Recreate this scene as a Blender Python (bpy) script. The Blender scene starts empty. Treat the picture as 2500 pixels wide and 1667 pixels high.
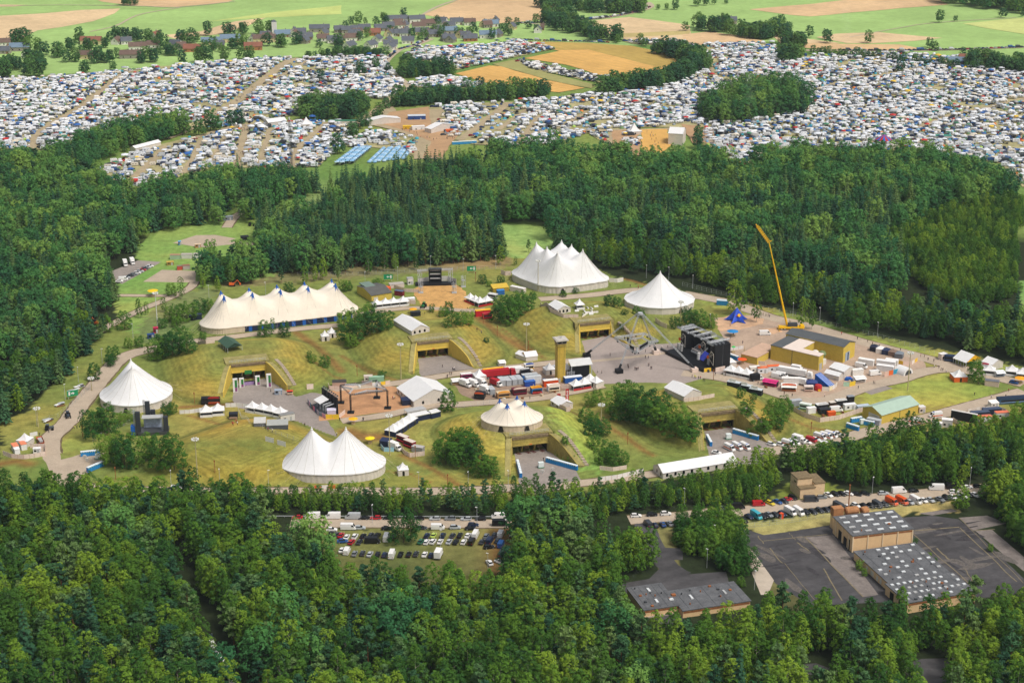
import bpy,math,random
import numpy as np
from mathutils import Vector,Matrix
R=random.Random(11)
NR=np.random.RandomState(5)
rad=math.radians
C=bpy.context.scene.collection
SC=bpy.context.scene
FPX,PITCH,CAMH=4167.0,rad(19.5),286.0
cd=bpy.data.cameras.new('camera')
cd.sensor_width=36.0
cd.lens=FPX/2500.0*36.0
cd.clip_start,cd.clip_end=1.0,40000.0
cam=bpy.data.objects.new('camera',cd)
cam.location=(0,0,CAMH)
cam.rotation_euler=(rad(90)-PITCH,0,0)
C.objects.link(cam)
SC.camera=cam
SC.view_settings.view_transform='Standard'
SC.view_settings.look='None'
SC.view_settings.exposure=0
SC.render.resolution_x,SC.render.resolution_y=1024,682
cy=SC.cycles
cy.max_bounces=5
cy.diffuse_bounces=2
cy.glossy_bounces=2
cy.transparent_max_bounces=8
cy.use_denoising=True
try:
 cy.denoiser='OPENIMAGEDENOISE';cy.denoising_input_passes='RGB_ALBEDO_NORMAL';cy.denoising_prefilter='ACCURATE'
except Exception:pass
cy.sample_clamp_indirect=4.0
SUN_EL,SUN_AZ=58,128
w=bpy.data.worlds.new('World')
SC.world=w
w.use_nodes=True
nt=w.node_tree
sky=nt.nodes.new('ShaderNodeTexSky')
sky.sky_type='NISHITA'
sky.sun_disc=False
sky.sun_elevation=rad(SUN_EL)
sky.sun_rotation=rad(SUN_AZ)
sky.air_density,sky.dust_density,sky.ozone_density=1.3,5.0,0.5
hs=nt.nodes.new('ShaderNodeHueSaturation')
hs.inputs['Saturation'].default_value=0.55
nt.links.new(sky.outputs[0],hs.inputs['Color'])
bg=nt.nodes['Background']
bg.inputs['Strength'].default_value=0.112
nt.links.new(hs.outputs[0],bg.inputs[0])
ld=bpy.data.lights.new('sun','SUN')
ld.energy=2.25
ld.angle=rad(18)
ld.color=(1.0,0.97,0.93)
sun=bpy.data.objects.new('sun',ld)
_d=Vector((math.sin(rad(SUN_AZ))*math.cos(rad(SUN_EL)),math.cos(rad(SUN_AZ))*math.cos(rad(SUN_EL)),math.sin(rad(SUN_EL))))
sun.rotation_euler=_d.to_track_quat('Z','Y').to_euler()
sun.location=(0,600,400)
C.objects.link(sun)
TO={'o':(0,0,2500/2352.),'s':(0,0,1.)}
for _r in range(3):
 for _c in range(3):
  TO['ABCDEFGHI'[_r*3+_c]]=([0,833,1666][_c],[0,556,1111][_r],1/2.82)
def pix(t,x,y):
 a,b,s=TO[t]
 return a+x*s,b+y*s
def ray(px,py):
 u,v=(px-1250)/FPX,(py-833.5)/FPX
 return Vector((u,math.cos(PITCH)-v*math.sin(PITCH),-math.sin(PITCH)-v*math.cos(PITCH)))
def P(t,x,y,z=0.0):
 d=ray(*pix(t,x,y))
 k=(z-CAMH)/d.z
 return Vector((d.x*k,d.y*k,z))
def PP(t,pts,z=0.0):
 return[P(t,x,y,z)for x,y in pts]
def proj(x,y,z=0.0):
 """world -> photograph px"""
 dy,dz=y,z-CAMH
 f=dy*math.cos(PITCH)-dz*math.sin(PITCH)
 v=-dy*math.sin(PITCH)-dz*math.cos(PITCH)
 return 1250+FPX*x/f,833.5+FPX*v/f
def inpoly(x,y,poly):
 x=np.asarray(x,float);y=np.asarray(y,float)
 r=np.zeros(x.shape,bool)
 n=len(poly)
 j=n-1
 for i in range(n):
  xi,yi=poly[i][0],poly[i][1]
  xj,yj=poly[j][0],poly[j][1]
  c=(yi>y)!=(yj>y)
  if yi!=yj:
   r^=c&(x<(xj-xi)*(y-yi)/(yj-yi)+xi)
  j=i
 return r
def segdist(x,y,pts):
 d=np.full(np.shape(x),1e9)
 for a,b in zip(pts,pts[1:]):
  ax,ay,bx,by=a[0],a[1],b[0],b[1]
  dx,dy=bx-ax,by-ay
  t=np.clip(((x-ax)*dx+(y-ay)*dy)/max(dx*dx+dy*dy,1e-9),0,1)
  d=np.minimum(d,np.hypot(x-ax-t*dx,y-ay-t*dy))
 return d
def lin(c):
 c=c/255.0
 return c/12.92 if c<=0.04045 else((c+0.055)/1.055)**2.4
def rgb(h,k=0.95):
 if not isinstance(h,str):
  return tuple(h)
 return tuple(lin(int(h[i:i+2],16))*k for i in(0,2,4))
MATS={}
def mat(name,col='808080',rough=0.8,noise=0.16,scale=0.4,metal=0.0,vcol=None,objcol=False,stripes=None,spec=0.3,noise2=0.0,scale2=4.0,rnd=0.0):
 """base colour x fractal noise of the world position"""
 if name in MATS:
  return MATS[name]
 m=bpy.data.materials.new(name)
 m.use_nodes=True
 n,l=m.node_tree.nodes,m.node_tree.links
 b=n['Principled BSDF']
 b.inputs['Roughness'].default_value=rough
 b.inputs['Metallic'].default_value=metal
 b.inputs['Specular IOR Level'].default_value=spec
 if vcol:
  a=n.new('ShaderNodeVertexColor');a.layer_name=vcol;base=a.outputs['Color']
 elif objcol:
  a=n.new('ShaderNodeObjectInfo');base=a.outputs['Color']
 else:
  a=n.new('ShaderNodeRGB');a.outputs[0].default_value=(*rgb(col),1);base=a.outputs[0]
 geo=n.new('ShaderNodeNewGeometry')
 pos=geo.outputs['Position']
 def mul(base,fac_out,amp):
  mr=n.new('ShaderNodeMapRange')
  mr.inputs['From Min'].default_value=0.25;mr.inputs['From Max'].default_value=0.75
  mr.inputs['To Min'].default_value=1-amp;mr.inputs['To Max'].default_value=1+amp
  l.new(fac_out,mr.inputs['Value'])
  vm=n.new('ShaderNodeVectorMath');vm.operation='SCALE'
  l.new(base,vm.inputs[0]);l.new(mr.outputs[0],vm.inputs['Scale'])
  return vm.outputs[0]
 for amp,s in((noise,scale),(noise2,scale2)):
  if amp:
   t=n.new('ShaderNodeTexNoise')
   t.inputs['Scale'].default_value=s;t.inputs['Detail'].default_value=5;t.inputs['Roughness'].default_value=0.65
   l.new(pos,t.inputs['Vector'])
   base=mul(base,t.outputs['Fac'],amp)
 if rnd:
  o=n.new('ShaderNodeObjectInfo')
  mr=n.new('ShaderNodeMapRange');mr.inputs['To Min'].default_value=0.25;mr.inputs['To Max'].default_value=0.75
  l.new(o.outputs['Random'],mr.inputs['Value'])
  base=mul(base,mr.outputs[0],rnd)
 if stripes:
  ang,sc,amp,dist=stripes
  mp=n.new('ShaderNodeMapping');mp.inputs['Rotation'].default_value[2]=ang
  l.new(pos,mp.inputs['Vector'])
  wv=n.new('ShaderNodeTexWave');wv.inputs['Scale'].default_value=sc;wv.inputs['Distortion'].default_value=dist
  wv.inputs['Detail'].default_value=2;wv.inputs['Detail Scale'].default_value=0.6
  l.new(mp.outputs[0],wv.inputs['Vector'])
  base=mul(base,wv.outputs['Fac'],amp)
 l.new(base,b.inputs['Base Color'])
 MATS[name]=m
 return m
def leaf_mat(name,c1,c2,c3):
 """foliage: colour by the tree's own random number and a broad noise over the wood"""
 m=bpy.data.materials.new(name);m.use_nodes=True
 n,l=m.node_tree.nodes,m.node_tree.links
 b=n['Principled BSDF'];b.inputs['Roughness'].default_value=0.65;b.inputs['Specular IOR Level'].default_value=0.1
 o=n.new('ShaderNodeObjectInfo');geo=n.new('ShaderNodeNewGeometry')
 t=n.new('ShaderNodeTexNoise');t.inputs['Scale'].default_value=0.03;t.inputs['Detail'].default_value=3
 l.new(geo.outputs['Position'],t.inputs['Vector'])
 ad=n.new('ShaderNodeMath');ad.operation='MULTIPLY_ADD';ad.inputs[1].default_value=0.8
 l.new(o.outputs['Random'],ad.inputs[0])
 sb=n.new('ShaderNodeMath');sb.operation='MULTIPLY_ADD';sb.inputs[1].default_value=1.2;sb.inputs[2].default_value=-0.5
 l.new(t.outputs['Fac'],sb.inputs[0]);l.new(sb.outputs[0],ad.inputs[2])
 r=n.new('ShaderNodeValToRGB');e=r.color_ramp.elements
 e[0].position=0.1;e[0].color=(*c1,1);e[1].position=0.95;e[1].color=(*c3,1)
 k=e.new(0.5);k.color=(*c2,1)
 l.new(ad.outputs[0],r.inputs[0])
 t2=n.new('ShaderNodeTexNoise');t2.inputs['Scale'].default_value=0.7;t2.inputs['Detail'].default_value=2
 l.new(geo.outputs['Position'],t2.inputs['Vector'])
 mr=n.new('ShaderNodeMapRange');mr.inputs['From Min'].default_value=0.3;mr.inputs['From Max'].default_value=0.7
 mr.inputs['To Min'].default_value=0.82;mr.inputs['To Max'].default_value=1.18
 l.new(t2.outputs['Fac'],mr.inputs['Value'])
 vm=n.new('ShaderNodeVectorMath');vm.operation='SCALE'
 l.new(r.outputs[0],vm.inputs[0]);l.new(mr.outputs[0],vm.inputs['Scale'])
 l.new(vm.outputs[0],b.inputs['Base Color'])
 tr=n.new('ShaderNodeBsdfTranslucent');l.new(vm.outputs[0],tr.inputs['Color'])
 mx=n.new('ShaderNodeMixShader');mx.inputs[0].default_value=0.25
 l.new(b.outputs[0],mx.inputs[1]);l.new(tr.outputs[0],mx.inputs[2])
 l.new(mx.outputs[0],n['Material Output'].inputs['Surface'])
 MATS[name]=m
 return m
def haze_box():
 mb=MB();mb.box(0,2000,-60,9000,5200,385)
 m=bpy.data.materials.new('haze');m.use_nodes=True
 n,l=m.node_tree.nodes,m.node_tree.links
 n.remove(n['Principled BSDF'])
 v=n.new('ShaderNodeVolumeScatter');v.inputs['Color'].default_value=(.80,.90,1.0,1);v.inputs['Density'].default_value=0.00004;v.inputs['Anisotropy'].default_value=0.1
 l.new(v.outputs[0],n['Material Output'].inputs['Volume'])
 o=mb.obj('haze',m);o['kind']='stuff'
 tag(o,'thin pale haze in the air over the far fields','haze')
class MB:
 def __init__(s):
  s.v,s.f,s.m=[],[],[]
 def poly(s,pts,m=0):
  i=len(s.v);s.v+=[tuple(p)for p in pts];s.f.append(tuple(range(i,i+len(pts))));s.m.append(m);return s
 def prism(s,pts,z0,z1,m=0,mtop=None,bottom=False):
  """pts: plan outline, counter-clockwise; z0/z1 numbers or lists"""
  n=len(pts);i=len(s.v)
  a=z0 if hasattr(z0,'__len__')else[z0]*n
  b=z1 if hasattr(z1,'__len__')else[z1]*n
  s.v+=[(p[0],p[1],a[k])for k,p in enumerate(pts)]+[(p[0],p[1],b[k])for k,p in enumerate(pts)]
  for k in range(n):
   j=(k+1)%n
   s.f.append((i+k,i+j,i+n+j,i+n+k));s.m.append(m)
  s.f.append(tuple(range(i+n,i+2*n)));s.m.append(m if mtop is None else mtop)
  if bottom:
   s.f.append(tuple(range(i+n-1,i-1,-1)));s.m.append(m)
  return s
 def box(s,cx,cy,z,sx,sy,sz,m=0,rz=0,mtop=None,bottom=True):
  c,q=math.cos(rz),math.sin(rz)
  pts=[(cx+c*x-q*y,cy+q*x+c*y)for x,y in((-sx/2,-sy/2),(sx/2,-sy/2),(sx/2,sy/2),(-sx/2,sy/2))]
  return s.prism(pts,z,z+sz,m,mtop,bottom)
 def bar(s,a,b,r=0.1,m=0,n=4,r2=None):
  a,b=Vector(a),Vector(b)
  d=b-a
  if d.length<1e-6:return s
  d.normalize()
  u=d.orthogonal().normalized();w_=d.cross(u)
  i=len(s.v);r2=r if r2 is None else r2
  for p,rr in((a,r),(b,r2)):
   for k in range(n):
    t=2*math.pi*(k+0.5)/n
    s.v.append(tuple(p+(u*math.cos(t)+w_*math.sin(t))*rr))
  for k in range(n):
   j=(k+1)%n
   s.f.append((i+k,i+j,i+n+j,i+n+k));s.m.append(m)
  s.f.append(tuple(range(i+n,i+2*n)));s.m.append(m)
  s.f.append(tuple(range(i+n-1,i-1,-1)));s.m.append(m)
  return s
 def loft(s,rings,m=0,cap=True,closed=True):
  """rings: equal-length point loops"""
  n=len(rings[0]);i=len(s.v)
  for r in rings:s.v+=[tuple(p)for p in r]
  for k in range(len(rings)-1):
   for q in range(n if closed else n-1):
    j=(q+1)%n
    s.f.append((i+k*n+q,i+k*n+j,i+(k+1)*n+j,i+(k+1)*n+q));s.m.append(m)
  if cap and closed:
   s.f.append(tuple(range(i+(len(rings)-1)*n,i+len(rings)*n)));s.m.append(m)
  return s
 def truss(s,a,b,w_=0.6,r=0.07,m=0,seg=None):
  a,b=Vector(a),Vector(b);d=(b-a);L=d.length;d.normalize()
  u=d.orthogonal().normalized();q=d.cross(u)
  cs=[(u+q)*w_/2,(u-q)*w_/2,(-u-q)*w_/2,(-u+q)*w_/2]
  for c in cs:s.bar(a+c,b+c,r,m,3)
  k=seg or max(2,int(L/(w_*1.6)))
  for i in range(k):
   for e in range(4):
    s.bar(a+cs[e]+d*(L*i/k),a+cs[(e+1)%4]+d*(L*(i+1)/k),r*0.7,m,3)
  return s
 def mesh(s,name,mats):
  me=bpy.data.meshes.new(name)
  me.from_pydata(s.v,[],s.f)
  for m in mats:me.materials.append(m)
  if len(mats)>1:me.polygons.foreach_set('material_index',s.m)
  me.update()
  return me
 def obj(s,name,mats,parent=None,smooth=False):
  if not isinstance(mats,(list,tuple)):mats=[mats]
  me=s.mesh(name,mats)
  if smooth:me.polygons.foreach_set('use_smooth',[True]*len(me.polygons))
  o=bpy.data.objects.new(name,me);C.objects.link(o)
  if parent is not None:o.parent=parent
  return o
def np_mesh(name,v,quads,mats,tris=None):
 me=bpy.data.meshes.new(name)
 nv,nq=len(v),len(quads)
 me.vertices.add(nv);me.vertices.foreach_set('co',np.asarray(v,np.float32).ravel())
 me.loops.add(nq*4);me.polygons.add(nq)
 me.loops.foreach_set('vertex_index',np.asarray(quads,np.int32).ravel())
 me.polygons.foreach_set('loop_start',np.arange(0,nq*4,4,dtype=np.int32))
 me.polygons.foreach_set('loop_total',np.full(nq,4,np.int32))
 for m in mats:me.materials.append(m)
 me.update(calc_edges=True)
 return me
def tag(o,label,cat,group=None):
 o['label']=label;o['category']=cat
 if group:o['group']=group
 return o
def thing(name,label,cat,loc=(0,0,0),rz=0.0,group=None):
 o=bpy.data.objects.new(name,None)
 o.empty_display_size=0.5
 o.location=loc;o.rotation_euler=(0,0,rz)
 C.objects.link(o)
 return tag(o,label,cat,group)
def dup(root,loc=None,rz=None,label=None,group=None,scale=None):
 r=root.copy();C.objects.link(r)
 if loc is not None:r.location=loc
 if rz is not None:r.rotation_euler=(0,0,rz)
 if scale is not None:r.scale=scale
 if label:r['label']=label
 if group:r['group']=group
 for ch in root.children:
  c=ch.copy();C.objects.link(c);c.parent=r
  for g in ch.children:
   e=g.copy();C.objects.link(e);e.parent=c
 return r
def paint(root,col):
 for ch in[root]+list(root.children):
  ch.color=(*col,1)
def structure(name,mb,m,parent=None):
 o=mb.obj(name,m)
 o['kind']='structure'
 return o
def ang(a,b):
 return math.atan2(b[1]-a[1],b[0]-a[0])
ORD=['first','second','third','fourth','fifth','sixth','seventh','eighth','ninth','tenth','eleventh','twelfth','thirteenth','fourteenth','fifteenth','sixteenth','seventeenth','eighteenth','nineteenth','twentieth']+['twenty-'+x for x in 'first second third fourth fifth sixth seventh eighth ninth'.split()]+['thirtieth']+['thirty-'+x for x in 'first second third fourth fifth sixth seventh eighth ninth'.split()]
haze_box()
def bunk(p,deg,run=28.0,h=8.5,hw=12.0,dep=28.0,portal=True):
 return dict(o=p,a=rad(deg),run=run,h=h,hw=hw,dep=dep,portal=portal)
BUNK=[bunk(P('D',1714,1045),17,31),bunk(P('E',633,889),17,28),bunk(P('E',1745,758),17,27),bunk(P('D',1885,1405,7.0),137,27,7.0,13,30,portal=False),bunk(P('E',1300,1552),17,25),bunk(P('F',240,1388),17,24),]
ROADS={'ring':[('D',[(345,1560),(350,1450),(470,1330),(575,1190),(690,1050),(800,925),(900,870),(1030,835)],9),('D',[(1000,845),(1180,800),(1380,775),(1560,755),(1780,728),(2060,695),(2352,670)],6),('G',[(420,190),(700,225),(1050,240),(1500,243),(2000,243),(2352,243)],6),('H',[(0,243),(330,250),(840,245),(1180,225),(1300,240)],7),('H',[(1290,255),(1600,200),(1900,165),(2200,120)],6),('F',[(560,1545),(1000,1480),(1250,1410),(1480,1355),(1680,1310),(1850,1262),(2150,1180),(2352,1125)],8),('E',[(0,1330),(300,1290),(560,1236),(820,1215),(1300,1180),(1560,1135),(1800,1085)],6),('E',[(-60,1120),(0,1108),(380,1070),(760,1010),(960,985),(1400,935),(1690,905)],6),('E',[(80,600),(480,552),(880,570),(1000,560)],5),('E',[(1365,492),(1700,465),(2050,428),(2352,455)],7),('F',[(0,452),(300,510),(480,572),(620,620),(780,655),(950,700),(1250,790),(1700,905),(1900,965),(2352,1075)],9),('F',[(0,1000),(250,1030),(500,1090),(760,1170),(950,1192),(1100,1152),(1300,1085),(1500,1042),(1690,985),(1900,970)],8)],'parking':[('H',[(-350,470),(150,468),(1230,472)],7.5),('H',[(1980,445),(2290,424),(2600,388)],7.5),('I',[(250,402),(600,362),(1000,322),(1400,290),(1800,252),(2120,222)],8)],'forest':[('A',[(1560,1568),(1620,1490),(1720,1440)],6),('D',[(790,466),(1070,468),(1170,468)],4),('D',[(1340,370),(1300,420),(1130,500),(980,560),(780,660),(640,740)],5)],'yard':[('H',[(2085,470),(2110,540),(2170,660),(2260,770),(2352,830)],8)],}
RIB={k:[([P(t,*p)for p in pts],wd)for t,pts,wd in v]for k,v in ROADS.items()}
PLAZA={'apron1':('D',[(1602,1190),(1612,1075),(1835,1035),(2010,1118),(2230,1145),(2190,1230),(2320,1430),(2260,1490),(2060,1440),(1880,1370),(1990,1320),(1640,1240)]),'apron2':('E',[(537,1000),(530,900),(737,878),(905,962),(960,1000),(760,1030),(560,1040)]),'plaza':('E',[(1690,900),(1655,778),(1845,742),(1985,805),(2210,800),(2352,790),(2650,900),(2700,985),(2352,1075),(2130,1065),(1800,1075),(1720,960)]),'apron5':('H',[(1198,40),(1190,-15),(1405,-45),(1620,110),(1650,170),(1440,245),(1300,262),(1230,205)]),'apron6':('F',[(165,1480),(150,1400),(345,1370),(560,1470),(660,1520),(560,1568),(560,1640),(190,1620)]),'hall':('F',[(215,620),(520,595),(760,655),(950,705),(1300,812),(1660,920),(1690,985),(1500,1040),(1100,1145),(950,1185),(760,1160),(480,1080),(290,1010),(300,800),(250,700)]),'corner':('G',[(290,0),(330,-60),(400,-55),(420,30),(560,-10),(720,-15),(700,60),(560,150),(590,215),(440,215),(380,180)]),'foodlot':('E',[(760,1035),(1000,1000),(1400,950),(1540,1000),(1800,1060),(1780,1090),(1550,1130),(1300,1180),(960,1205),(830,1150)]),}
PLZ={k:PP(t,p)for k,(t,p)in PLAZA.items()}
APRON_OUT=[]
for b in BUNK:
 if b['portal']:
  c,s=math.cos(b['a']),math.sin(b['a'])
  APRON_OUT.append([(b['o'].x+c*x-s*y,b['o'].y+s*x+c*y)for x,y in((-9.2,8.6),(9.2,8.6),(9.6,0.3),(16,-20),(19,-33),(-19,-33),(-16,-20),(-9.6,0.3))])
def _ss(t):
 t=np.clip(t,0,1)
 return t*t*(3-2*t)
def contour(x,y):
 """(height, distance from the flat top) of the bunker mounds"""
 x=np.asarray(x,float);y=np.asarray(y,float)
 hh=np.zeros(x.shape);dd=np.full(x.shape,99.0)
 for b in BUNK:
  c,s=math.cos(b['a']),math.sin(b['a'])
  lx=c*(x-b['o'].x)+s*(y-b['o'].y)
  ly=-s*(x-b['o'].x)+c*(y-b['o'].y)
  ex=np.maximum(np.abs(lx)-b['hw'],0);ey=np.maximum(np.maximum(-ly,ly-b['dep']),0)
  d=np.hypot(ex,ey)
  u=np.clip(1-d/(b['run']*.92),0,1)
  h=b['h']*(.78*np.sin(u*math.pi/2)+.22*_ss(u))*(1-0.05*np.clip(np.abs(lx)/b['hw'],0,1))
  hh=np.where(h>hh,h,hh)
  dd=np.minimum(dd,d)
 return hh,dd
def height(x,y):
 x=np.asarray(x,float);y=np.asarray(y,float)
 sh=x.shape
 x=np.atleast_1d(x);y=np.atleast_1d(y)
 h,d=contour(x,y)
 on=h>0.01
 if on.any():
  xs,ys=x[on],y[on]
  k=np.ones(xs.shape)
  for pts,wd in RIB['ring']:
   k=np.minimum(k,_ss((segdist(xs,ys,pts)-wd/2)/7))
  for nm,pl in PLZ.items():
   pl2=list(pl)+[pl[0]]
   if nm.startswith('apron'):
    continue
   ds=np.where(inpoly(xs,ys,pl),0,segdist(xs,ys,pl2))
   k=np.minimum(k,_ss(ds/7))
  hv=h[on]*k
  for pl in APRON_OUT:
   hv=np.where(inpoly(xs,ys,pl),0,hv)
  h=h.copy();h[on]=hv
 return h.reshape(sh)
def hz(x,y):
 return float(height(np.array([x]),np.array([y]))[0])
def G(t,x,y):
 """the point of the terrain seen at this place of the photograph"""
 d=ray(*pix(t,x,y))
 ks=np.linspace((12-CAMH)/d.z,-CAMH/d.z,60)
 hs_=height(d.x*ks,d.y*ks)
 z=CAMH+d.z*ks
 i=int(np.argmax(z<=hs_+1e-4))if(z<=hs_+1e-4).any()else len(ks)-1
 k=ks[i]
 if 0<i<len(ks)-0:
  a,b=z[i-1]-hs_[i-1],z[i]-hs_[i]
  if a-b>1e-9:k=ks[i-1]+(ks[i]-ks[i-1])*a/(a-b)
 x,y=d.x*k,d.y*k
 return Vector((x,y,hz(x,y)))
gx=np.concatenate([[-12000,-6000,-3000,-1500,-800,-450],np.arange(-275,285,1.6),[330,450,800,1500,3000,6000,12000]])
gy=np.concatenate([[-3000,-500,200,400,520],np.arange(590,985,1.6),[1010,1060,1150,1300,1600,2200,3500,6000,12000,20000]])
X,Y=np.meshgrid(gx,gy)
Z=height(X,Y)
_,DD=contour(X,Y)
ncol,nrow=len(gx),len(gy)
base=np.empty(X.shape+(3,));base[:]=rgb('2c3520')
def fill(t,pts,h,soft=0.0):
 pl=PP(t,pts)
 m=inpoly(X+NR.normal(0,soft,X.shape),Y+NR.normal(0,soft*1.5,X.shape),pl)
 base[m]=rgb(h)
far=Y>1000
base[far]=rgb('6f8a45')
fill('o',[(0,1140),(0,960),(60,950),(150,850),(210,790),(270,740),(350,690),(450,645),(560,612),(760,600),(900,600),(1100,590),(1170,575),(1250,565),(1420,640),(1640,680),(1800,715),(2000,770),(2360,845),(2360,965),(1900,1012),(1750,1060),(1420,1120),(1250,1145)],'808745',1.0)
fill('o',[(460,650),(560,612),(760,600),(900,600),(1170,580),(1180,610),(1050,622),(900,632),(700,645),(560,660)],'847c52',1.5)
fill('o',[(1590,680),(1800,722),(2000,780),(2352,850),(2352,870),(2000,800),(1800,742),(1640,705)],'8d9a4c',1.0)
fill('F',[(1210,1150),(1450,1070),(1800,1000),(2050,1070),(2170,1140),(1900,1222),(1600,1225),(1280,1240)],'8e9c4a',1.0)
fill('o',[(190,1110),(330,1125),(640,1130),(1250,1130),(1250,1105),(900,1080),(500,1060)],'8c8a44',1.5)
fill('o',[(120,1030),(160,1000),(230,985),(220,1025),(140,1040)],'88964a',.7)
fill('o',[(950,1000),(1080,950),(1120,990),(1180,1010),(1170,1100),(1010,1080)],'86924a',2.0)
fill('o',[(1250,960),(1330,960),(1410,1080),(1330,1080)],'8ea452',2.0)
fill('D',[(790,470),(830,390),(960,300),(930,150),(1000,60),(1150,0),(1900,0),(1900,330),(1340,420),(1130,480),(1100,520),(1060,700),(930,740),(800,590)],'86a052',1.0)
fill('D',[(930,700),(1080,540),(1300,430),(1500,420),(1480,500),(1380,640),(1150,760),(1000,790)],'7a8450',2.0)
fill('A',[(1540,1568),(1850,1560),(2200,1350),(2352,1330),(2352,1420),(2050,1568)],'8f9c60',1.0)
fill('o',[(1100,505),(1200,500),(1275,515),(1290,560),(1230,595),(1150,590),(1110,545)],'88a85c',1.0)
fill('o',[(0,850),(60,830),(60,870),(0,885)],'7fa040',1.0)
fill('o',[(2330,500),(2400,500),(2400,720),(2345,700)],'7fa058',0.5)
fill('H',[(-200,490),(1230,490),(1140,860),(800,800),(500,740),(-80,700)],'827f48',1.0)
fill('I',[(400,470),(1020,390),(1400,350),(1850,315),(1900,390),(1600,400),(1020,480),(760,530),(560,550),(440,510)],'b0a065',0.6)
fill('I',[(600,320),(720,190),(1000,190),(1150,260),(900,310)],'8b8a40',1.0)
fill('I',[(780,1400),(1000,1370),(1090,1430),(1040,1500),(820,1480)],'8a9a3c',1.0)
fill('H',[(1870,860),(2100,820),(2180,740),(2120,640),(2150,500),(2270,500),(2352,640),(2352,780)],'8c8252',1.0)
fill('I',[(0,640),(200,700),(320,900),(200,880),(0,790)],'a49460',.8)
pn=np.zeros(X.shape)
for k in range(5):
 f=0.02*1.9**k
 pn+=np.sin(X*f+NR.rand()*9+1.7*np.sin(Y*f*0.8+NR.rand()*6))*np.sin(Y*f*1.1+NR.rand()*9+1.3*np.sin(X*f))/(1.5**k)
dry=np.clip(pn*0.6,-1,1)[...,None]
grassy=(base[...,1]>0.12)[...,None]
base=np.where(grassy,base*(1+np.where(dry>0,dry*np.array([0.55,0.14,0.16]),dry*np.array([0.30,0.10,0.18]))),base)
slope=np.clip(Z/8.5,0,1)[...,None]
base=np.where(grassy&(slope>0.06),base*(1+np.sin(np.clip(slope,0,1)*math.pi)*np.array([0.10,-0.07,-0.20])),base)
TRACK=[('E',[(930,610),(1000,660),(1080,730),(1200,800),(1290,850)],5),('D',[(2040,720),(2150,800),(2260,890),(2352,990)],5),('E',[(1840,1370),(1960,1440),(2080,1530),(2150,1568)],3),('H',[(420,0),(600,80),(740,160),(850,235)],3),('H',[(600,640),(760,650),(960,700),(1100,520),(1160,490)],7),('E',[(0,880),(200,1000),(380,1050)],2.5),('F',[(1940,355),(2060,390),(2100,400)],3),('E',[(1930,350),(2020,370),(2110,400)],3),('G',[(0,60),(120,40),(200,60)],8),('D',[(2120,930),(2250,1010),(2352,1040)],2),('E',[(560,720),(700,700),(860,720),(960,740)],1.6),('E',[(1400,900),(1330,850),(1200,760),(1100,690)],1.4),('E',[(1500,1240),(1620,1290),(1700,1330),(1800,1380)],2),('D',[(1300,1290),(1500,1350),(1650,1400)],1.5),('F',[(700,1300),(900,1380),(1060,1400),(1130,1400)],1.8),('H',[(620,190),(480,130),(330,110)],1.6),('E',[(40,1400),(160,1440),(260,1440)],8),('D',[(1680,1180),(1560,1215),(1250,1235)],3)]
for t,pts,wd in TRACK:
 d=segdist(X,Y,PP(t,pts))
 k=(np.clip(1.2-d/wd*1.6+pn*0.15,0,1)*0.85)[...,None]
 base=base*(1-k)+np.array(rgb('8a6238'))*k
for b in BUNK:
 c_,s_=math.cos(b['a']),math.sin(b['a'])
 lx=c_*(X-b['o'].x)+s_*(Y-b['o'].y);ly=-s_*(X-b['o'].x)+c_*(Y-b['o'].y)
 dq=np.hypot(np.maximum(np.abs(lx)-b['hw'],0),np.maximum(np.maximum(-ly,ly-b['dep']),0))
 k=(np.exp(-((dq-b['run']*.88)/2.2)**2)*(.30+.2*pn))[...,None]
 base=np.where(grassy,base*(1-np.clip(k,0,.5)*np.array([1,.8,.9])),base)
 k=(np.exp(-((dq-b['run']*.35)/6)**2)*.16*(1+pn))[...,None]
 base=np.where(grassy,base*(1+np.clip(k,0,.4)*np.array([1.0,.5,.1])),base)
base=np.clip(base,0.003,0.9)
idx=np.arange(nrow*ncol).reshape(nrow,ncol)
quads=np.stack([idx[:-1,:-1],idx[:-1,1:],idx[1:,1:],idx[1:,:-1]],-1).reshape(-1,4)
me=np_mesh('ground',np.stack([X,Y,Z],-1).reshape(-1,3),quads,[])
at=me.color_attributes.new('tint','FLOAT_COLOR','POINT')
at.data.foreach_set('color',np.concatenate([base.reshape(-1,3),np.ones((nrow*ncol,1))],1).astype(np.float32).ravel())
ct=me.attributes.new('contour','FLOAT','POINT')
ct.data.foreach_set('value',np.minimum(DD,45).astype(np.float32).ravel())
me.polygons.foreach_set('use_smooth',[True]*len(me.polygons))
gm=mat('grass',vcol='tint',noise=0.38,scale=0.22,noise2=0.25,scale2=1.6,rough=0.95,spec=0.1)
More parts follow.
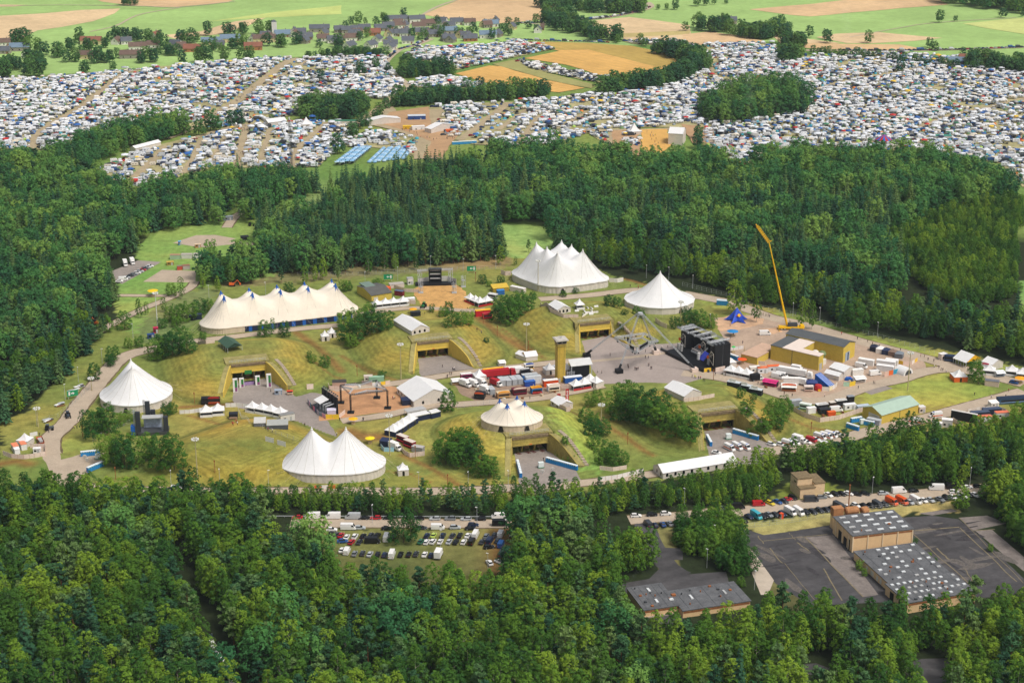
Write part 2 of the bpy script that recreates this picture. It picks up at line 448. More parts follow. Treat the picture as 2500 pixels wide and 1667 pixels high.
def _contour_stripes(m):
 n,l=m.node_tree.nodes,m.node_tree.links
 b=n['Principled BSDF'];src=b.inputs['Base Color'].links[0].from_socket
 a=n.new('ShaderNodeAttribute');a.attribute_name='contour'
 g=n.new('ShaderNodeNewGeometry')
 t=n.new('ShaderNodeTexNoise');t.inputs['Scale'].default_value=0.35;t.inputs['Detail'].default_value=4
 l.new(g.outputs['Position'],t.inputs['Vector'])
 ma=n.new('ShaderNodeMath');ma.operation='MULTIPLY_ADD';ma.inputs[1].default_value=4.0
 l.new(t.outputs['Fac'],ma.inputs[0]);l.new(a.outputs['Fac'],ma.inputs[2])
 fr=n.new('ShaderNodeMath');fr.operation='MULTIPLY';fr.inputs[1].default_value=2*math.pi/2.6
 l.new(ma.outputs[0],fr.inputs[0])
 sn=n.new('ShaderNodeMath');sn.operation='SINE';l.new(fr.outputs[0],sn.inputs[0])
 mr=n.new('ShaderNodeMapRange');mr.inputs['From Min'].default_value=22;mr.inputs['From Max'].default_value=40
 mr.inputs['To Min'].default_value=0.13;mr.inputs['To Max'].default_value=0.0
 l.new(a.outputs['Fac'],mr.inputs['Value'])
 k=n.new('ShaderNodeMath');k.operation='MULTIPLY_ADD';k.inputs[2].default_value=1.0
 l.new(sn.outputs[0],k.inputs[0]);l.new(mr.outputs[0],k.inputs[1])
 vm=n.new('ShaderNodeVectorMath');vm.operation='SCALE'
 l.new(src,vm.inputs[0]);l.new(k.outputs[0],vm.inputs['Scale']);l.new(vm.outputs[0],b.inputs['Base Color'])
_contour_stripes(gm)
me.materials.append(gm)
go=bpy.data.objects.new('ground',me);C.objects.link(go);go['kind']='structure'
def ribbon(name,pts,wd,m,z=0.05):
 pts=[Vector((p[0],p[1],0))for p in pts]
 q=[pts[0]]+pts+[pts[-1]]
 line=[]
 for i in range(1,len(q)-2):
  a,b,c,d=q[i-1],q[i],q[i+1],q[i+2]
  n=max(2,int((c-b).length/3))
  for k in range(n):
   t=k/n
   line.append(0.5*(2*b+(c-a)*t+(2*a-5*b+4*c-d)*t*t+(3*b-a-3*c+d)*t**3))
 line.append(pts[-1])
 mb=MB();rows=[]
 for i,p in enumerate(line):
  d=(line[min(i+1,len(line)-1)]-line[max(i-1,0)]).normalized()
  nrm=Vector((-d.y,d.x,0))
  row=[]
  for k in(-1,-0.5,0,0.5,1):
   e=p+nrm*(wd/2*k*(1+(R.uniform(-0.06,0.06)if abs(k)==1 else 0)))
   row.append((e.x,e.y,hz(e.x,e.y)+z+0.02*(1-abs(k))))
  rows.append(row)
 mb.loft(rows,0,cap=False,closed=False)
 mb.f=[tuple(reversed(f))for f in mb.f]if(Vector(rows[0][4])-Vector(rows[0][0])).cross(Vector(rows[1][0])-Vector(rows[0][0])).z<0 else mb.f
 return structure(name,mb,m)
def sheet(name,poly_,m,z,jit=0.0,step=0):
 pts=[Vector((p[0],p[1],0))for p in poly_]
 if step:
  out=[]
  for a,b in zip(pts,pts[1:]+pts[:1]):
   n=max(1,int((b-a).length/step))
   for k in range(n):
    p=a.lerp(b,k/n)
    out.append(p+Vector((R.uniform(-jit,jit),R.uniform(-jit,jit),0))if k else p)
  pts=out
 area=sum(a.x*b.y-b.x*a.y for a,b in zip(pts,pts[1:]+pts[:1]))
 if area<0:pts.reverse()
 mb=MB();mb.poly([(p.x,p.y,z)for p in pts])
 return structure(name,mb,m)
m_road=mat('road_tan','b5a48f',noise=0.14,scale=0.15,noise2=0.12,scale2=1.2,rough=0.9)
m_apron=mat('apron_grey','948a82',noise=0.2,scale=0.1,noise2=0.14,scale2=0.8,rough=0.9)
m_plaza=mat('plaza','a2958d',noise=0.12,scale=0.08,noise2=0.1,scale2=0.6,rough=0.9)
m_dark=mat('old_asphalt','4b494a',noise=.4,scale=0.06,noise2=0.22,scale2=0.5,rough=0.9,stripes=(1.0,0.05,0.07,9.0))
m_dirt=mat('dirt','a97f52',noise=0.25,scale=0.12,noise2=0.2,scale2=0.9,rough=0.95)
m_conc=mat('concrete','a99a88',noise=0.25,scale=0.25,noise2=0.15,scale2=1.5,rough=0.9)
m_edge=mat('road_edge','6b5c42',noise=0.35,scale=0.4,noise2=0.25,scale2=1.5,rough=.95)
i=0
for k,v in RIB.items():
 for pts,wd in v:
  i+=1
  if k!='yard':ribbon('road_edge',pts,wd+1.5,m_edge,z=0.018+0.003*(i%5))
  ribbon('road',pts,wd,m_dark if k=='yard' else m_road,z=0.05+0.006*(i%9))
sheet('pavement',PLZ['apron1'],m_apron,0.030,0.4,4)
sheet('pavement',PLZ['apron2'],m_apron,0.026,0.2,4)
sheet('pavement',PLZ['plaza'],m_plaza,0.034,0.3,4)
sheet('pavement',PLZ['apron5'],m_apron,0.030,0.3,4)
sheet('pavement',PLZ['apron6'],m_apron,0.030,0.3,4)
sheet('pavement',PLZ['hall'],mat('hall_yard','b29a85',noise=0.2,scale=0.1,noise2=0.15,scale2=0.8),0.038,0.5,4)
sheet('pavement',PLZ['corner'],m_road,0.024,0.4,4)
sheet('pavement',PLZ['foodlot'],mat('trodden','98806c',noise=0.3,scale=0.12,noise2=0.2,scale2=0.8),0.020,0.6,4)
sheet('straw_floor',PP('E',[(505,470),(500,420),(560,396),(790,392),(860,440),(900,520),(880,560),(640,575),(540,520)]),mat('straw','c79a5c',noise=0.35,scale=0.25,noise2=0.3,scale2=1.5),0.04,0.8,3)
sheet('dance_floor',PP('E',[(-130,1120),(0,1125),(210,1075),(400,1100),(520,1215),(440,1245),(0,1310),(-150,1330),(-130,1220)]),mat('sandy','bf8f66',noise=0.22,scale=0.2,noise2=0.15,scale2=1.2),0.042,0.5,3)
sheet('sandy_corner',PP('F',[(215,640),(330,600),(560,625),(560,660),(400,700),(260,715)]),mat('sand','cba583',noise=0.3,scale=0.2),0.045,0.7,2)
sheet('sandy_corner',PP('F',[(520,700),(680,680),(690,720),(560,740)]),MATS['sand'],0.046,0.7,2)
sheet('gravel_pad',PP('D',[(1190,105),(1350,52),(1480,50),(1625,75),(1570,95),(1775,98),(1770,120),(1560,118),(1420,136),(1340,130)]),m_road,0.03)
sheet('gravel_pad',PP('D',[(985,372),(1115,290),(1350,298),(1345,378)]),m_road,0.03)
sheet('car_park',PP('D',[(755,305),(950,225),(1110,236),(1010,295),(840,388),(790,360)]),m_apron,0.03)
sheet('gravel_pad',PP('F',[(1255,1130),(1390,1085),(1450,1105),(1300,1150)]),m_apron,0.03)
sheet('yard',PP('I',[(375,470),(440,510),(560,548),(740,525),(1015,480),(1520,428),(1720,415),(1900,440),(2010,520),(2352,850),(2352,950),(1900,1000),(1400,1010),(880,1035),(640,880),(420,610)]),m_dark,0.03)
sheet('yard',PP('H',[(1880,890),(2120,850),(2230,740),(2352,820),(2650,800),(2680,920),(2352,960),(2352,1200),(2200,1160),(1930,960)]),m_dark,0.032)
sheet('yard',PP('H',[(2225,635),(2352,640),(2352,720),(2290,720)]),m_dark,0.034)
sheet('pavement',PP('I',[(400,620),(470,640),(630,860),(590,960),(540,960)]),mat('pale_slab','bcae9c',noise=0.2,scale=0.2),0.06)
sheet('pavement',PP('I',[(845,565),(1040,550),(1350,960),(1245,975)]),mat('worn_slab','7e756f',noise=0.35,scale=0.25,noise2=0.2,scale2=1.2),0.06)
sheet('pavement',PP('I',[(1900,430),(2100,415),(2230,470),(2000,518)]),MATS['worn_slab'],0.062)
sheet('pavement',PP('I',[(2010,515),(2130,512),(2352,700),(2352,800)]),MATS['worn_slab'],0.064)
sheet('pavement',PP('I',[(1625,400),(1850,368),(1900,385),(1720,415)]),MATS['worn_slab'],0.066)
sheet('yard',PP('I',[(1525,1440),(1650,1400),(1840,1395),(1850,1600),(1580,1600)]),m_dark,0.03)
sheet('yard',PP('I',[(800,1440),(920,1430),(1080,1490),(960,1520),(820,1500)]),m_dark,0.031)
m_weed=mat('seam_weed','80745a',noise=0.4,scale=0.8)
for a,b in(((735,535),(780,585)),((560,590),(1000,545)),((790,600),(870,660)),((600,640),(690,745)),((845,565),(1245,975)),((700,740),(940,1030)),((970,780),(1100,1000)),((520,555),(560,610)),((1905,430),(2350,880)),((1910,500),(2300,870)),((1590,540),(1990,900)),((1600,520),(1900,495)),((2010,520),(2150,510)),((1750,640),(1840,720)),((1940,780),(2010,880))):
 pts=[P('I',*a).lerp(P('I',*b),t)for t in np.linspace(0,1,7)]
 ribbon('seam',[p+Vector((R.uniform(-.3,.3),0,0))for p in pts],R.uniform(0.2,0.6),m_weed,z=0.09)
m_scuff=mat('scuff','635d58',noise=.4,scale=.5,noise2=.3,scale2=2);m_damp=mat('damp','3e3b3d',noise=.4,scale=.4,noise2=.3,scale2=1.6)
for k in range(46):
 x,y=(R.uniform(470,1150),R.uniform(560,960))if k%2 else(R.uniform(1620,2250),R.uniform(470,860))
 if k%2 and(x-480)*.78+560<y-120:continue
 a=P('I',x,y);L_,w_=R.uniform(2,9),R.uniform(.5,2.4);q=rad(-58)+R.uniform(-.25,.25)if R.random()<.6 else rad(20)
 pts=[]
 for j in range(10):
  t_=j*2*math.pi/10;rr=R.uniform(.7,1.15);u_,v_=L_*rr*math.cos(t_),w_*rr*math.sin(t_)
  pts.append((a.x+math.cos(q)*u_-math.sin(q)*v_,a.y+math.sin(q)*u_+math.cos(q)*v_))
 sheet('asphalt_patch',pts,m_scuff if R.random()<.55 else m_damp,.072+.0006*k)
ribbon('walkway',PP('E',[(1720,920),(1960,895),(2240,862),(2352,850)]),3.0,m_road,z=0.07)
_fz=[0]
def field(t,pts,col,z,st=None,nm='field'):
 _fz[0]+=0.007;z+=_fz[0]
 key=nm+col+(str(st)if st else '')
 m=mat(key,col,noise=0.22,scale=0.012,noise2=0.14,scale2=0.12,rough=0.95,spec=0.05,stripes=st)
 return sheet(nm,PP(t,pts),m,z,1.2,25)
GR,GR2,TAN,TAN2,ORA='9cba70','92b068','d6bb92','d2b288','d4a862'
field('o',[(-900,190),(-900,-60),(3300,-60),(3300,190),(2352,165),(2050,125),(1790,95),(1640,105),(1280,105),(920,120),(660,133),(130,172)],GR,0.10)
field('A',[(-300,130),(0,112),(300,95),(560,72),(830,62),(790,95),(640,150),(420,190),(260,212),(90,300),(-300,330)],TAN,0.2,(0.5,0.05,0.06,1.0))
field('A',[(600,-30),(1700,-30),(1560,20),(1200,52),(930,45),(700,15)],TAN2,0.2)
field('A',[(-200,30),(200,38),(100,48),(-200,52)],TAN,0.2)
field('A',[(0,105),(840,55),(1100,60),(600,80),(250,95)],GR2,0.15)
field('A',[(1440,150),(1900,85),(2352,40),(2352,100),(1750,128)],'bcc877',0.18)
field('A',[(1130,245),(1380,220),(1620,150),(1830,125),(1700,185),(1500,240),(1200,270)],TAN,0.2)
field('B',[(560,105),(840,-10),(1400,0),(1480,20),(1440,70),(1470,130),(1100,165),(800,140)],TAN2,0.2)
field('B',[(1640,155),(1980,120),(2180,145),(2400,175),(2400,290),(1960,275),(1860,240)],TAN,0.22)
field('B',[(1860,235),(2400,215),(2400,240),(1930,262)],'bfae74',0.26)
field('B',[(1260,405),(1500,355),(1310,290),(1700,300),(2000,320),(2230,370),(2310,420),(2260,460),(2060,530),(1860,545),(1550,450)],ORA,0.3,(0.9,0.05,0.06,1.0))
field('B',[(1310,290),(1700,300),(2000,320),(2230,370),(2310,430),(2190,470),(1700,345),(1500,350)],'b59a55',0.36,(0.9,0.05,0.05,1.0))
field('B',[(785,510),(1020,455),(1100,460),(1420,555),(1680,610),(1500,640),(1060,590)],ORA,0.3,(0.9,0.05,0.05,1.0))
field('B',[(1040,445),(1190,415),(1330,480),(1760,590),(1720,612),(1430,555)],'9d9a62',0.32)
field('C',[(460,68),(900,30),(1140,0),(1300,-40),(1750,-10),(1830,35),(1500,60),(880,117),(760,108)],TAN2,0.2)
field('C',[(920,260),(1060,235),(1350,225),(1790,265),(1600,285),(1300,302),(1130,300)],TAN,0.2)
field('C',[(760,290),(900,275),(1080,305),(1500,310),(1680,345),(1250,350),(850,335)],'d2b184',0.21)
field('C',[(0,240),(180,222),(400,250),(560,285),(500,300),(100,315),(0,320)],TAN2,0.22)
field('C',[(1930,165),(2352,125),(2500,120),(2500,245),(2352,238),(2100,200)],'bfc67c',0.2)
field('C',[(620,250),(700,240),(880,275),(1100,300),(900,300),(700,330)],TAN,0.23)
field('B',[(560,320),(900,290),(1130,275),(1300,290),(900,305)],'9fc268',0.2)
m_lane=mat('lane','b7a98f',noise=0.1)
for t,pts,wd in(('A',[(0,45),(420,38),(940,45),(1240,52),(1620,12)],2.5),('A',[(620,222),(800,180),(960,105),(1240,55)],3),('B',[(420,200),(640,60),(840,-10)],4),('B',[(1640,142),(1780,130),(1900,112),(2050,80),(2130,50),(2110,20)],8),('B',[(300,480),(310,420),(400,345),(520,310),(620,270)],8),('B',[(330,500),(400,540),(465,600),(450,640),(340,700),(200,790),(60,870)],6),('C',[(850,350),(1400,352),(1900,345),(2352,328)],7),('C',[(1150,260),(1500,195),(1750,160),(2300,125)],2),('B',[(1200,160),(1450,175)],4)):
 ribbon('lane',PP(t,pts),wd,m_lane,z=0.42)
CAMP={'left field':('A',[(-150,540),(200,545),(560,520),(830,490),(1200,455),(1600,425),(1900,400),(2060,410),(2352,390),(2640,380),(2680,460),(2760,560),(2790,640),(2640,690),(2420,660),(2080,690),(2060,780),(1900,830),(1700,870),(1530,880),(1200,880),(1000,880),(640,960),(300,1035),(-150,1025)]),'field by the mast':('A',[(660,1170),(900,1070),(1100,1000),(1350,940),(1640,880),(1850,850),(2100,830),(2352,850),(2460,900),(2290,1060),(2200,1150),(2050,1160),(1700,1160),(1500,1150),(1280,1210),(1000,1290),(850,1300),(740,1220)]),'middle field':('B',[(70,960),(200,900),(420,930),(620,960),(600,760),(600,740),(900,715),(1200,705),(1640,665),(2000,630),(2352,565),(2420,640),(2440,850),(2352,880),(2060,880),(2060,1010),(1850,1005),(1700,920),(1500,990),(1200,1010),(920,1000),(750,960),(560,1040),(480,1080),(430,1040),(0,1010)]),'right field':('C',[(150,310),(500,295),(640,310),(660,440),(830,390),(1100,380),(1500,365),(1900,400),(1980,440),(2100,480),(2500,500),(2500,1310),(2340,1290),(2200,1130),(1950,1090),(1500,1040),(1000,1020),(600,1030),(420,1150),(340,1130),(300,1040),(160,1010),(150,880),(-60,850),(-60,590),(190,440)]),'upper field':('B',[(420,390),(520,330),(1000,315),(1200,280),(1480,340),(1260,385),(800,485),(700,440),(480,410)]),'lower middle field':('B',[(475,580),(550,545),(750,530),(1010,590),(950,610),(500,605)]),'car row':('B',[(1190,420),(1250,415),(1840,540),(1800,575),(1660,555),(1320,480)]),'roadside rows':('B',[(1930,285),(2300,280),(2420,300),(2420,325),(2000,305)]),}
CAMPW={k:PP(t,p)for k,(t,p)in CAMP.items()}
m_camp=mat('camp_grass','a59d70',noise=0.35,scale=0.05,noise2=0.3,scale2=0.4,rough=0.95)
for i,(k,pl)in enumerate(CAMPW.items()):
 sheet('camp_meadow',pl,m_camp,0.46+0.01*i,2,20)
CPATH=[('A',[(960,490),(840,520),(560,740),(400,830),(270,920),(215,1030)],9),('A',[(2060,405),(1960,440),(1760,600),(1600,720),(1480,790)],12),('A',[(2120,420),(1800,610)],6),('A',[(1480,790),(1300,900),(1150,960)],7),('A',[(1250,980),(1350,950),(1600,880),(1850,850)],7),('A',[(1140,1010),(1040,1120),(850,1290)],8),('A',[(1390,960),(1330,1090),(1260,1200)],6),('A',[(1560,940),(1450,1120)],6),('A',[(1700,860),(1630,1150)],9),('A',[(1860,890),(1790,1130)],6),('A',[(2250,850),(2050,1030),(2000,1160)],7),('B',[(1160,710),(820,970)],9),('B',[(1280,760),(1080,900)],5),('B',[(1360,800),(1220,1000)],5),('B',[(60,900),(330,700),(460,620)],10),('B',[(250,860),(420,900),(620,970),(760,970)],16),('B',[(620,970),(600,1100)],30),('B',[(1240,930),(1600,900),(1900,905),(2352,890)],10),('B',[(1900,900),(1880,1030)],14),('C',[(190,440),(220,520),(360,580)],6),('C',[(860,640),(1100,570),(1440,510),(1650,470)],7),('C',[(2400,670),(2100,745),(1880,790),(1600,890)],7),('C',[(100,900),(700,870)],6),('C',[(1000,990),(1350,990)],8),('B',[(640,760),(560,900)],22),('B',[(300,740),(400,870)],18),('B',[(1700,770),(1480,900)],4),('C',[(2352,940),(1900,935)],4),('C',[(300,600),(600,560),(900,470)],3),('C',[(1300,700),(1700,610),(2100,520)],3)]
CPW=[(PP(t,p),wd*(.72 if wd>5 else .9))for t,p,wd in CPATH]
m_path=mat('camp_path','ab9a7a',noise=0.2,scale=0.08,noise2=0.15,scale2=0.5)
for i,(pts,wd)in enumerate(CPW):
 ribbon('path',pts,wd,m_path,z=0.6+0.01*(i%7))
sheet('dirt_square',PP('B',[(2065,900),(2240,895),(2280,1000),(2200,1060),(2070,1040)]),mat('yellow_sand','d6a658',noise=.12,scale=0.2),0.72,0.8,6)
sheet('dirt_square',PP('B',[(1860,905),(2060,900),(2060,1040),(2200,1060),(2180,1090),(1870,1060)]),mat('path_dirt','b4906a',noise=0.2,scale=0.1),0.70,0.8,6)
sheet('dirt_square',PP('B',[(330,780),(600,740),(620,860),(840,900),(760,985),(700,1090),(560,1090),(620,980),(420,900),(280,860)]),MATS['path_dirt'],0.69,0.8,6)
sheet('dirt_square',PP('C',[(-10,860),(150,880),(300,950),(200,1010),(80,1000)]),MATS['path_dirt'],0.69,0.8,6)
def W(*pts):
 return[P(*p)for p in pts]
def quads_from(cen,nor,size,aspect=1.0):
 n=len(cen)
 nor=nor/(np.linalg.norm(nor,axis=1,keepdims=True)+1e-9)
 ref=np.where(np.abs(nor[:,2:3])>0.9,np.array([[1.,0,0]]),np.array([[0,0,1.]]))
 u=np.cross(nor,ref);u/=np.linalg.norm(u,axis=1,keepdims=True)
 v=np.cross(nor,u)
 t=NR.rand(n,1)*6.283
 a=u*np.cos(t)+v*np.sin(t);b=-u*np.sin(t)+v*np.cos(t)
 s=size.reshape(-1,1)/2
 a=a*s;b=b*s*aspect
 q=np.stack([cen-a-b*.7,cen+a*.8-b,cen+a*.9+b,cen-a*.7+b*.8],1).reshape(-1,3)
 return q,np.arange(4*n).reshape(n,4)
def sph(n):
 v=NR.normal(0,1,(n,3));return v/np.linalg.norm(v,axis=1,keepdims=True)
def crown_broad(hgt,rad_,low,nclump,per,clump_r,leaf,droop=0.0,top=0.55,ragged=0.25,cone=False):
 """broad-leaved crown: clumps of small leaf faces on limbs through an uneven egg-shaped volume"""
 cs,ns,sz=[],[],[]
 ph=NR.rand(4)*6.283
 for k in range(nclump):
  t=(k+NR.rand())/nclump
  z=low+(hgt-low)*t
  prof=math.sin(math.pi*min(1,(t*(1-top*.55)+top*.28))**0.9)**0.75
  if cone:prof=min(1.0,(t+.14)/.36)**.7*(1-max(0.0,t-.38)/.62)**.46*.92+.08
  a=k*2.39996+NR.rand()*0.9
  rr=rad_*prof*(1+ragged*math.sin(2*a+ph[0]+3*t)+ragged*0.7*math.sin(3*a+ph[1]))*(0.55+0.45*NR.rand()**0.5)
  c=np.array([rr*math.cos(a),rr*math.sin(a),z])
  r=clump_r*(0.65+0.7*NR.rand())*(0.75+0.35*prof)
  n=int(per*(0.7+0.6*NR.rand()))
  d=sph(n);d[:,2]=np.where(d[:,2]<-0.35,-d[:,2],d[:,2])
  p=c+d*r*np.array([1,1,0.78])*(0.6+0.45*NR.rand(n,1))
  if droop:p[:,2]-=droop*(np.linalg.norm(p[:,:2],axis=1)/rad_)**2
  out=p-np.array([0,0,low+(hgt-low)*0.35]);out/=np.linalg.norm(out,axis=1,keepdims=True)
  cs.append(p);ns.append(d*0.8+out*0.5+sph(n)*0.45+np.array([0,0,0.25]));sz.append(leaf*(0.6+0.8*NR.rand(n)))
 return quads_from(np.concatenate(cs),np.concatenate(ns),np.concatenate(sz),0.8)
def crown_spruce(hgt,rad_,low,tiers,per,leaf):
 cs,ns,sz=[],[],[]
 for k in range(tiers):
  t=(k+0.2)/tiers
  z=low+(hgt-low)*t
  R_=rad_*(1-t)**0.85*(0.85+0.3*NR.rand())+0.15
  nb=max(4,int(9*(1-t)+3))
  for j in range(nb):
   a=j*6.283/nb+NR.rand()*0.8
   L=R_*(0.75+0.4*NR.rand())
   n=max(3,int(per*L/rad_+2))
   u=NR.rand(n)**0.7
   p=np.stack([np.cos(a)*L*u,np.sin(a)*L*u,z-0.30*L*u**1.5+0.1*L],1)
   side=np.array([-math.sin(a),math.cos(a),0])*(NR.rand(n,1)-0.5)*0.9*(L*(1.05-u[:,None])*0.5+0.25)
   p=p+side+NR.normal(0,0.1,(n,3))
   nn=np.array([math.cos(a)*0.55,math.sin(a)*0.55,0.8])+sph(n)*0.4
   cs.append(p);ns.append(nn);sz.append(leaf*(0.6+0.7*NR.rand(n))*(0.55+0.6*(1-t)))
 return quads_from(np.concatenate(cs),np.concatenate(ns),np.concatenate(sz),0.6)
def crown_pine(hgt,rad_,low,nb,per,leaf):
 cs,ns,sz=[],[],[]
 for k in range(nb):
  t=(k+NR.rand()*.8)/nb
  z=low+(hgt-low)*t
  prof=(1-t)**0.6*0.9+0.12
  a=k*2.39996+NR.rand()
  L=rad_*prof*(0.5+0.65*NR.rand())
  for u in(0.45,0.8,1.05):
   c=np.array([math.cos(a)*L*u,math.sin(a)*L*u,z+L*u*0.35])
   n=int(per*(0.6+0.6*NR.rand()))
   d=sph(n);d[:,2]=np.abs(d[:,2])*0.8
   p=c+d*(0.55+0.3*u)*(0.5+0.6*NR.rand(n,1))
   cs.append(p);ns.append(np.cross(d,sph(n))+d*0.5+np.array([0,0,0.5]));sz.append(leaf*(0.6+0.8*NR.rand(n)))
 return quads_from(np.concatenate(cs),np.concatenate(ns),np.concatenate(sz),0.45)
def trunk_mesh(name,h,r,m,lean=0.0,limbs=5,lz=0.45,span=1.6):
 mb=MB();top=Vector((lean,lean*.4,h))
 mid=Vector((lean*.3,0,h*0.45))
 mb.bar((0,0,-0.4),mid,r*1.15,0,6,r*0.75);mb.bar(mid,top,r*0.75,0,5,r*0.15)
 for k in range(limbs):
  a=k*2.4+R.random();z=h*(lz+(0.9-lz)*k/max(1,limbs))
  p=mid.lerp(top,(z-mid.z)/(h-mid.z))if z>mid.z else Vector((0,0,z))
  L=span*(1.1-0.6*k/limbs)
  mb.bar(p,p+Vector((math.cos(a)*L,math.sin(a)*L,L*0.7)),r*0.4,0,4,r*0.1)
 return mb.mesh(name,[m])
bark=mat('bark','5a4a3a',noise=0.3,scale=1.5)
birch_bark=mat('birch_bark','b9b0a0',noise=0.35,scale=2.0)
pine_bark=mat('pine_bark','8a5c40',noise=0.3,scale=1.5)
LF={'birch':leaf_mat('birch_leaves',(0.035,0.108,0.019),(0.089,0.198,0.021),(0.229,0.348,0.030)),'pine':leaf_mat('pine_needles',(0.031,0.101,0.049),(0.070,0.175,0.068),(0.185,0.285,0.081)),'spruce':leaf_mat('spruce_needles',(0.022,0.087,0.049),(0.054,0.148,0.062),(0.163,0.251,0.067)),'oak':leaf_mat('oak_leaves',(0.034,0.138,0.050),(0.077,0.222,0.053),(0.221,0.365,0.069)),'lime':leaf_mat('lime_leaves',(0.028,0.102,0.048),(0.058,0.160,0.047),(0.139,0.257,0.052)),'maple':leaf_mat('maple_leaves',(0.030,0.107,0.021),(0.070,0.178,0.021),(0.163,0.283,0.031)),}
PROTO={k:[]for k in LF}
for k in range(9):
 v=k/8
 PROTO['birch'].append(crown_broad(12.5+1.5*NR.rand(),2.6+0.6*v,2.0,46,30,0.92,0.42,droop=0.5,top=0.5,ragged=0.24,cone=v<.75))
for k in range(6):
 PROTO['pine'].append(crown_pine(12+NR.rand(),3.0+0.4*NR.rand(),3.0,18,20,0.75))
for k in range(6):
 PROTO['spruce'].append(crown_spruce(18+NR.rand()*3,3.2+0.7*NR.rand(),2.0,16,12,1.05))
for k in range(6):
 PROTO['oak'].append(crown_broad(15+NR.rand(),4.3+0.6*NR.rand(),3.0,48,32,1.5,0.66,top=0.8,ragged=0.3))
for k in range(6):
 PROTO['lime'].append(crown_broad(12+NR.rand(),4.2+0.5*NR.rand(),1.6,36,22,1.7,0.95,top=0.7,ragged=0.24))
for k in range(7):
 PROTO['maple'].append(crown_broad(9+NR.rand(),3.6+0.4*NR.rand(),0.7,50,62,1.15,0.36,top=0.85,ragged=0.26))
TRK={'birch':trunk_mesh('trunk',11.0,0.14,birch_bark,0.3),'pine':trunk_mesh('trunk',11.5,0.18,pine_bark,0.2),'spruce':trunk_mesh('trunk',19.5,0.22,bark,0,0),'oak':trunk_mesh('trunk',12.5,0.32,bark,0.2,7,0.3,3.4),'lime':trunk_mesh('trunk',10.5,0.25,bark,0.1,6,0.3,2.6),'maple':trunk_mesh('trunk',7.5,0.16,bark,0.1,6,0.25,2.2)}
CRM={k:[np_mesh('crown',v,q,[LF[k]])for v,q in PROTO[k]]for k in PROTO}
KIND={'birch':'birch tree','pine':'pine tree','spruce':'spruce tree','oak':'oak tree','lime':'lime tree','maple':'maple tree'}
def tree(kind,x,y,z,s,sz,label,group=None,var=None,rz=None):
 t=thing(kind+'_tree',label,'tree',(x,y,z-0.1),R.random()*6.28 if rz is None else rz,group)
 t.scale=(s,s,sz)
 for nm,me in(('trunk',TRK[kind]),('crown',R.choice(CRM[kind])if var is None else CRM[kind][var])):
  o=bpy.data.objects.new(nm,me);C.objects.link(o);o.parent=t
 return t
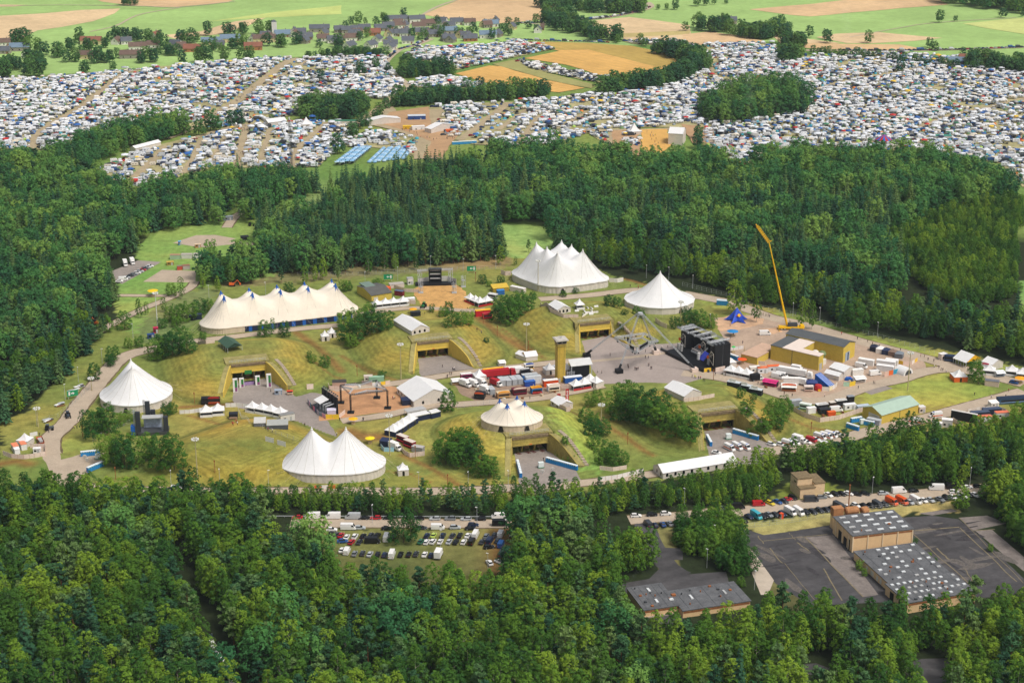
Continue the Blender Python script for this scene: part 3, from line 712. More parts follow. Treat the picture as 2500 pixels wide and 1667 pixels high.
WOOD={'front':dict(poly=W(('G',-300,335),('G',500,350),('G',1000,365),('G',1450,355),('G',1800,345),('G',1830,560),('G',1850,650),('G',2080,720),('G',2300,900),('H',0,940),('H',480,950),('H',740,1000),('H',900,1030),('H',1100,1040),('H',1140,830),('H',1210,575),('H',1300,500),('H',1500,500),('H',1640,530),('H',1660,640),('H',1780,660),('H',1850,760),('H',1880,880),('H',1900,1010),('H',1960,1280),('H',2080,1340),('H',2352,1400),('I',150,1290),('I',420,1310),('I',570,1150),('I',700,1120),('I',860,1250),('I',1350,1205),('I',1620,1260),('I',2000,1170),('I',2600,1090),('I',2700,2000),('G',-400,2000)),sp=4.75,mix=dict(birch=.66,pine=.32,spruce=.04,oak=.02),hf=1.0,words='in the dense front wood'),'strip':dict(poly=W(('G',-300,290),('G',430,305),('G',900,315),('G',1500,310),('G',2352,315),('H',600,315),('H',1200,300),('H',1330,300),('H',1500,285),('H',1760,290),('H',2000,255),('H',2352,250),('I',200,195),('I',480,150),('I',560,180),('I',690,200),('I',600,270),('I',560,330),('I',250,345),('I',0,370),('H',2100,395),('H',1960,410),('H',1780,470),('H',1640,480),('H',1450,400),('H',1200,415),('H',0,415),('G',1850,410),('G',1450,360),('G',-300,360)),sp=3.7,mix=dict(birch=.75,pine=.25),hf=0.58,words='in the strip below the front ring road'),'right_strip':dict(poly=W(('F',560,1680),('F',900,1630),('F',1250,1580),('F',1500,1505),('F',1750,1490),('F',2100,1490),('F',2500,1400),('I',2500,120),('I',2150,170),('I',2000,200),('I',1650,215),('I',1450,225),('I',1150,225),('I',1040,170),('I',760,140),('I',560,170),('I',200,195)),sp=3.9,mix=dict(birch=.85,pine=.15),hf=0.85,words='in the birch wood behind the row of parked cars'),'yard_trees':dict(poly=W(('I',-40,560),('I',60,500),('I',330,470),('I',370,560),('I',440,660),('I',490,800),('I',480,880),('I',420,860),('I',300,800),('I',200,720),('I',0,680)),sp=3.8,mix=dict(maple=.55,birch=.45),hf=0.72,words='beside the old asphalt yard'),'yard_trees2':dict(poly=W(('I',-60,390),('I',200,400),('I',340,420),('I',365,470),('I',250,480),('I',-40,500)),sp=3.8,mix=dict(birch=.9,maple=.1),hf=0.62,words='beside the old asphalt yard'),'island':dict(poly=W(('H',1880,690),('H',2000,690),('H',2140,740),('H',2140,800),('H',2050,830),('H',1900,820)),sp=3.6,mix=dict(birch=1.),hf=1.0,words='in the clump of trees beside the asphalt lane'),'right_edge':dict(poly=W(('I',1840,385),('I',2060,350),('I',2130,240),('I',2500,200),('I',2500,780),('I',2340,690),('I',2260,540),('I',2200,420),('I',2150,372),('I',1950,390)),sp=4.2,mix=dict(birch=.5,maple=.3,pine=.2),hf=0.95,words='at the end of the car row on the right'),'left':dict(poly=W(('A',-300,1160),('A',300,1135),('A',640,1190),('A',760,1340),('A',900,1400),('A',1200,1335),('A',1500,1285),('A',1900,1265),('A',2160,1285),('A',2230,1320),('A',2000,1390),('A',1900,1470),('A',1780,1520),('A',1700,1560),('A',1640,1440),('A',1560,1470),('A',1540,1540),('A',1150,1590),('D',1000,40),('D',930,190),('D',830,200),('D',640,290),('D',700,330),('D',800,430),('D',790,560),('D',600,660),('D',430,760),('D',150,930),('D',-300,960)),sp=6.3,mix=dict(spruce=.35,oak=.38,pine=.27),hf=0.95,words='in the big wood left of the clearing'),'left_low':dict(poly=W(('D',-300,1080),('D',0,1060),('D',180,940),('D',440,800),('D',560,720),('D',700,690),('D',730,780),('D',560,930),('D',480,1000),('D',350,1130),('D',150,1290),('D',0,1370),('D',-300,1450)),sp=4.6,mix=dict(pine=.5,birch=.4,spruce=.1),hf=0.85,words='beside the left bend of the ring road'),'center':dict(poly=W(('B',-80,1340),('B',400,1255),('B',740,1195),('B',1000,1180),('B',1000,1568),('E',960,-10),('E',1010,40),('E',1150,180),('E',1140,230),('E',700,255),('E',300,285),('E',0,300),('D',2352,320),('D',1900,325),('D',1800,260),('D',1760,100),('D',1830,10),('A',1950,1568),('A',2150,1500),('A',2352,1430)),sp=5.3,mix=dict(spruce=.66,pine=.18,oak=.16),hf=0.92,words='in the dark spruce wood behind the festival'),'back_oak':dict(poly=W(('B',1000,1180),('B',1000,1145),('B',1450,1120),('B',1900,1150),('B',2200,1200),('B',2352,1170),('C',250,1180),('C',330,1290),('C',430,1275),('C',570,1150),('C',1000,1150),('C',1600,1170),('C',1980,1220),('C',2200,1290),('C',2310,1390),('C',1700,1500),('C',1300,1450),('C',900,1400),('C',400,1360),('B',2352,1380),('B',1700,1350),('B',1300,1300),('B',1000,1300)),sp=7.6,mix=dict(oak=.95,spruce=.05),hf=1.05,words='along the back of the wood below the camping ground'),'right':dict(poly=W(('B',1000,1300),('B',1300,1300),('B',1700,1350),('B',2352,1380),('C',400,1360),('C',900,1400),('C',1300,1450),('C',1700,1500),('C',1600,1568),('F',1350,150),('F',1560,340),('F',1500,470),('F',1250,480),('F',950,430),('F',600,330),('F',200,250),('E',2352,200),('E',1750,120),('E',1450,90),('E',1460,0),('B',1420,1560),('B',1000,1540)),sp=6.2,mix=dict(spruce=.52,oak=.4,pine=.08),hf=1.0,words='in the wood behind the white tents'),'plantation':dict(poly=W(('C',1680,1530),('C',1900,1480),('C',2330,1400),('C',2352,1568),('F',2290,20),('F',2300,450),('F',2200,520),('F',1900,560),('F',1720,470),('F',1560,340),('F',1380,120)),sp=3.7,mix=dict(birch=.8,maple=.2),hf=0.66,words='in the young plantation on the right'),'right_low':dict(poly=W(('E',1450,130),('E',1750,150),('E',2352,220),('F',200,270),('F',600,350),('F',950,450),('F',1250,500),('F',1500,600),('F',1900,640),('F',2600,720),('F',2600,1000),('F',2200,905),('F',1980,845),('F',1800,790),('F',1450,730),('F',1290,685),('F',1130,690),('F',1010,610),('F',740,545),('F',520,540),('F',300,440),('F',0,355),('E',2280,335),('E',2000,325),('E',1800,290),('E',1500,200)),sp=5.0,mix=dict(birch=.5,pine=.28,spruce=.17,oak=.05),hf=0.9,words='along the edge of the wood above the ring road'),}
NOGO=[W(('I',1600,1390),('I',1825,1390),('I',1800,2100),('I',1640,2100)),W(('I',830,1380),('I',1070,1370),('I',1080,1620),('I',840,1620)),W(('H',2050,1020),('H',2352,1000),('I',470,1060),('I',470,1150),('I',0,1180),('H',2080,1200))]
ALLRIB=[x for v in RIB.values()for x in v]+[(W(('G',1240,650),('G',1270,800),('G',1345,1000),('G',1430,1150),('G',1510,1350),('G',1640,1600),('G',1760,1900)),5.0)]
TREES={k:[]for k in LF}
def _inview(x,y,z=8):
 px,py=proj(x,y,z)
 return-60<px<2560 and py<1720
def scatter(poly_,sp,mix,hf,words,avoid=True):
 xs=[p[0]for p in poly_];ys=[p[1]for p in poly_]
 g=[]
 yy=min(ys);row=0
 while yy<max(ys):
  xx=min(xs)+(sp/2 if row%2 else 0)
  while xx<max(xs):
   g.append((xx+R.uniform(-.42,.42)*sp,yy+R.uniform(-.42,.42)*sp));xx+=sp
  yy+=sp*0.9;row+=1
 g=np.array(g)
 m=inpoly(g[:,0],g[:,1],poly_)
 for pl in NOGO:m&=~inpoly(g[:,0],g[:,1],pl)
 if avoid:
  for pts,wd in ALLRIB:m&=segdist(g[:,0],g[:,1],pts)>wd/2+1.6
 g=g[m]
 ks,ws=list(mix),list(mix.values())
 for x,y in g:
  if not _inview(x,y):continue
  n=0.5+0.5*math.sin(x*0.045+2.1*math.sin(y*0.031))*math.sin(y*0.05+1.7*math.sin(x*0.027))
  u=(R.random()*0.6+n*0.4)
  u=min(max((u-0.5)*1.35+0.5,0),0.9999)
  acc=0
  for k,w_ in zip(ks,ws):
   acc+=w_/sum(ws)
   if u<=acc:break
  s=hf*(R.uniform(0.72,1.22)if R.random()<.82 else R.uniform(.5,1.34))
  TREES[k].append((x,y,0.0,s*R.uniform(.9,1.1),s*R.uniform(0.82,1.28),words))
for wd in WOOD.values():
 scatter(wd['poly'],wd['sp'],wd['mix'],wd['hf'],wd['words'])
def belt(t,pts,width,n,words,hf=1.0,kind='lime'):
 w_=[P(t,*p)for p in pts]
 seg=[(b-a).length for a,b in zip(w_,w_[1:])]
 for _ in range(n):
  u=R.random()*sum(seg)
  for a,b,L in zip(w_,w_[1:],seg):
   if u<=L:break
   u-=L
  p=a.lerp(b,min(1,u/L));d=(b-a).normalized()
  p=p+Vector((-d.y,d.x,0))*R.uniform(-.5,.5)*width
  s=hf*R.uniform(0.75,1.25)
  TREES[kind].append((p.x,p.y,0.3,s,s*R.uniform(.85,1.15),words))
scatter(W(('A',270,1120),('A',640,1010),('A',800,960),('A',1050,915),('A',1300,880),('A',1290,935),('A',950,1015),('A',740,1105),('A',660,1140),('A',480,1150)),6.5,dict(oak=.6,lime=.4),0.9,'in the tree belt across the left camping ground')
scatter(W(('A',2050,800),('A',2120,760),('A',2352,740),('B',60,730),('B',180,760),('B',190,790),('B',70,830),('A',2300,830),('A',2120,830)),6.5,dict(lime=1.),0.95,'in the grove among the camping fields')
scatter(W(('B',340,745),('B',420,700),('B',900,668),('B',1420,640),('B',1430,672),('B',1000,702),('B',500,738)),6.0,dict(lime=.8,oak=.2),0.85,'in the tree belt above the middle camping field')
scatter(W(('B',420,545),('B',380,470),('B',560,480),('B',790,505),('B',780,525),('B',600,535)),6.5,dict(lime=.7,birch=.3),0.85,'in the small wood by the bend of the lane')
scatter(W(('C',150,830),('C',120,770),('C',260,700),('C',430,640),('C',560,630),('C',720,660),('C',880,745),('C',830,790),('C',600,812),('C',440,842),('C',300,868),('C',200,862)),6.5,dict(oak=.5,lime=.5),1.0,'in the round grove in the right camping field')
belt('B',[(2150,352),(2300,392),(2420,430),(2480,470),(2400,525),(2250,580),(2060,615),(1750,655)],16,120,'in the tree belt curving round the stubble field')
belt('B',[(1420,40),(1700,70),(2090,78)],45,60,'in the copse at the top of the picture',1.1)
belt('B',[(1480,110),(1520,195),(1700,235),(1840,285)],28,65,'in the hedge line by the lane to the village',1.0)
belt('C',[(90,205),(250,210),(400,240),(560,280),(660,225)],30,60,'round the lone farm beyond the camping ground',0.95)
belt('C',[(680,300),(820,330)],14,14,'beside the lane on the right',0.9)
belt('C',[(690,438),(730,420),(800,400)],12,8,'among the tents of the right field',1.1)
belt('C',[(1980,440),(2080,465),(2200,485),(2500,500)],30,45,'round the farm on the far right',0.95)
belt('C',[(1760,5),(2000,30),(2352,75),(2560,95)],50,90,'in the wood in the far corner',1.2,'oak')
belt('A',[(-60,520),(60,515),(190,470),(290,465)],35,45,'at the left end of the village',0.95)
belt('A',[(2110,398),(2352,396),(2660,388)],9,60,'in the hedge below the village',0.6)
for k in range(10):
 x=895+k*38;belt('C',[(x,372+k*3.5),(x+2,373+k*3.5)],1,1,'in the row along the camp road',0.62)
for k in range(22):
 x=1270+k*36;belt('C',[(x,402+k*4),(x+2,403+k*4)],1,1 if k%5!=3 else 0,'in the row along the camp road',0.55)
VT=[(390,395),(420,390),(480,350),(500,330),(545,300),(460,430),(520,425),(560,370),(600,350),(650,370),(720,330),(760,290),(800,265),(840,270),(870,270),(910,275),(930,280),(970,290),(1020,290),(1070,330),(1100,290),(1130,340),(1160,370),(640,440),(690,430),(730,435),(760,430),(810,400),(970,435),(1010,430),(1050,430),(1100,380),(1180,385),(1220,385),(1250,290),(1280,300),(1320,300),(1360,290),(1400,370),(1430,250),(1470,350),(1520,360),(1560,240),(1600,240),(1600,340),(1650,330),(1680,240),(1690,340),(1780,240),(1840,320),(1860,235),(1920,320),(1940,330),(2030,310),(2060,300),(2200,330),(2330,330),(130,300),(160,290),(200,285),(100,295),(190,350),(260,360),(310,380),(590,500),(780,485),(280,525),(220,530),(1370,435),(1430,430),(1550,420),(1660,410),(1715,408),(1255,445),(860,40),(890,42),(920,40)]
for x,y in VT+[(a+R.uniform(-14,14),b+R.uniform(-6,8))for a,b in VT[::2]]:belt('A',[(x,y),(x+1,y)],2,1,'among the houses and gardens of the village',0.75+0.2*R.random())
for x,y in[(30,200),(70,170),(120,170),(165,170),(240,175),(290,150),(310,170),(330,240),(380,230),(430,120),(300,150),(640,250),(690,260),(720,230),(660,180),(800,260),(830,255),(880,240),(910,235),(1040,270),(1100,210),(1150,200),(1180,200),(1210,190),(540,280),(570,270),(490,270),(180,260),(130,280),(160,525),(240,480),(120,500),(1900,300),(1910,290),(2060,310),(2090,320),(1340,160),(1400,155),(1290,200),(1340,225),(2180,70),(2240,70),(2300,70),(1990,85),(1160,250),(1130,245),(320,500),(90,935),(75,950),(240,830),(165,870),(265,800),(310,750),(130,890)]:
 belt('B',[(x,y),(x+1,y)],2,1,'among the houses and lanes',0.6+0.25*R.random())
for x,y in[(985,275),(1280,300),(1700,330),(1735,350),(2205,125),(2340,120),(100,45),(160,40),(220,35),(300,30),(680,200),(20,215),(875,260),(1000,300),(1770,160),(1880,150),(730,240),(1500,500),(110,960),(120,1000),(100,1020),(1930,395),(2280,490)]:
 belt('C',[(x,y),(x+1,y)],2,1,'standing alone in the far fields',0.6+0.3*R.random())
for x,y,s in[(1370,935,.95),(1450,900,1.2),(1490,905,.9),(1600,870,.95),(1650,860,.95),(2325,1060,1.1),(1870,845,.5),(520+1690,560,.8),(2480,525,1.)]:
 TREES['lime'].append((*P('A',x,y)[:2],0.3,s,s,'among the tents of the camping ground'))
SITE=[('D',1100,905,11,1.1,'on the left end of the first bunker mound'),('D',1190,880,11,1.1,'on the left end of the first bunker mound'),('D',1290,860,9,1.1,'on the left end of the first bunker mound'),('D',1140,870,10,1.2,'on the left end of the first bunker mound'),('D',1240,820,10,1.1,'on the left end of the first bunker mound'),('D',1120,690,5,1.2,'beside the white lamp mast'),('D',885,830,5.5,.8,'by the ring road fence on the left'),('D',960,820,5.5,1,'by the ring road fence on the left'),('D',780,920,8,.9,'by the ring road fence on the left'),('D',650,1050,8,.9,'by the ring road fence on the left'),('D',760,950,6,1,'by the ring road fence on the left'),('D',1220,650,9,1,'behind the dark container left of the long tent'),('D',1290,640,10,1.1,'behind the dark container left of the long tent'),('D',1170,640,7,1,'behind the dark container left of the long tent'),('D',1380,590,8,1.1,'behind the dark container left of the long tent'),('D',1440,580,7,1,'behind the dark container left of the long tent'),('D',1820,750,8,.95,'in front of the long cream tent'),('D',1880,730,8.5,.7,'in front of the long cream tent'),('D',1960,750,7.5,.95,'in front of the long cream tent'),('D',1215,680,5,1.1,'beside the white lamp mast'),('D',1400,770,4,1.2,'below the end of the long cream tent'),('D',2150,930,4,1.2,'in the hollow right of the first bunker'),('D',2240,960,6,1,'in the hollow right of the first bunker'),('D',2130,900,3.5,1,'in the hollow right of the first bunker'),('D',640,1450,13,.85,'behind the small stage on the lower left'),('D',740,1410,12,.95,'behind the small stage on the lower left'),('D',830,1360,6,1.1,'behind the small stage on the lower left'),('D',900,1330,5,1.2,'behind the small stage on the lower left'),('D',690,1400,9,1.1,'behind the small stage on the lower left'),('D',1150,1290,6,1.1,'beside the loudspeaker towers'),('D',1190,1280,5,1.1,'beside the loudspeaker towers'),('G',760,55,13,.95,'below the small stage on the lower left'),('G',860,90,13.5,.95,'below the small stage on the lower left'),('G',960,60,13,.9,'below the small stage on the lower left'),('G',1110,90,14,.84,'below the small stage on the lower left'),('G',1200,100,14,.85,'below the small stage on the lower left'),('G',1040,20,8,.9,'below the small stage on the lower left'),('G',820,30,9,1.1,'below the small stage on the lower left'),('E',40,790,10,1.1,'in the round clump on the second mound'),('E',130,760,11,1.15,'in the round clump on the second mound'),('E',220,720,11,1.15,'in the round clump on the second mound'),('E',310,690,9,1.1,'in the round clump on the second mound'),('E',20,700,9.5,1.1,'in the round clump on the second mound'),('E',110,690,10.5,1.1,'in the round clump on the second mound'),('E',70,820,7,1.1,'in the round clump on the second mound'),('E',200,640,9,1.1,'in the round clump on the second mound'),('E',700,610,5,1.1,'on the mound behind the white marquee'),('E',740,590,6.5,1,'on the mound behind the white marquee'),('E',760,680,7.5,1.1,'on the mound behind the white marquee'),('E',820,670,7,1,'on the mound behind the white marquee'),('E',880,670,7,1,'on the mound behind the white marquee'),('E',625,580,4,1,'on the mound behind the white marquee'),('E',1000,790,2.6,1.5,'on the slope right of the second bunker'),('E',280,1040,4,1.3,'at the foot of the second mound'),('E',1090,650,10,1.1,'in the big clump behind the third bunker'),('E',1150,670,9,1.1,'in the big clump behind the third bunker'),('E',1200,620,10,1.15,'in the big clump behind the third bunker'),('E',1290,570,8,1.1,'in the big clump behind the third bunker'),('E',1110,580,9,1.1,'in the big clump behind the third bunker'),('E',1230,540,8.5,1.1,'in the big clump behind the third bunker'),('E',1320,490,4,1.1,'in the big clump behind the third bunker'),('E',1180,600,10,1.1,'in the big clump behind the third bunker'),('E',975,385,5,1.2,'beside the straw floor'),('E',1020,405,3.5,1,'beside the straw floor'),('E',1100,385,4.5,1,'beside the straw floor'),('E',250,400,4,1.7,'behind the yellow workshop'),('E',50,430,5,1.1,'behind the yellow workshop'),('E',20,440,6,1,'behind the yellow workshop'),('E',1530,475,3.5,1.2,'before the entrance of the big white tent'),('E',1615,450,3,1.2,'before the entrance of the big white tent'),('E',1840,535,5.5,1.1,'between the two white tents on the right'),('E',1900,550,5.5,1.1,'between the two white tents on the right'),('E',2030,600,4.5,1.1,'in front of the pointed white tent'),('E',2070,625,4.5,1.1,'in front of the pointed white tent'),('E',1950,600,3,1.3,'in front of the pointed white tent'),('E',1930,700,3,1.2,'in the cutting right of the third bunker'),('E',735,1265,10,.85,'standing alone before the big white marquee'),('E',2300,690,6,1.1,'behind the main stage'),('F',60,680,8.5,1.05,'behind the main stage'),('F',120,690,9,1.1,'behind the main stage'),('F',200,690,7,1,'behind the main stage'),('F',30,640,7,1,'behind the main stage'),('F',350,600,19,.8,'beside the blue star tent'),('F',400,590,18,.8,'beside the blue star tent'),('F',510,650,17,.6,'right of the blue star tent'),('F',820,690,16,.62,'behind the yellow hall'),('F',890,700,15,.55,'behind the yellow hall'),('F',1180,710,15,.95,'at the wood edge behind the yellow hall'),('F',2010,1060,10,.95,'beside the pagoda on the right lawn'),('F',2040,1070,9,.8,'beside the pagoda on the right lawn'),('E',1880,1290,11,1.0,'in the big clump left of the last bunker'),('E',1960,1330,12,1.1,'in the big clump left of the last bunker'),('E',2050,1350,13,1.15,'in the big clump left of the last bunker'),('E',2150,1370,12,1.1,'in the big clump left of the last bunker'),('E',1960,1240,12,1.1,'in the big clump left of the last bunker'),('E',2080,1280,12,1.1,'in the big clump left of the last bunker'),('E',2200,1390,11,1.1,'in the big clump left of the last bunker'),('E',2190,1300,11,1.1,'in the big clump left of the last bunker'),('E',1720,1230,6,1.1,'in the big clump left of the last bunker'),('E',1760,1200,6,1.,'in the big clump left of the last bunker'),('F',-50,1440,10,1.15,'at the left shoulder of the last bunker'),('F',30,1450,10.5,1.15,'at the left shoulder of the last bunker'),('F',80,1440,8,1.0,'at the left shoulder of the last bunker'),('F',-20,1350,9,1.1,'at the left shoulder of the last bunker'),('E',1680,1350,7,1.1,'on the slope between the two front bunkers'),('E',1740,1370,6,1.1,'on the slope between the two front bunkers'),('E',1730,1440,8,1.1,'on the slope between the two front bunkers'),('E',1790,1430,8,1.1,'on the slope between the two front bunkers'),('E',1740,1520,6,1.0,'on the slope between the two front bunkers'),('H',1800,60,7,1.1,'on the slope between the two front bunkers'),('H',1870,65,7.5,1.1,'on the slope between the two front bunkers'),('H',1930,70,6.5,1.1,'on the slope between the two front bunkers'),('H',1840,10,7,1.1,'on the slope between the two front bunkers'),('H',720,60,10.5,1.1,'on the mound below the round cream tent'),('H',800,70,11,1.2,'on the mound below the round cream tent'),('H',760,0,11,1.2,'on the mound below the round cream tent'),('H',860,20,11,1.2,'on the mound below the round cream tent'),('H',960,140,9,1.15,'on the mound below the round cream tent'),('H',1030,130,7.5,1.1,'on the mound below the round cream tent'),('E',840,1540,10,1.2,'on the mound below the round cream tent'),('H',920,40,9,1.15,'on the mound below the round cream tent'),('E',1500,1530,3,1.2,'in the cutting right of the front bunker'),('E',1540,1560,3.5,1.1,'in the cutting right of the front bunker'),('H',1590,40,3.5,1.1,'in the cutting right of the front bunker'),('F',440,1330,7,1.1,'in the cutting right of the last bunker'),('F',520,1390,7.5,1.15,'in the cutting right of the last bunker'),('F',600,1370,8,1.15,'in the cutting right of the last bunker'),('F',680,1340,9,1.1,'in the cutting right of the last bunker'),('F',700,1280,8,1,'in the cutting right of the last bunker'),('F',620,1280,7,1,'in the cutting right of the last bunker'),('F',560,1410,5,1.2,'in the cutting right of the last bunker'),('F',660,1390,5,1.2,'in the cutting right of the last bunker'),('F',400,1170,4.5,1.0,'beside the dark containers'),('F',490,1190,3.5,1.0,'beside the dark containers'),('F',2310,1340,9,1.1,'at the right end of the container yard'),('F',2390,1320,9,1.1,'at the right end of the container yard'),('H',430,600,13,.95,'standing between the parked cars'),('H',480,590,11,.7,'standing between the parked cars'),('I',1215,790,4,.9,'against the wall of the low cream hall'),('I',1250,830,3,.9,'against the wall of the low cream hall'),('I',1600,610,2.5,1,'on the seam of the old yard'),('I',1700,700,2,1,'on the seam of the old yard'),('I',1735,740,2.2,1,'on the seam of the old yard'),('I',2120,660,2.8,1,'on the seam of the old yard'),('I',400,900,3.5,1.1,'beside the old asphalt yard'),('D',1250,490,12,.6,'on the left of the gravel pad'),('D',1180,470,7,1.,'on the left of the gravel pad'),('D',1400,420,9,.8,'on the right of the gravel pad'),('D',1500,440,9,.75,'on the right of the gravel pad'),('D',1990,450,6,1.05,'behind the long cream tent'),('D',950,145,8,.7,'at the corner of the clearing'),('D',960,620,10,.8,'by the forest track'),('D',1010,600,7,.8,'by the forest track'),('D',860,700,9,.9,'by the forest track'),('D',730,720,9,.9,'by the forest track'),('D',1130,580,8,.8,'by the forest track')]
_cnt={}
for t,x,y,h,wf,words in SITE:
 p=G(t,x,y)
 kd='maple' if wf>0.82 or h<6 else 'birch'
 ref=9.5 if kd=='maple' else 12.5
 tree(kd,p.x,p.y,p.z,h/ref*wf,h/ref,('green bush ' if h<4.5 else 'bushy green tree ' if kd=='maple' else 'slender green birch tree ')+words,'trees '+words)
for x,y,h,kd in[(75,310,9,'pine'),(190,320,12,'birch'),(300,300,11,'birch'),(375,300,10,'birch'),(440,260,7,'pine'),(515,290,9,'birch'),(580,260,12,'pine'),(645,255,8,'pine'),(760,240,5,'spruce'),(795,235,11,'birch'),(905,225,9,'pine'),(1095,255,11,'birch'),(1290,170,8,'pine'),(1200,260,5,'birch'),(30,320,8,'pine'),(700,260,10,'pine'),(840,240,12,'pine'),(960,230,12,'pine'),(250,300,9,'pine')]:
 p=P('E',x,y);tree(kd,p.x,p.y,0,h/12.5*0.85,h/12.5,f'lone {KIND[kd]} on the scrub strip before the spruce wood','trees on the scrub strip before the spruce wood')
for x,y,h,kd in[(1940,380,9,'pine'),(2100,390,10,'birch'),(2170,370,9,'birch'),(2230,360,13,'birch'),(2330,370,8,'pine'),(1590,400,9,'pine'),(1790,330,8,'birch')]:
 p=P('D',x,y);tree(kd,p.x,p.y,0,h/12.5*0.85,h/12.5,f'lone {KIND[kd]} behind the long cream tent','trees behind the long cream tent')
scatter(W(('D',1345,395),('D',1360,300),('D',1500,280),('D',1760,290),('D',1860,340),('D',1700,405)),4.5,dict(oak=.5,birch=.3,pine=.2),0.8,'in the copse right of the gravel pad')
def wood_object(kind,rest):
 ng=bpy.data.node_groups.new(kind+'_wood','GeometryNodeTree')
 ng.interface.new_socket('Geometry',in_out='INPUT',socket_type='NodeSocketGeometry')
 ng.interface.new_socket('Geometry',in_out='OUTPUT',socket_type='NodeSocketGeometry')
 n,l=ng.nodes,ng.links
 gi,go_=n.new('NodeGroupInput'),n.new('NodeGroupOutput')
 jn=n.new('GeometryNodeJoinGeometry')
 for o in SRC[kind]:
  oi=n.new('GeometryNodeObjectInfo');oi.transform_space='ORIGINAL'
  oi.inputs['Object'].default_value=o;oi.inputs['As Instance'].default_value=True
  l.new(oi.outputs['Geometry'],jn.inputs[0])
 ip=n.new('GeometryNodeInstanceOnPoints')
 ip.inputs['Pick Instance'].default_value=True
 l.new(gi.outputs[0],ip.inputs['Points']);l.new(jn.outputs[0],ip.inputs['Instance'])
 for nm,ty,so in(('idx','INT','Instance Index'),('rot','FLOAT_VECTOR','Rotation'),('scl','FLOAT_VECTOR','Scale')):
  a=n.new('GeometryNodeInputNamedAttribute');a.data_type=ty;a.inputs['Name'].default_value=nm
  l.new(a.outputs['Attribute'],ip.inputs[so])
 l.new(ip.outputs[0],go_.inputs[0])
 me=bpy.data.meshes.new(kind+'_wood')
 me.vertices.add(len(rest));me.vertices.foreach_set('co',np.array([r[:3]for r in rest],np.float32).ravel())
 for nm,ty,val,key in(('idx','INT',[R.randrange(len(SRC[kind]))for _ in rest],'value'),('rot','FLOAT_VECTOR',[(0,0,R.random()*6.28)for _ in rest],'vector'),('scl','FLOAT_VECTOR',[(r[3],r[3],r[4])for r in rest],'vector')):
  at=me.attributes.new(nm,ty,'POINT');at.data.foreach_set(key,np.array(val).ravel())
 o=bpy.data.objects.new(kind+'_wood',me);C.objects.link(o)
 md=o.modifiers.new('trees','NODES');md.node_group=ng
 o['kind']='stuff'
 tag(o,{'birch':'light green birch woodland round the festival site','pine':'blue green pine woodland mixed into the woods','spruce':'dark spruce forest behind the festival site','oak':'rounded oak forest below the camping ground','lime':'broad leaved trees of the far hedges and belts','maple':'young green trees of the plantation'}[kind],'woodland')
 return o
SRC={}
GW={'birch':'light green birch tree ','pine':'blue green pine tree ','spruce':'dark pointed spruce tree ','oak':'rounded dark green oak tree ','lime':'round leafy lime tree ','maple':'young bushy green tree '}
NTREE={}
for kind,lst in TREES.items():
 lst.sort(key=lambda r:r[1])
 vis=[r for r in lst if proj(r[0],r[1],r[2]+9*r[4])[1]<1667 and-15<proj(r[0],r[1],6)[0]<2515]
 big=vis[:170 if kind=='maple' else 296];ids=set(map(id,big))
 SRC[kind]=[]
 for r in big:
  t=tree(kind,r[0],r[1],r[2],r[3],r[4],GW[kind]+r[5],GW[kind].strip()+'s '+r[5])
  cr=[c for c in t.children if c.name.startswith('crown')][0]
  if len(SRC[kind])<len(CRM[kind])and cr.data not in[o.data for o in SRC[kind]]:SRC[kind].append(cr)
 rest=[r for r in lst if id(r)not in ids]
 NTREE[kind]=(len(big),len(rest))
 if rest and SRC[kind]:wood_object(kind,rest)
print('TREES',NTREE)
TO.update({'S':(1480,740,320/2352.),'T':(1080,870,400/2349.),'U':(740,900,360/2352.),'V':(1750,850,400/2349.),'X':(2140,840,360/2352.),'Y':(0,900,360/2352.),'Q':(300,940,440/2352.),'K':(840,630,460/1343.)})
from mathutils.geometry import delaunay_2d_cdt
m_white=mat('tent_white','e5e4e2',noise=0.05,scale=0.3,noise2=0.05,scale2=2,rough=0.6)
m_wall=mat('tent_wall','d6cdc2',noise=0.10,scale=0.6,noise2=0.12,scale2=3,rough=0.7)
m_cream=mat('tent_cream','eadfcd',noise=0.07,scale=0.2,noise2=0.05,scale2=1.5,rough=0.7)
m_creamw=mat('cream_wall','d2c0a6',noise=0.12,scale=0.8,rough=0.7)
m_seam=mat('seam','c2bdb4',noise=.1)
m_blue=mat('blue_cloth','1f5fb4',noise=0.1,rough=0.6)
m_navy=mat('navy','1f2a48',noise=0.12,rough=0.6)
m_black=mat('black_cloth','17191d',noise=0.2,scale=0.6,rough=0.6)
m_steel=mat('steel','b9bcbf',noise=0.1,rough=0.45)
m_dsteel=mat('dark_steel','4a4d50',noise=0.15,rough=0.5,metal=0.2)
m_rope=mat('rope','cbbf9a',noise=0.1)
m_yel=mat('yellow_wall','d0b550',noise=0.10,scale=0.25,noise2=0.07,scale2=1.0,rough=0.85)
m_yelold=mat('weathered_wall','a6954e',noise=0.3,scale=0.3,noise2=0.28,scale2=1.6,rough=0.9)
m_parapet=mat('parapet','7d6c50',noise=0.4,scale=0.9,noise2=0.3,scale2=3)
m_verge=mat('verge_grass','988e58',noise=0.35,scale=0.3,noise2=0.25,scale2=1.6,rough=0.95)
m_hole=mat('dark_inside','2a2724',noise=0.2,rough=0.9)
m_red=mat('red_paint','b8282a',noise=0.1,rough=0.5)
m_orange=mat('orange_paint','e0672e',noise=0.1,rough=0.5)
m_gold=mat('yellow_paint','efb71f',noise=0.08,rough=0.5)
m_glass=mat('glass','161b20',noise=0.05,rough=0.12,spec=0.6)
m_tyre=mat('tyre','19191a',noise=0.1)
m_paint=mat('paint',objcol=True,noise=0.05,rough=0.3,spec=0.5)
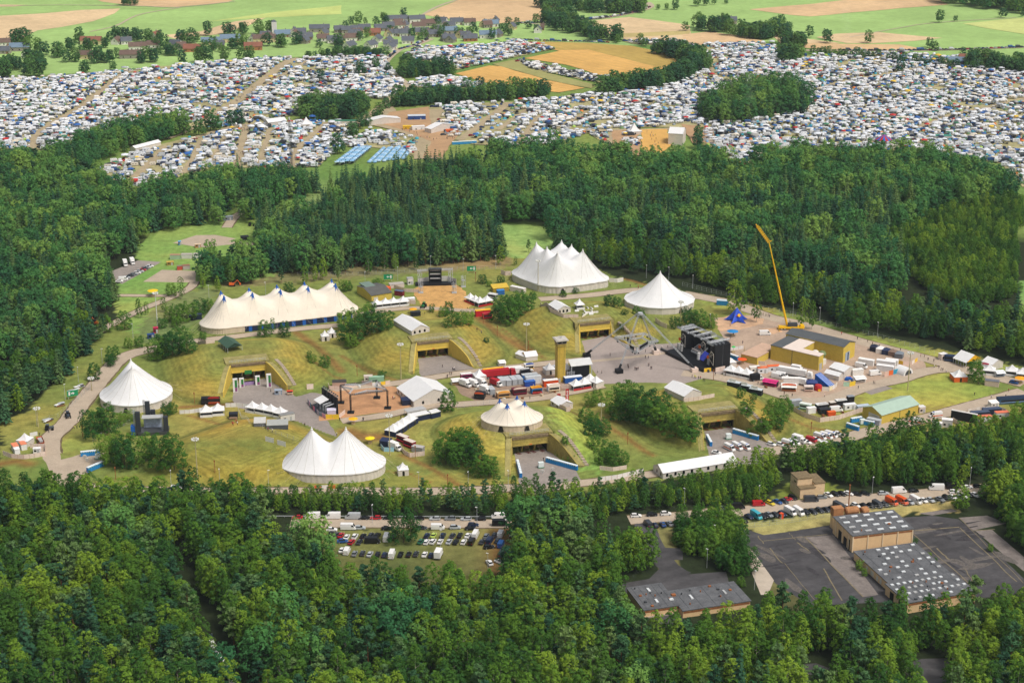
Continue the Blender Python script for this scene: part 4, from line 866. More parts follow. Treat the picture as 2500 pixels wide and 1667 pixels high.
m_cloth=mat('cloth',objcol=True,noise=0.1,rough=0.7)
m_green=mat('sign_green','1c8f5e',noise=0.05,rough=0.5)
m_pink=mat('hoarding','e2cdbf',noise=0.12,scale=0.5,noise2=0.1,scale2=2.0,rough=0.7)
m_pinkrib=mat('hoarding_rib','c9a592',noise=0.1)
m_lamp=mat('lamp_glass','e8e8e2',noise=0.02,rough=0.2)
m_pole=mat('pole_paint','b7ab84',noise=0.15,rough=0.6)
m_wood=mat('wood','8a5a38',noise=0.25,scale=1.5)
m_roofdark=mat('roof_dark','5a5752',noise=0.25,scale=0.3,noise2=0.15,scale2=1.5,rough=0.9)
m_bluew=mat('portaloo_blue','1673ba',noise=0.05,rough=0.4)
m_white2=mat('white_paint','e9e7e3',noise=0.05,rough=0.4)
m_grey=mat('grey_panel','b5b5b3',noise=0.1,rough=0.5)
def cast_out(p,o,outline):
 """distance from o through p to the outline"""
 dx,dy=p[0]-o[0],p[1]-o[1]
 L=math.hypot(dx,dy)
 if L<1e-6:return 1e9,0
 dx/=L;dy/=L
 best=1e9
 for a,b in zip(outline,outline[1:]+outline[:1]):
  ex,ey=b[0]-a[0],b[1]-a[1]
  den=dx*ey-dy*ex
  if abs(den)<1e-9:continue
  t=((a[0]-o[0])*ey-(a[1]-o[1])*ex)/den
  s=((a[0]-o[0])*dy-(a[1]-o[1])*dx)/den
  if t>1e-6 and-1e-6<=s<=1+1e-6:best=min(best,t)
 return best,L
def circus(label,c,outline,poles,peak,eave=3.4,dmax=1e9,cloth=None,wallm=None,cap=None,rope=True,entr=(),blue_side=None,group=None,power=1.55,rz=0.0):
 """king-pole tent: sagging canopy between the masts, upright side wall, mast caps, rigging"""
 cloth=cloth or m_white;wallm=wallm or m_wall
 t=thing('circus_tent',label,'tent',(c.x,c.y,c.z-0.05),rz,group)
 pts=[tuple(p)for p in outline]
 n=len(pts)
 xs=[p[0]for p in pts];ys=[p[1]for p in pts]
 inner=[]
 st=max(max(xs)-min(xs),max(ys)-min(ys))/34
 gx_=np.arange(min(xs),max(xs),st);gy_=np.arange(min(ys),max(ys),st)
 GX,GY=np.meshgrid(gx_,gy_)
 m=inpoly(GX,GY,pts)&(segdist(GX,GY,pts+[pts[0]])>st*0.6)
 inner=[(a,b)for a,b in zip(GX[m],GY[m])if min(math.hypot(a-p[0],b-p[1])for p in poles)>st*1.3]
 for p in poles:
  inner.append((p[0],p[1]))
  for r in(0.35,0.9,1.6):
   inner+=[(p[0]+r*math.cos(k*math.pi/4+r),p[1]+r*math.sin(k*math.pi/4+r))for k in range(8)]
 allp=pts+inner
 vs,_,fs,_,_,_=delaunay_2d_cdt([Vector((p[0],p[1]))for p in allp],[],[list(range(n))],1,1e-4)
 mb=MB()
 def surf(v):
  f,num=0.0,0.0
  for p in poles:
   D,L=cast_out(v,p,pts)
   tt=min(1.0,max(L/D,L/dmax))if L>1e-6 else 0.0
   num+=((1-tt)**power)**5
  return eave+(peak-eave)*min(num**0.2,1.0)
 for v in vs:mb.v.append((v.x,v.y,surf(v)))
 mb.f=[tuple(f)for f in fs];mb.m=[0]*len(mb.f)
 if mb.f and(Vector(mb.v[mb.f[0][1]])-Vector(mb.v[mb.f[0][0]])).cross(Vector(mb.v[mb.f[0][2]])-Vector(mb.v[mb.f[0][0]])).z<0:mb.f=[tuple(reversed(f))for f in mb.f]
 mb.obj('canopy',cloth,t,smooth=True)
 sm=MB()
 for p in pts[::2]:
  q=min(poles,key=lambda o:math.hypot(o[0]-p[0],o[1]-p[1]));last=None
  for k in range(13):
   u=k/12;x,y=q[0]+(p[0]-q[0])*(.05+.95*u),q[1]+(p[1]-q[1])*(.05+.95*u)
   cur=(x,y,surf(Vector((x,y)))+.02)
   if last:sm.bar(last,cur,.07,0,3)
   last=cur
 sm.obj('seam',m_seam,t)
 cx,cy_=sum(xs)/n,sum(ys)/n
 wb=MB();up,lo=[],[]
 N=n*2
 for k in range(N):
  a,b=pts[(k//2)%n],pts[(k//2+1)%n]
  p=(a[0]+(b[0]-a[0])*0.5*(k%2),a[1]+(b[1]-a[1])*0.5*(k%2))
  s=0.985 if k%2 else 0.975
  q=(cx+(p[0]-cx)*s,cy_+(p[1]-cy_)*s)
  up.append((q[0],q[1],eave-0.02));lo.append((q[0]*1.004,q[1]*1.004,-1.0))
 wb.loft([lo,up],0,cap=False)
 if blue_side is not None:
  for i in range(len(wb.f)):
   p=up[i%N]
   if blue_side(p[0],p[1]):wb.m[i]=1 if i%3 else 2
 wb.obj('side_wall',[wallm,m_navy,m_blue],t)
 vb=MB()
 vb.loft([[(p[0]*1.002,p[1]*1.002,eave-(0.42 if i%2 else 0.3))for i,p in enumerate(pts)],[(p[0],p[1],eave+0.01)for p in pts]],0,cap=False)
 vb.obj('valance',cloth,t)
 for i in entr:
  a,b=pts[i%n],pts[(i+1)%n]
  e=MB();mid=((a[0]+b[0])/2*1.0,(a[1]+b[1])/2*1.0);d=Vector((b[0]-a[0],b[1]-a[1])).normalized()*1.4
  e.poly([(mid[0]-d.x,mid[1]-d.y,0),(mid[0]+d.x,mid[1]+d.y,0),(mid[0]+d.x*.4,mid[1]+d.y*.4,2.9),(mid[0]-d.x*.4,mid[1]-d.y*.4,2.9)])
  e.obj('entrance',m_hole,t)
 for p in poles:
  k=MB()
  if cap:
   r0=[(p[0]+.28*math.cos(q*math.pi/6),p[1]+.28*math.sin(q*math.pi/6),peak+0.9)for q in range(12)]
   r1=[(p[0]+(.62 if q%2 else .5)*math.cos(q*math.pi/6),p[1]+(.62 if q%2 else .5)*math.sin(q*math.pi/6),peak-0.4)for q in range(12)]
   r2=[]
   for q in range(12):
    rr=1.45 if q%2 else 0.65
    px_,py_=p[0]+rr*math.cos(q*math.pi/6),p[1]+rr*math.sin(q*math.pi/6)
    D,L=cast_out((px_,py_),p,pts)
    r2.append((px_,py_,eave+(peak-eave)*(1-min(1,L/D))**power+0.25))
   k.loft([r2,r1,r0],0)
  else:
   ring=lambda r,z:[(p[0]+r*math.cos(q*math.pi/4),p[1]+r*math.sin(q*math.pi/4),z)for q in range(8)]
   k.loft([ring(.55,peak-.7),ring(.5,peak),ring(.15,peak+.25),ring(.3,peak+.55),ring(.08,peak+1.0)],0)
  k.obj('mast_cap',cap or m_white2,t)
 if rope:
  rp=MB()
  for k in range(0,n,2):
   p=pts[k];L=math.hypot(p[0]-cx,p[1]-cy_)
   q=(p[0]+(p[0]-cx)/L*4.2,p[1]+(p[1]-cy_)/L*4.2)
   zg=hz(c.x+q[0],c.y+q[1])-c.z if rz==0 else 0
   rp.bar((p[0],p[1],eave),(q[0],q[1],zg),0.045,0,3)
   rp.bar((q[0],q[1],zg-.1),(q[0],q[1],zg+.5),0.06,0,4)
  rp.obj('rigging',m_rope,t)
 return t
def oval(a,b,n=48,rot=0.0,pw=2.0):
 r=[]
 for k in range(n):
  th=2*math.pi*k/n
  c,s=math.cos(th),math.sin(th)
  x=a*math.copysign(abs(c)**(2/pw),c);y=b*math.copysign(abs(s)**(2/pw),s)
  r.append((x*math.cos(rot)-y*math.sin(rot),x*math.sin(rot)+y*math.cos(rot)))
 return r
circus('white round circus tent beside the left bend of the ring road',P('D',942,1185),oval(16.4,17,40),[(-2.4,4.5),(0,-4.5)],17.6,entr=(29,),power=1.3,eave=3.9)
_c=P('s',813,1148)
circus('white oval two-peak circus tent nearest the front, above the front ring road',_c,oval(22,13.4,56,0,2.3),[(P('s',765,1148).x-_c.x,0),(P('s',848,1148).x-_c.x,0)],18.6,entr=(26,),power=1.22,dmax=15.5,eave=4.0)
_c=P('E',1510,385)
_ol=[(p.x-_c.x,p.y-_c.y)for p in PP('E',[(1172,352),(1178,368),(1230,395),(1350,440),(1420,453),(1500,457),(1650,441),(1740,428),(1836,411),(1843,400),(1840,385),(1790,355),(1650,325),(1560,312),(1480,308),(1330,312),(1240,325),(1185,338)])]
def dense(ol,k=3):
 return[(a[0]+(b[0]-a[0])*i/k,a[1]+(b[1]-a[1])*i/k)for a,b in zip(ol,ol[1:]+ol[:1])for i in range(k)]
_ol=dense(_ol)
if sum(a[0]*b[1]-b[0]*a[1]for a,b in zip(_ol,_ol[1:]+_ol[:1]))<0:_ol.reverse()
_pk=[(P('E',x,y+242).x-_c.x,P('E',x,y+242).y-_c.y)for x,y in((1343,115),(1515,100),(1415,148),(1583,131),(1487,185),(1660,166))]
circus('big white circus tent with six peaks near the wood edge',_c,_ol,_pk,21.0,eave=4.2,power=1.35,dmax=23,entr=(next(i for i in range(len(_ol))if _ol[i][1]==min(p[1]for p in _ol)),),rope=True)
circus('white single-peak circus tent standing right of the six-peaked one',P('E',2190,531),oval(19,17,16),[(0,0)],18.2,eave=3.8,power=1.5,entr=(13,))
_c=P('D',1928,642)
_a=Vector((0.937,0.349));_b=Vector((0.349,-0.937))
_pl=[(_a*(14.6*i)+_b*(4.0*j))for i in(-2,-1,0,1,2)for j in(-1,1)]
_ol=[]
for x,y in oval(1,1,60,0,2.0):
 e=(29.2 if x>0.001 else-29.2 if x<-0.001 else 0)+x*12.5
 q=_a*e-_b*(-y)*11.0
 _ol.append((q.x,q.y))
_ol2=[]
for p,q in zip(_ol,_ol[1:]+_ol[:1]):
 k=max(1,int(math.hypot(q[0]-p[0],q[1]-p[1])/3.5))
 _ol2+=[(p[0]+(q[0]-p[0])*i/k,p[1]+(q[1]-p[1])*i/k)for i in range(k)]
_ol=_ol2
if sum(a[0]*b[1]-b[0]*a[1]for a,b in zip(_ol,_ol[1:]+_ol[:1]))<0:_ol.reverse()
circus('very long cream circus tent with two rows of blue-capped peaks',_c,_ol,[(p.x,p.y)for p in _pl],17.6,cloth=m_cream,wallm=m_creamw,cap=m_blue,blue_side=lambda x,y:Vector((x,y)).dot(_b)>8.5 and Vector((x,y)).dot(_a)>-22,power=1.3,dmax=22)
_c=G('E',1176,1345)
_pl=[(P('E',x,y+141).x-P('E',1172,1335).x,P('E',x,y+141).y-P('E',1172,1335).y)for x,y in((1090,1188),(1205,1168),(1140,1222),(1255,1205))]
circus('round cream circus tent with four blue-capped peaks on the front bunker mound',_c,oval(13.4,10.6,44),_pl,10.0,eave=3.1,cloth=m_cream,wallm=m_creamw,cap=m_blue,entr=(30,36),power=1.35,dmax=11)
def bunker(b,label,wm,signs=False):
 t=thing('bunker',label,'bunker',(b['o'].x,b['o'].y,0),b['a'])
 M=Matrix.Rotation(b['a'],3,'Z')
 def terr(x,y):
  p=M@Vector((x,y,0));return hz(b['o'].x+p.x,b['o'].y+p.y)
 o=MB();H_=b['h']
 o.box(0,0.3,4.35,17.2,1.2,H_-1.4-4.35,0)
 o.box(0,-0.55,4.15,16.2,0.5,0.5,0)
 for s in(-1,1):o.box(s*8.2,0.3,0,0.9,1.25,4.35,0)
 o.obj('portal',wm,t)
 o=MB()
 n=14
 for k in range(n):o.box(-8+16*(k+.5)/n,0.2,H_-1.4,16/n,1.5,1.1+R.uniform(-.12,.15),0)
 o.obj('parapet',m_parapet,t)
 o=MB();o.box(0,5.6,H_-0.35,20.5,9.6,0.4,0);o.obj('roof',m_verge,t)
 for s in(-1,1):
  o=MB();o.box(s*9.5,5.2,0,1.6,9.4,H_-.36);o.obj('abutment',m_verge,t)
 o=MB()
 o.poly([(-8,8.4,0),(8,8.4,0),(8,8.4,4.4),(-8,8.4,4.4)]);o.poly([(-7.75,0.9,0),(-7.75,8.4,0),(-7.75,8.4,4.4),(-7.75,0.9,4.4)]);o.poly([(7.75,8.4,0),(7.75,0.9,0),(7.75,0.9,4.4),(7.75,8.4,4.4)])
 o.poly([(-8,8.4,4.3),(8,8.4,4.3),(8,0.9,4.3),(-8,0.9,4.3)])
 o.obj('chamber',m_hole,t)
 for x in(-2.8,2.8):
  o=MB();o.loft([[(x-.35,3,0),(x+.35,3,0),(x+.35,3.9,0),(x-.35,3.9,0)],[(x-.35,.9,4.3),(x+.35,.9,4.3),(x+.35,2.4,4.3),(x-.35,2.4,4.3)]]);o.obj('pillar',wm,t)
  o=MB();pts=[(x+2.8+1.1*math.cos(a),4.6,0.2+3.4*math.sin(a))for a in np.linspace(0,math.pi,9)];o.poly(pts);o.obj('arch',mat('arch_tan','9c7a58',noise=0.2),t)
 for x in(-5.4,-1.2,1.2,5.0):
  o=MB();o.bar((x-.7,2.6,.25),(x+.7,-0.4,.25),.13);o.bar((x+.3,2.6,.25),(x+1.5,-0.2,.25),.13);o.obj('barrier',mat('barrier_red','7c2f26',noise=0.2),t)
 for s in(-1,1):
  o=MB();v=MB();N=12
  ring,vr=[],[]
  for k in range(N+1):
   u=k/N;x=s*(8+6.5*u);y=-20*u
   ox,oy=s*0.95,-0.31
   z=max(0.35,min(H_,(terr(x+ox*2.4,y+oy*2.4))+0.25))if k else H_-0.3
   ring.append([(x,y,-0.2),(x,y,z),(x+ox*.5,y+oy*.5,z),(x+ox*.5,y+oy*.5,-0.2)])
   vr.append([(x+ox*.52,y+oy*.52,-0.2),(x+ox*.52,y+oy*.52,z-.12),(x+ox*3.2,y+oy*3.2,terr(x+ox*3.2,y+oy*3.2)+0.12),(x+ox*3.2,y+oy*3.2,-0.3)])
  o.loft(ring,0,closed=True);o.obj('wing_wall',wm,t)
  v.loft(vr,0);v.obj('verge',m_verge,t)
 o=MB()
 for k in range(16):
  u=k/15;y=1-21*u;x=13.6+4.6*u
  z=terr(x,y)
  if z<=0.1 and o.v:break
  if z>0.1:o.box(x,y,z-1.5,1.6,1.5,1.8,0)
 if o.v:o.obj('stair',m_conc,t)
 o=MB()
 for x in np.linspace(-8.6,8.6,13):o.bar((x,1.4,H_),(x,1.4,H_+1.3),.05,0,4)
 for z in(.65,1.28):o.bar((-8.6,1.4,H_+z),(8.6,1.4,H_+z),.05,0,4)
 o.obj('railing',m_steel,t)
 o=MB();o.poly([(-.75,-0.82,4.35),(.75,-0.82,4.35),(.45,-0.82,4.75),(-.45,-0.82,4.75)]);o.obj('sign',m_orange,t)
 return t
BL=['yellow bunker portal with white columns in its mouth, left of the sandy stage floor','yellow bunker portal below the long white marquee in the middle','yellow bunker portal behind the legged truss arch','','weathered concrete bunker portal below the round cream tent','weathered mossy concrete bunker portal with ambulances on its forecourt']
for b,l,wm in zip(BUNK,BL,(m_yel,m_yel,m_yel,m_yelold,m_yelold,m_yelold)):
 if b['portal']:bunker(b,l,wm)
def marquee(label,p0,p1,wid,eave,ridge,roof=None,wall=None,side=1,group=None,name='marquee',windows=0,gable_win=0,open_=False,gable=None,z=None,bays=5):
 """p0-p1: foot of one long side; the tent extends to the left of it (side=1) or to the right (-1)"""
 roof=roof or m_white;wall=wall or m_wall
 L=math.hypot(p1[0]-p0[0],p1[1]-p0[1]);rz=ang(p0,p1)
 z=p0[2]if z is None else z
 t=thing(name,label,'tent',(p0[0],p0[1],z-.05),rz,group)
 y0,y1=(0,wid)if side>0 else(-wid,0);ym=(y0+y1)/2;e=.25
 r=MB()
 for k in range(bays):
  a,c=L*k/bays-(e if k==0 else 0),L*(k+1)/bays+(e if k==bays-1 else 0)
  sg=0.05
  for(ya,za),(yb,zb)in(((y0-e,eave-.05),(ym,ridge)),((ym,ridge),(y1+e,eave-.05))):
   m_=((a+c)/2)
   r.poly([(a,ya,za),(m_,ya,za-sg),(m_,yb,zb-sg),(a,yb,zb)]);r.poly([(m_,ya,za-sg),(c,ya,za),(c,yb,zb),(m_,yb,zb-sg)])
 r.obj('roof',roof,t)
 w_=MB()
 if not open_:
  for x,fl in((0,1),(L,0)):
   q=[(x,y0,-.8),(x,y1,-.8),(x,y1,eave),(x,ym,ridge-.03),(x,y0,eave)]
   w_.poly(q if not fl else q[::-1])
  for y in(y0,y1):
   q=[(0,y,-.8),(L,y,-.8),(L,y,eave),(0,y,eave)]
   w_.poly(q if y==y0 else q[::-1])
  w_.obj('wall',wall,t)
 else:
  for k in range(bays+1):
   for y in(y0+.1,y1-.1):
    o=MB();o.box(min(max(L*k/bays,.1),L-.1),y,-.5,.18,.18,eave+.45);o.obj('leg',m_steel,t)
 if gable:
  for x in(-.02,L+.02):
   g=MB();g.poly([(x,y0,eave),(x,y1,eave),(x,ym,ridge)]);g.obj('gable',gable,t)
 def arch(pts_fn):
  o=MB();o.poly([pts_fn(u,v)for u,v in[(-.55,.9),(.55,.9),(.55,1.9)]+[(.55*math.cos(a),1.9+.5*math.sin(a))for a in(0.6,1.2,1.57,1.95,2.55)]+[(-.55,1.9)]]);o.obj('window',m_glass,t)
 yf=y0 if side>0 else y1
 for k in range(windows):
  x=L*(k+.5)/windows
  for yy in((y0-.03),)if side>0 else((y0-.03),(y1+.03)):arch(lambda u,v:(x+u,yy,v))
 for k in range(gable_win):
  y=y0+(y1-y0)*(k+.6)/(gable_win+.6)
  arch(lambda u,v:(L+.03,y+u,v));arch(lambda u,v:(-.03,y+u,v))
 return t
def pagoda(label,c,rz,s=5.0,eave=2.6,peak=5.4,group=None,skirt=None,open_=True,cloth=None,counter=None):
 t=thing('pagoda_tent',label,'tent',(c.x,c.y,c.z-.03),rz,group)
 h=s/2
 r=MB();rings=[]
 for u in(1,.7,.42,.2,.08,0.015):
  zz=eave+(peak-eave)*(1-u)**1.7
  q=h*u*1.03
  rings.append([(-q,-q,zz),(0,-q*(1-.06*u),zz-.02),(q,-q,zz),(q,0,zz),(q,q,zz),(0,q,zz),(-q,q,zz),(-q,0,zz)])
 r.loft(rings);r.obj('canopy',cloth or m_white,t)
 v=MB();v.loft([[(-h,-h,eave-.35),(h,-h,eave-.35),(h,h,eave-.35),(-h,h,eave-.35)],[(-h,-h,eave+.01),(h,-h,eave+.01),(h,h,eave+.01),(-h,h,eave+.01)]],cap=False);v.obj('valance',cloth or m_white,t)
 if open_:
  for x in(-1,1):
   for y in(-1,1):
    o=MB();o.box(x*(h-.08),y*(h-.08),-.6,.13,.13,eave+.5);o.obj('leg',m_steel,t)
  o=MB();o.box(0,0,0.02,s*.8,s*.8,1.0);o.obj('interior',counter or m_dsteel,t)
  o=MB();o.box(0,-h+.15,0,s*.96,.3,1.05);o.obj('counter',skirt or m_white2,t)
 else:
  o=MB();o.prism([(-h,-h),(h,-h),(h,h),(-h,h)],-.6,eave-.02);o.obj('wall',skirt or m_wall,t)
  o=MB();o.poly([(-.5,-h-.02,.05),(.5,-h-.02,.05),(.5,-h-.02,1.9),(0,-h-.02,2.2),(-.5,-h-.02,1.9)]);o.obj('entrance',m_glass,t)
 return t
marquee('long white marquee with arched gable windows on the second bunker mound',G('E',362,668),G('E',486,741),10,2.6,5.0,side=1,windows=0,gable_win=3)
marquee('big square white marquee right of the sandy stage floor',P('E',384,1140),P('E',500,1236),20,3.0,7.2,side=1,windows=5,gable_win=2,bays=6)
marquee('long white marquee on the grass roof of the last bunker',G('E',2225,1135),G('F',12,1196),10,2.7,5.0,side=1,bays=6)
marquee('very long low white tent half hidden by the trees at the front',P('H',2215,165),P('I',372,80),9,2.8,5.0,side=1,windows=9,bays=9,gable_win=2)
marquee('dark green open-sided tent on top of the first bunker mound',G('D',1505,812),G('D',1568,862),7.5,2.6,4.6,roof=mat('green_canvas','3f5c4a',noise=0.12,stripes=None),wall=mat('green_side','2c4436',noise=0.1),side=1,bays=4,open_=True,gable=MATS['green_side'])
marquee('glass-sided white tent on the terrace above the third bunker',G('E',1428,560),G('E',1490,598),7.5,2.7,4.6,side=1,windows=3,gable_win=3)
marquee('white food tent with yellow gables by the right bend of the road',P('F',1862,935),P('F',1950,968),11,3.0,6.0,side=1,open_=True,gable=m_gold)
marquee('large white backstage tent beside the yellow hall',P('V',1610,360),P('V',1820,430),8,3.4,4.8,side=1)
marquee('small white backstage tent before the larger one',P('V',1540,420),P('V',1745,475),4.5,2.6,3.8,side=1)
marquee('low white hall tent behind the lorries at the far edge of the right lawn',P('F',2060,960),P('F',2130,985),8,3.2,5.0,side=1)
marquee('low white tent with a grey front left of the watchtower road',P('E',1200,895),P('E',1270,920),5,2.4,3.4,side=1)
marquee('white kiosk tent with a yellow gable and dark counter near the floodlight mast',P('E',1272,922),P('E',1352,912),6,2.5,4.2,side=1,gable=m_gold)
_p=P('E',1442,1222);marquee('small white tent with a pink hoarding below the red banner',_p,P('E',1502,1262),7,2.7,4.2,side=1,windows=2,z=hz(_p.x+3,_p.y))
RZ=rad(17)
PG=[('white pagoda tent, left one of the pair on the lawn edge','D',1420,1290,5.5,1,None,RZ*.6),('white pagoda tent, right one of the pair on the lawn edge','D',1503,1280,5.5,1,None,RZ*.6),('small closed white pagoda tent in the hollow right of the first bunker','D',2238,772,4,0,None,RZ),('small white pagoda tent half behind the round clump of trees','D',2285,750,4,0,None,RZ),('white single pagoda tent right of the two-peak circus tent','H',425,128,4.4,0,None,.2),('white pagoda tent with orange banners on its walls on the right lawn','F',1900,1046,6.5,0,'orange',.1),('white pagoda tent on the terrace above the third bunker','E',1640,555,4.5,1,None,RZ),('white pagoda tent among the lorries left of the red ones','T',530,330,5.5,0,None,RZ),('white pagoda tent left of the watchtower','E',1432,1000,5,0,None,RZ),('white pagoda tent right of the watchtower','E',1555,1000,5,0,None,RZ),('white pagoda tent beside the orange roofed cabins in the lower left corner','D',175,1490,5.5,0,None,-.3),('white pagoda tent partly hidden behind the black stage wall','F',315,950,6,0,None,RZ)]
for l,t,x,y,s,op,sk,rz in PG:
 pagoda(l,G(t,x,y),rz,s,open_=bool(op),skirt=m_orange if sk else None)
def prow(pts,s,words,grp,op=True,skirt=None,rz=None,peak=5.2):
 ws=[G(*p)for p in pts]
 a=ang(ws[0],ws[-1])if rz is None else rz
 for i,w_ in enumerate(ws):
  pagoda(f'white pagoda, {ORD[i]} from the left {words}',w_,a,s,open_=op,group=grp,skirt=skirt,peak=peak)
prow([('D',1740,1262),('D',1806,1272),('D',1868,1284),('D',1932,1300)],5,'in the row along the forecourt of the first bunker','pagodas on the first forecourt')
prow([('E',246,550),('E',306,543),('E',362,537),('E',428,530)],5.2,'in the bar row before the yellow workshop','bar row before the workshop')
prow([('E',890,510),('E',925,525)],5,'in the left wing of the straw floor bar','bar by the straw floor',skirt=m_red)
prow([('E',955,535),('E',1005,525)],5.2,'in the right wing of the straw floor bar','bar by the straw floor',skirt=m_red)
prow([('E',1615,1108),('E',1672,1098)],5.2,'in the red bar right of the watchtower','bar right of the watchtower',skirt=m_red)
prow([('E',1712,1072),('E',1755,1088)],5.2,'behind the bar right of the watchtower','bar right of the watchtower',op=False)
prow([('F',332,1008),('F',386,1018),('F',440,1030)],5.4,'in the bar row beside the main stage','bar row beside the main stage',skirt=m_white2)
prow([('F',2110,1005),('F',2265,1010),('F',2338,1028)],5.6,'along the far edge of the right lawn','pagodas by the right lawn')
prow([('U',1440,1045),('U',1510,1005),('U',1590,950),('U',1700,880)],5.6,'in the curved row climbing round the front mound','curved row round the front mound',op=False,skirt=m_navy)
for i,(x0,y0,x1,y1)in enumerate(((1760,850,2040,790),(2040,800,2190,760),(1660,780,1960,720))):
 p,q=P('U',x0,y0),P('U',x1,y1)
 t=thing('canopy_roof',['flat white canopy with navy side cloths along the front mound','short flat white canopy at the tree end of the curved row','pale grey sloping stand behind the curved tent row'][i],'canopy',p,ang(p,q))
 L=(q-p).length
 o=MB();o.box(L/2,1.5,2.6,L,4,.15);o.obj('roof',[m_white,m_white,m_grey][i],t)
 o=MB();o.box(L/2,-.3,0,L,.1,2.3);o.obj('side_cloth',[m_navy,m_navy,m_white2][i],t)
 for k in range(4):
  o=MB();o.box(L*k/3*.98+.1,3.2,0,.12,.12,2.6);o.obj('leg',m_steel,t)
def gable_hall(label,c0,c1,wid,eave,ridge,wall,roof,name='hall',side=1,doors=(),two=None):
 L=(c1-c0).length
 t=thing(name,label,'building',(c0.x,c0.y,0),ang(c0,c1))
 y0,y1=(0,wid)if side>0 else(-wid,0);ym=(y0+y1)/2
 w_=MB()
 for x,f in((0,1),(L,0)):
  q=[(x,y0,-.3),(x,y1,-.3),(x,y1,eave),(x,ym,ridge),(x,y0,eave)];w_.poly(q[::-1]if f else q)
 for y in(y0,y1):
  q=[(0,y,-.3),(L,y,-.3),(L,y,eave),(0,y,eave)];w_.poly(q if y==y0 else q[::-1])
 w_.obj('wall',wall,t)
 r=MB();e=.35;sl=(ridge-eave)/(wid/2)
 for a,b in(((y0-e,eave-e*sl+.06),(ym,ridge+.06)),((ym,ridge+.06),(y1+e,eave-e*sl+.06))):
  r.poly([(-e,a[0],a[1]),(L+e,a[0],a[1]),(L+e,b[0],b[1]),(-e,b[0],b[1])])
  r.poly([(-e,a[0],a[1]-.18),(L+e,a[0],a[1]-.18),(L+e,a[0],a[1]),(-e,a[0],a[1])])
 r.obj('roof',roof,t)
 for(face,u,wd,hh,m_,nm)in doors:
  o=MB()
  if face=='front':x=u;o.box(x,y0-.04,0,wd,.12,hh)
  elif face=='left':o.box(-.04,y0+u,0,.12,wd,hh)
  else:o.box(L+.04,y0+u,0,.12,wd,hh)
  o.obj(nm,m_,t)
 return t
m_pale=mat('pale_door','d8d0c0',noise=0.1)
gable_hall('yellow gabled hall with a pale green roof at the right of the site',P('F',1368,1352),P('F',1622,1275),11.5,4.4,6.6,m_yel,mat('green_roof','a9bfae',noise=0.08,stripes=None,noise2=0.06),side=1,doors=(('left',4.5,6.5,3.4,m_pale,'door'),('front',11.5,.15,4.3,m_dsteel,'downpipe'),('front',18,1.2,2.2,m_yelold,'door')))
t=gable_hall('yellow workshop with a dark roof behind the bar row',P('E',210,515),P('E',348,492),19,4.0,5.6,m_yel,mat('workshop_roof','5d5d59',noise=0.2,noise2=0.12),side=1,doors=(('front',2.5,2.5,2.6,m_pale,'door'),))
o=MB();o.box(4.5,15,5.0,6,9,.5);o.obj('roof_light',mat('roof_green','74877c',noise=0.1),t)
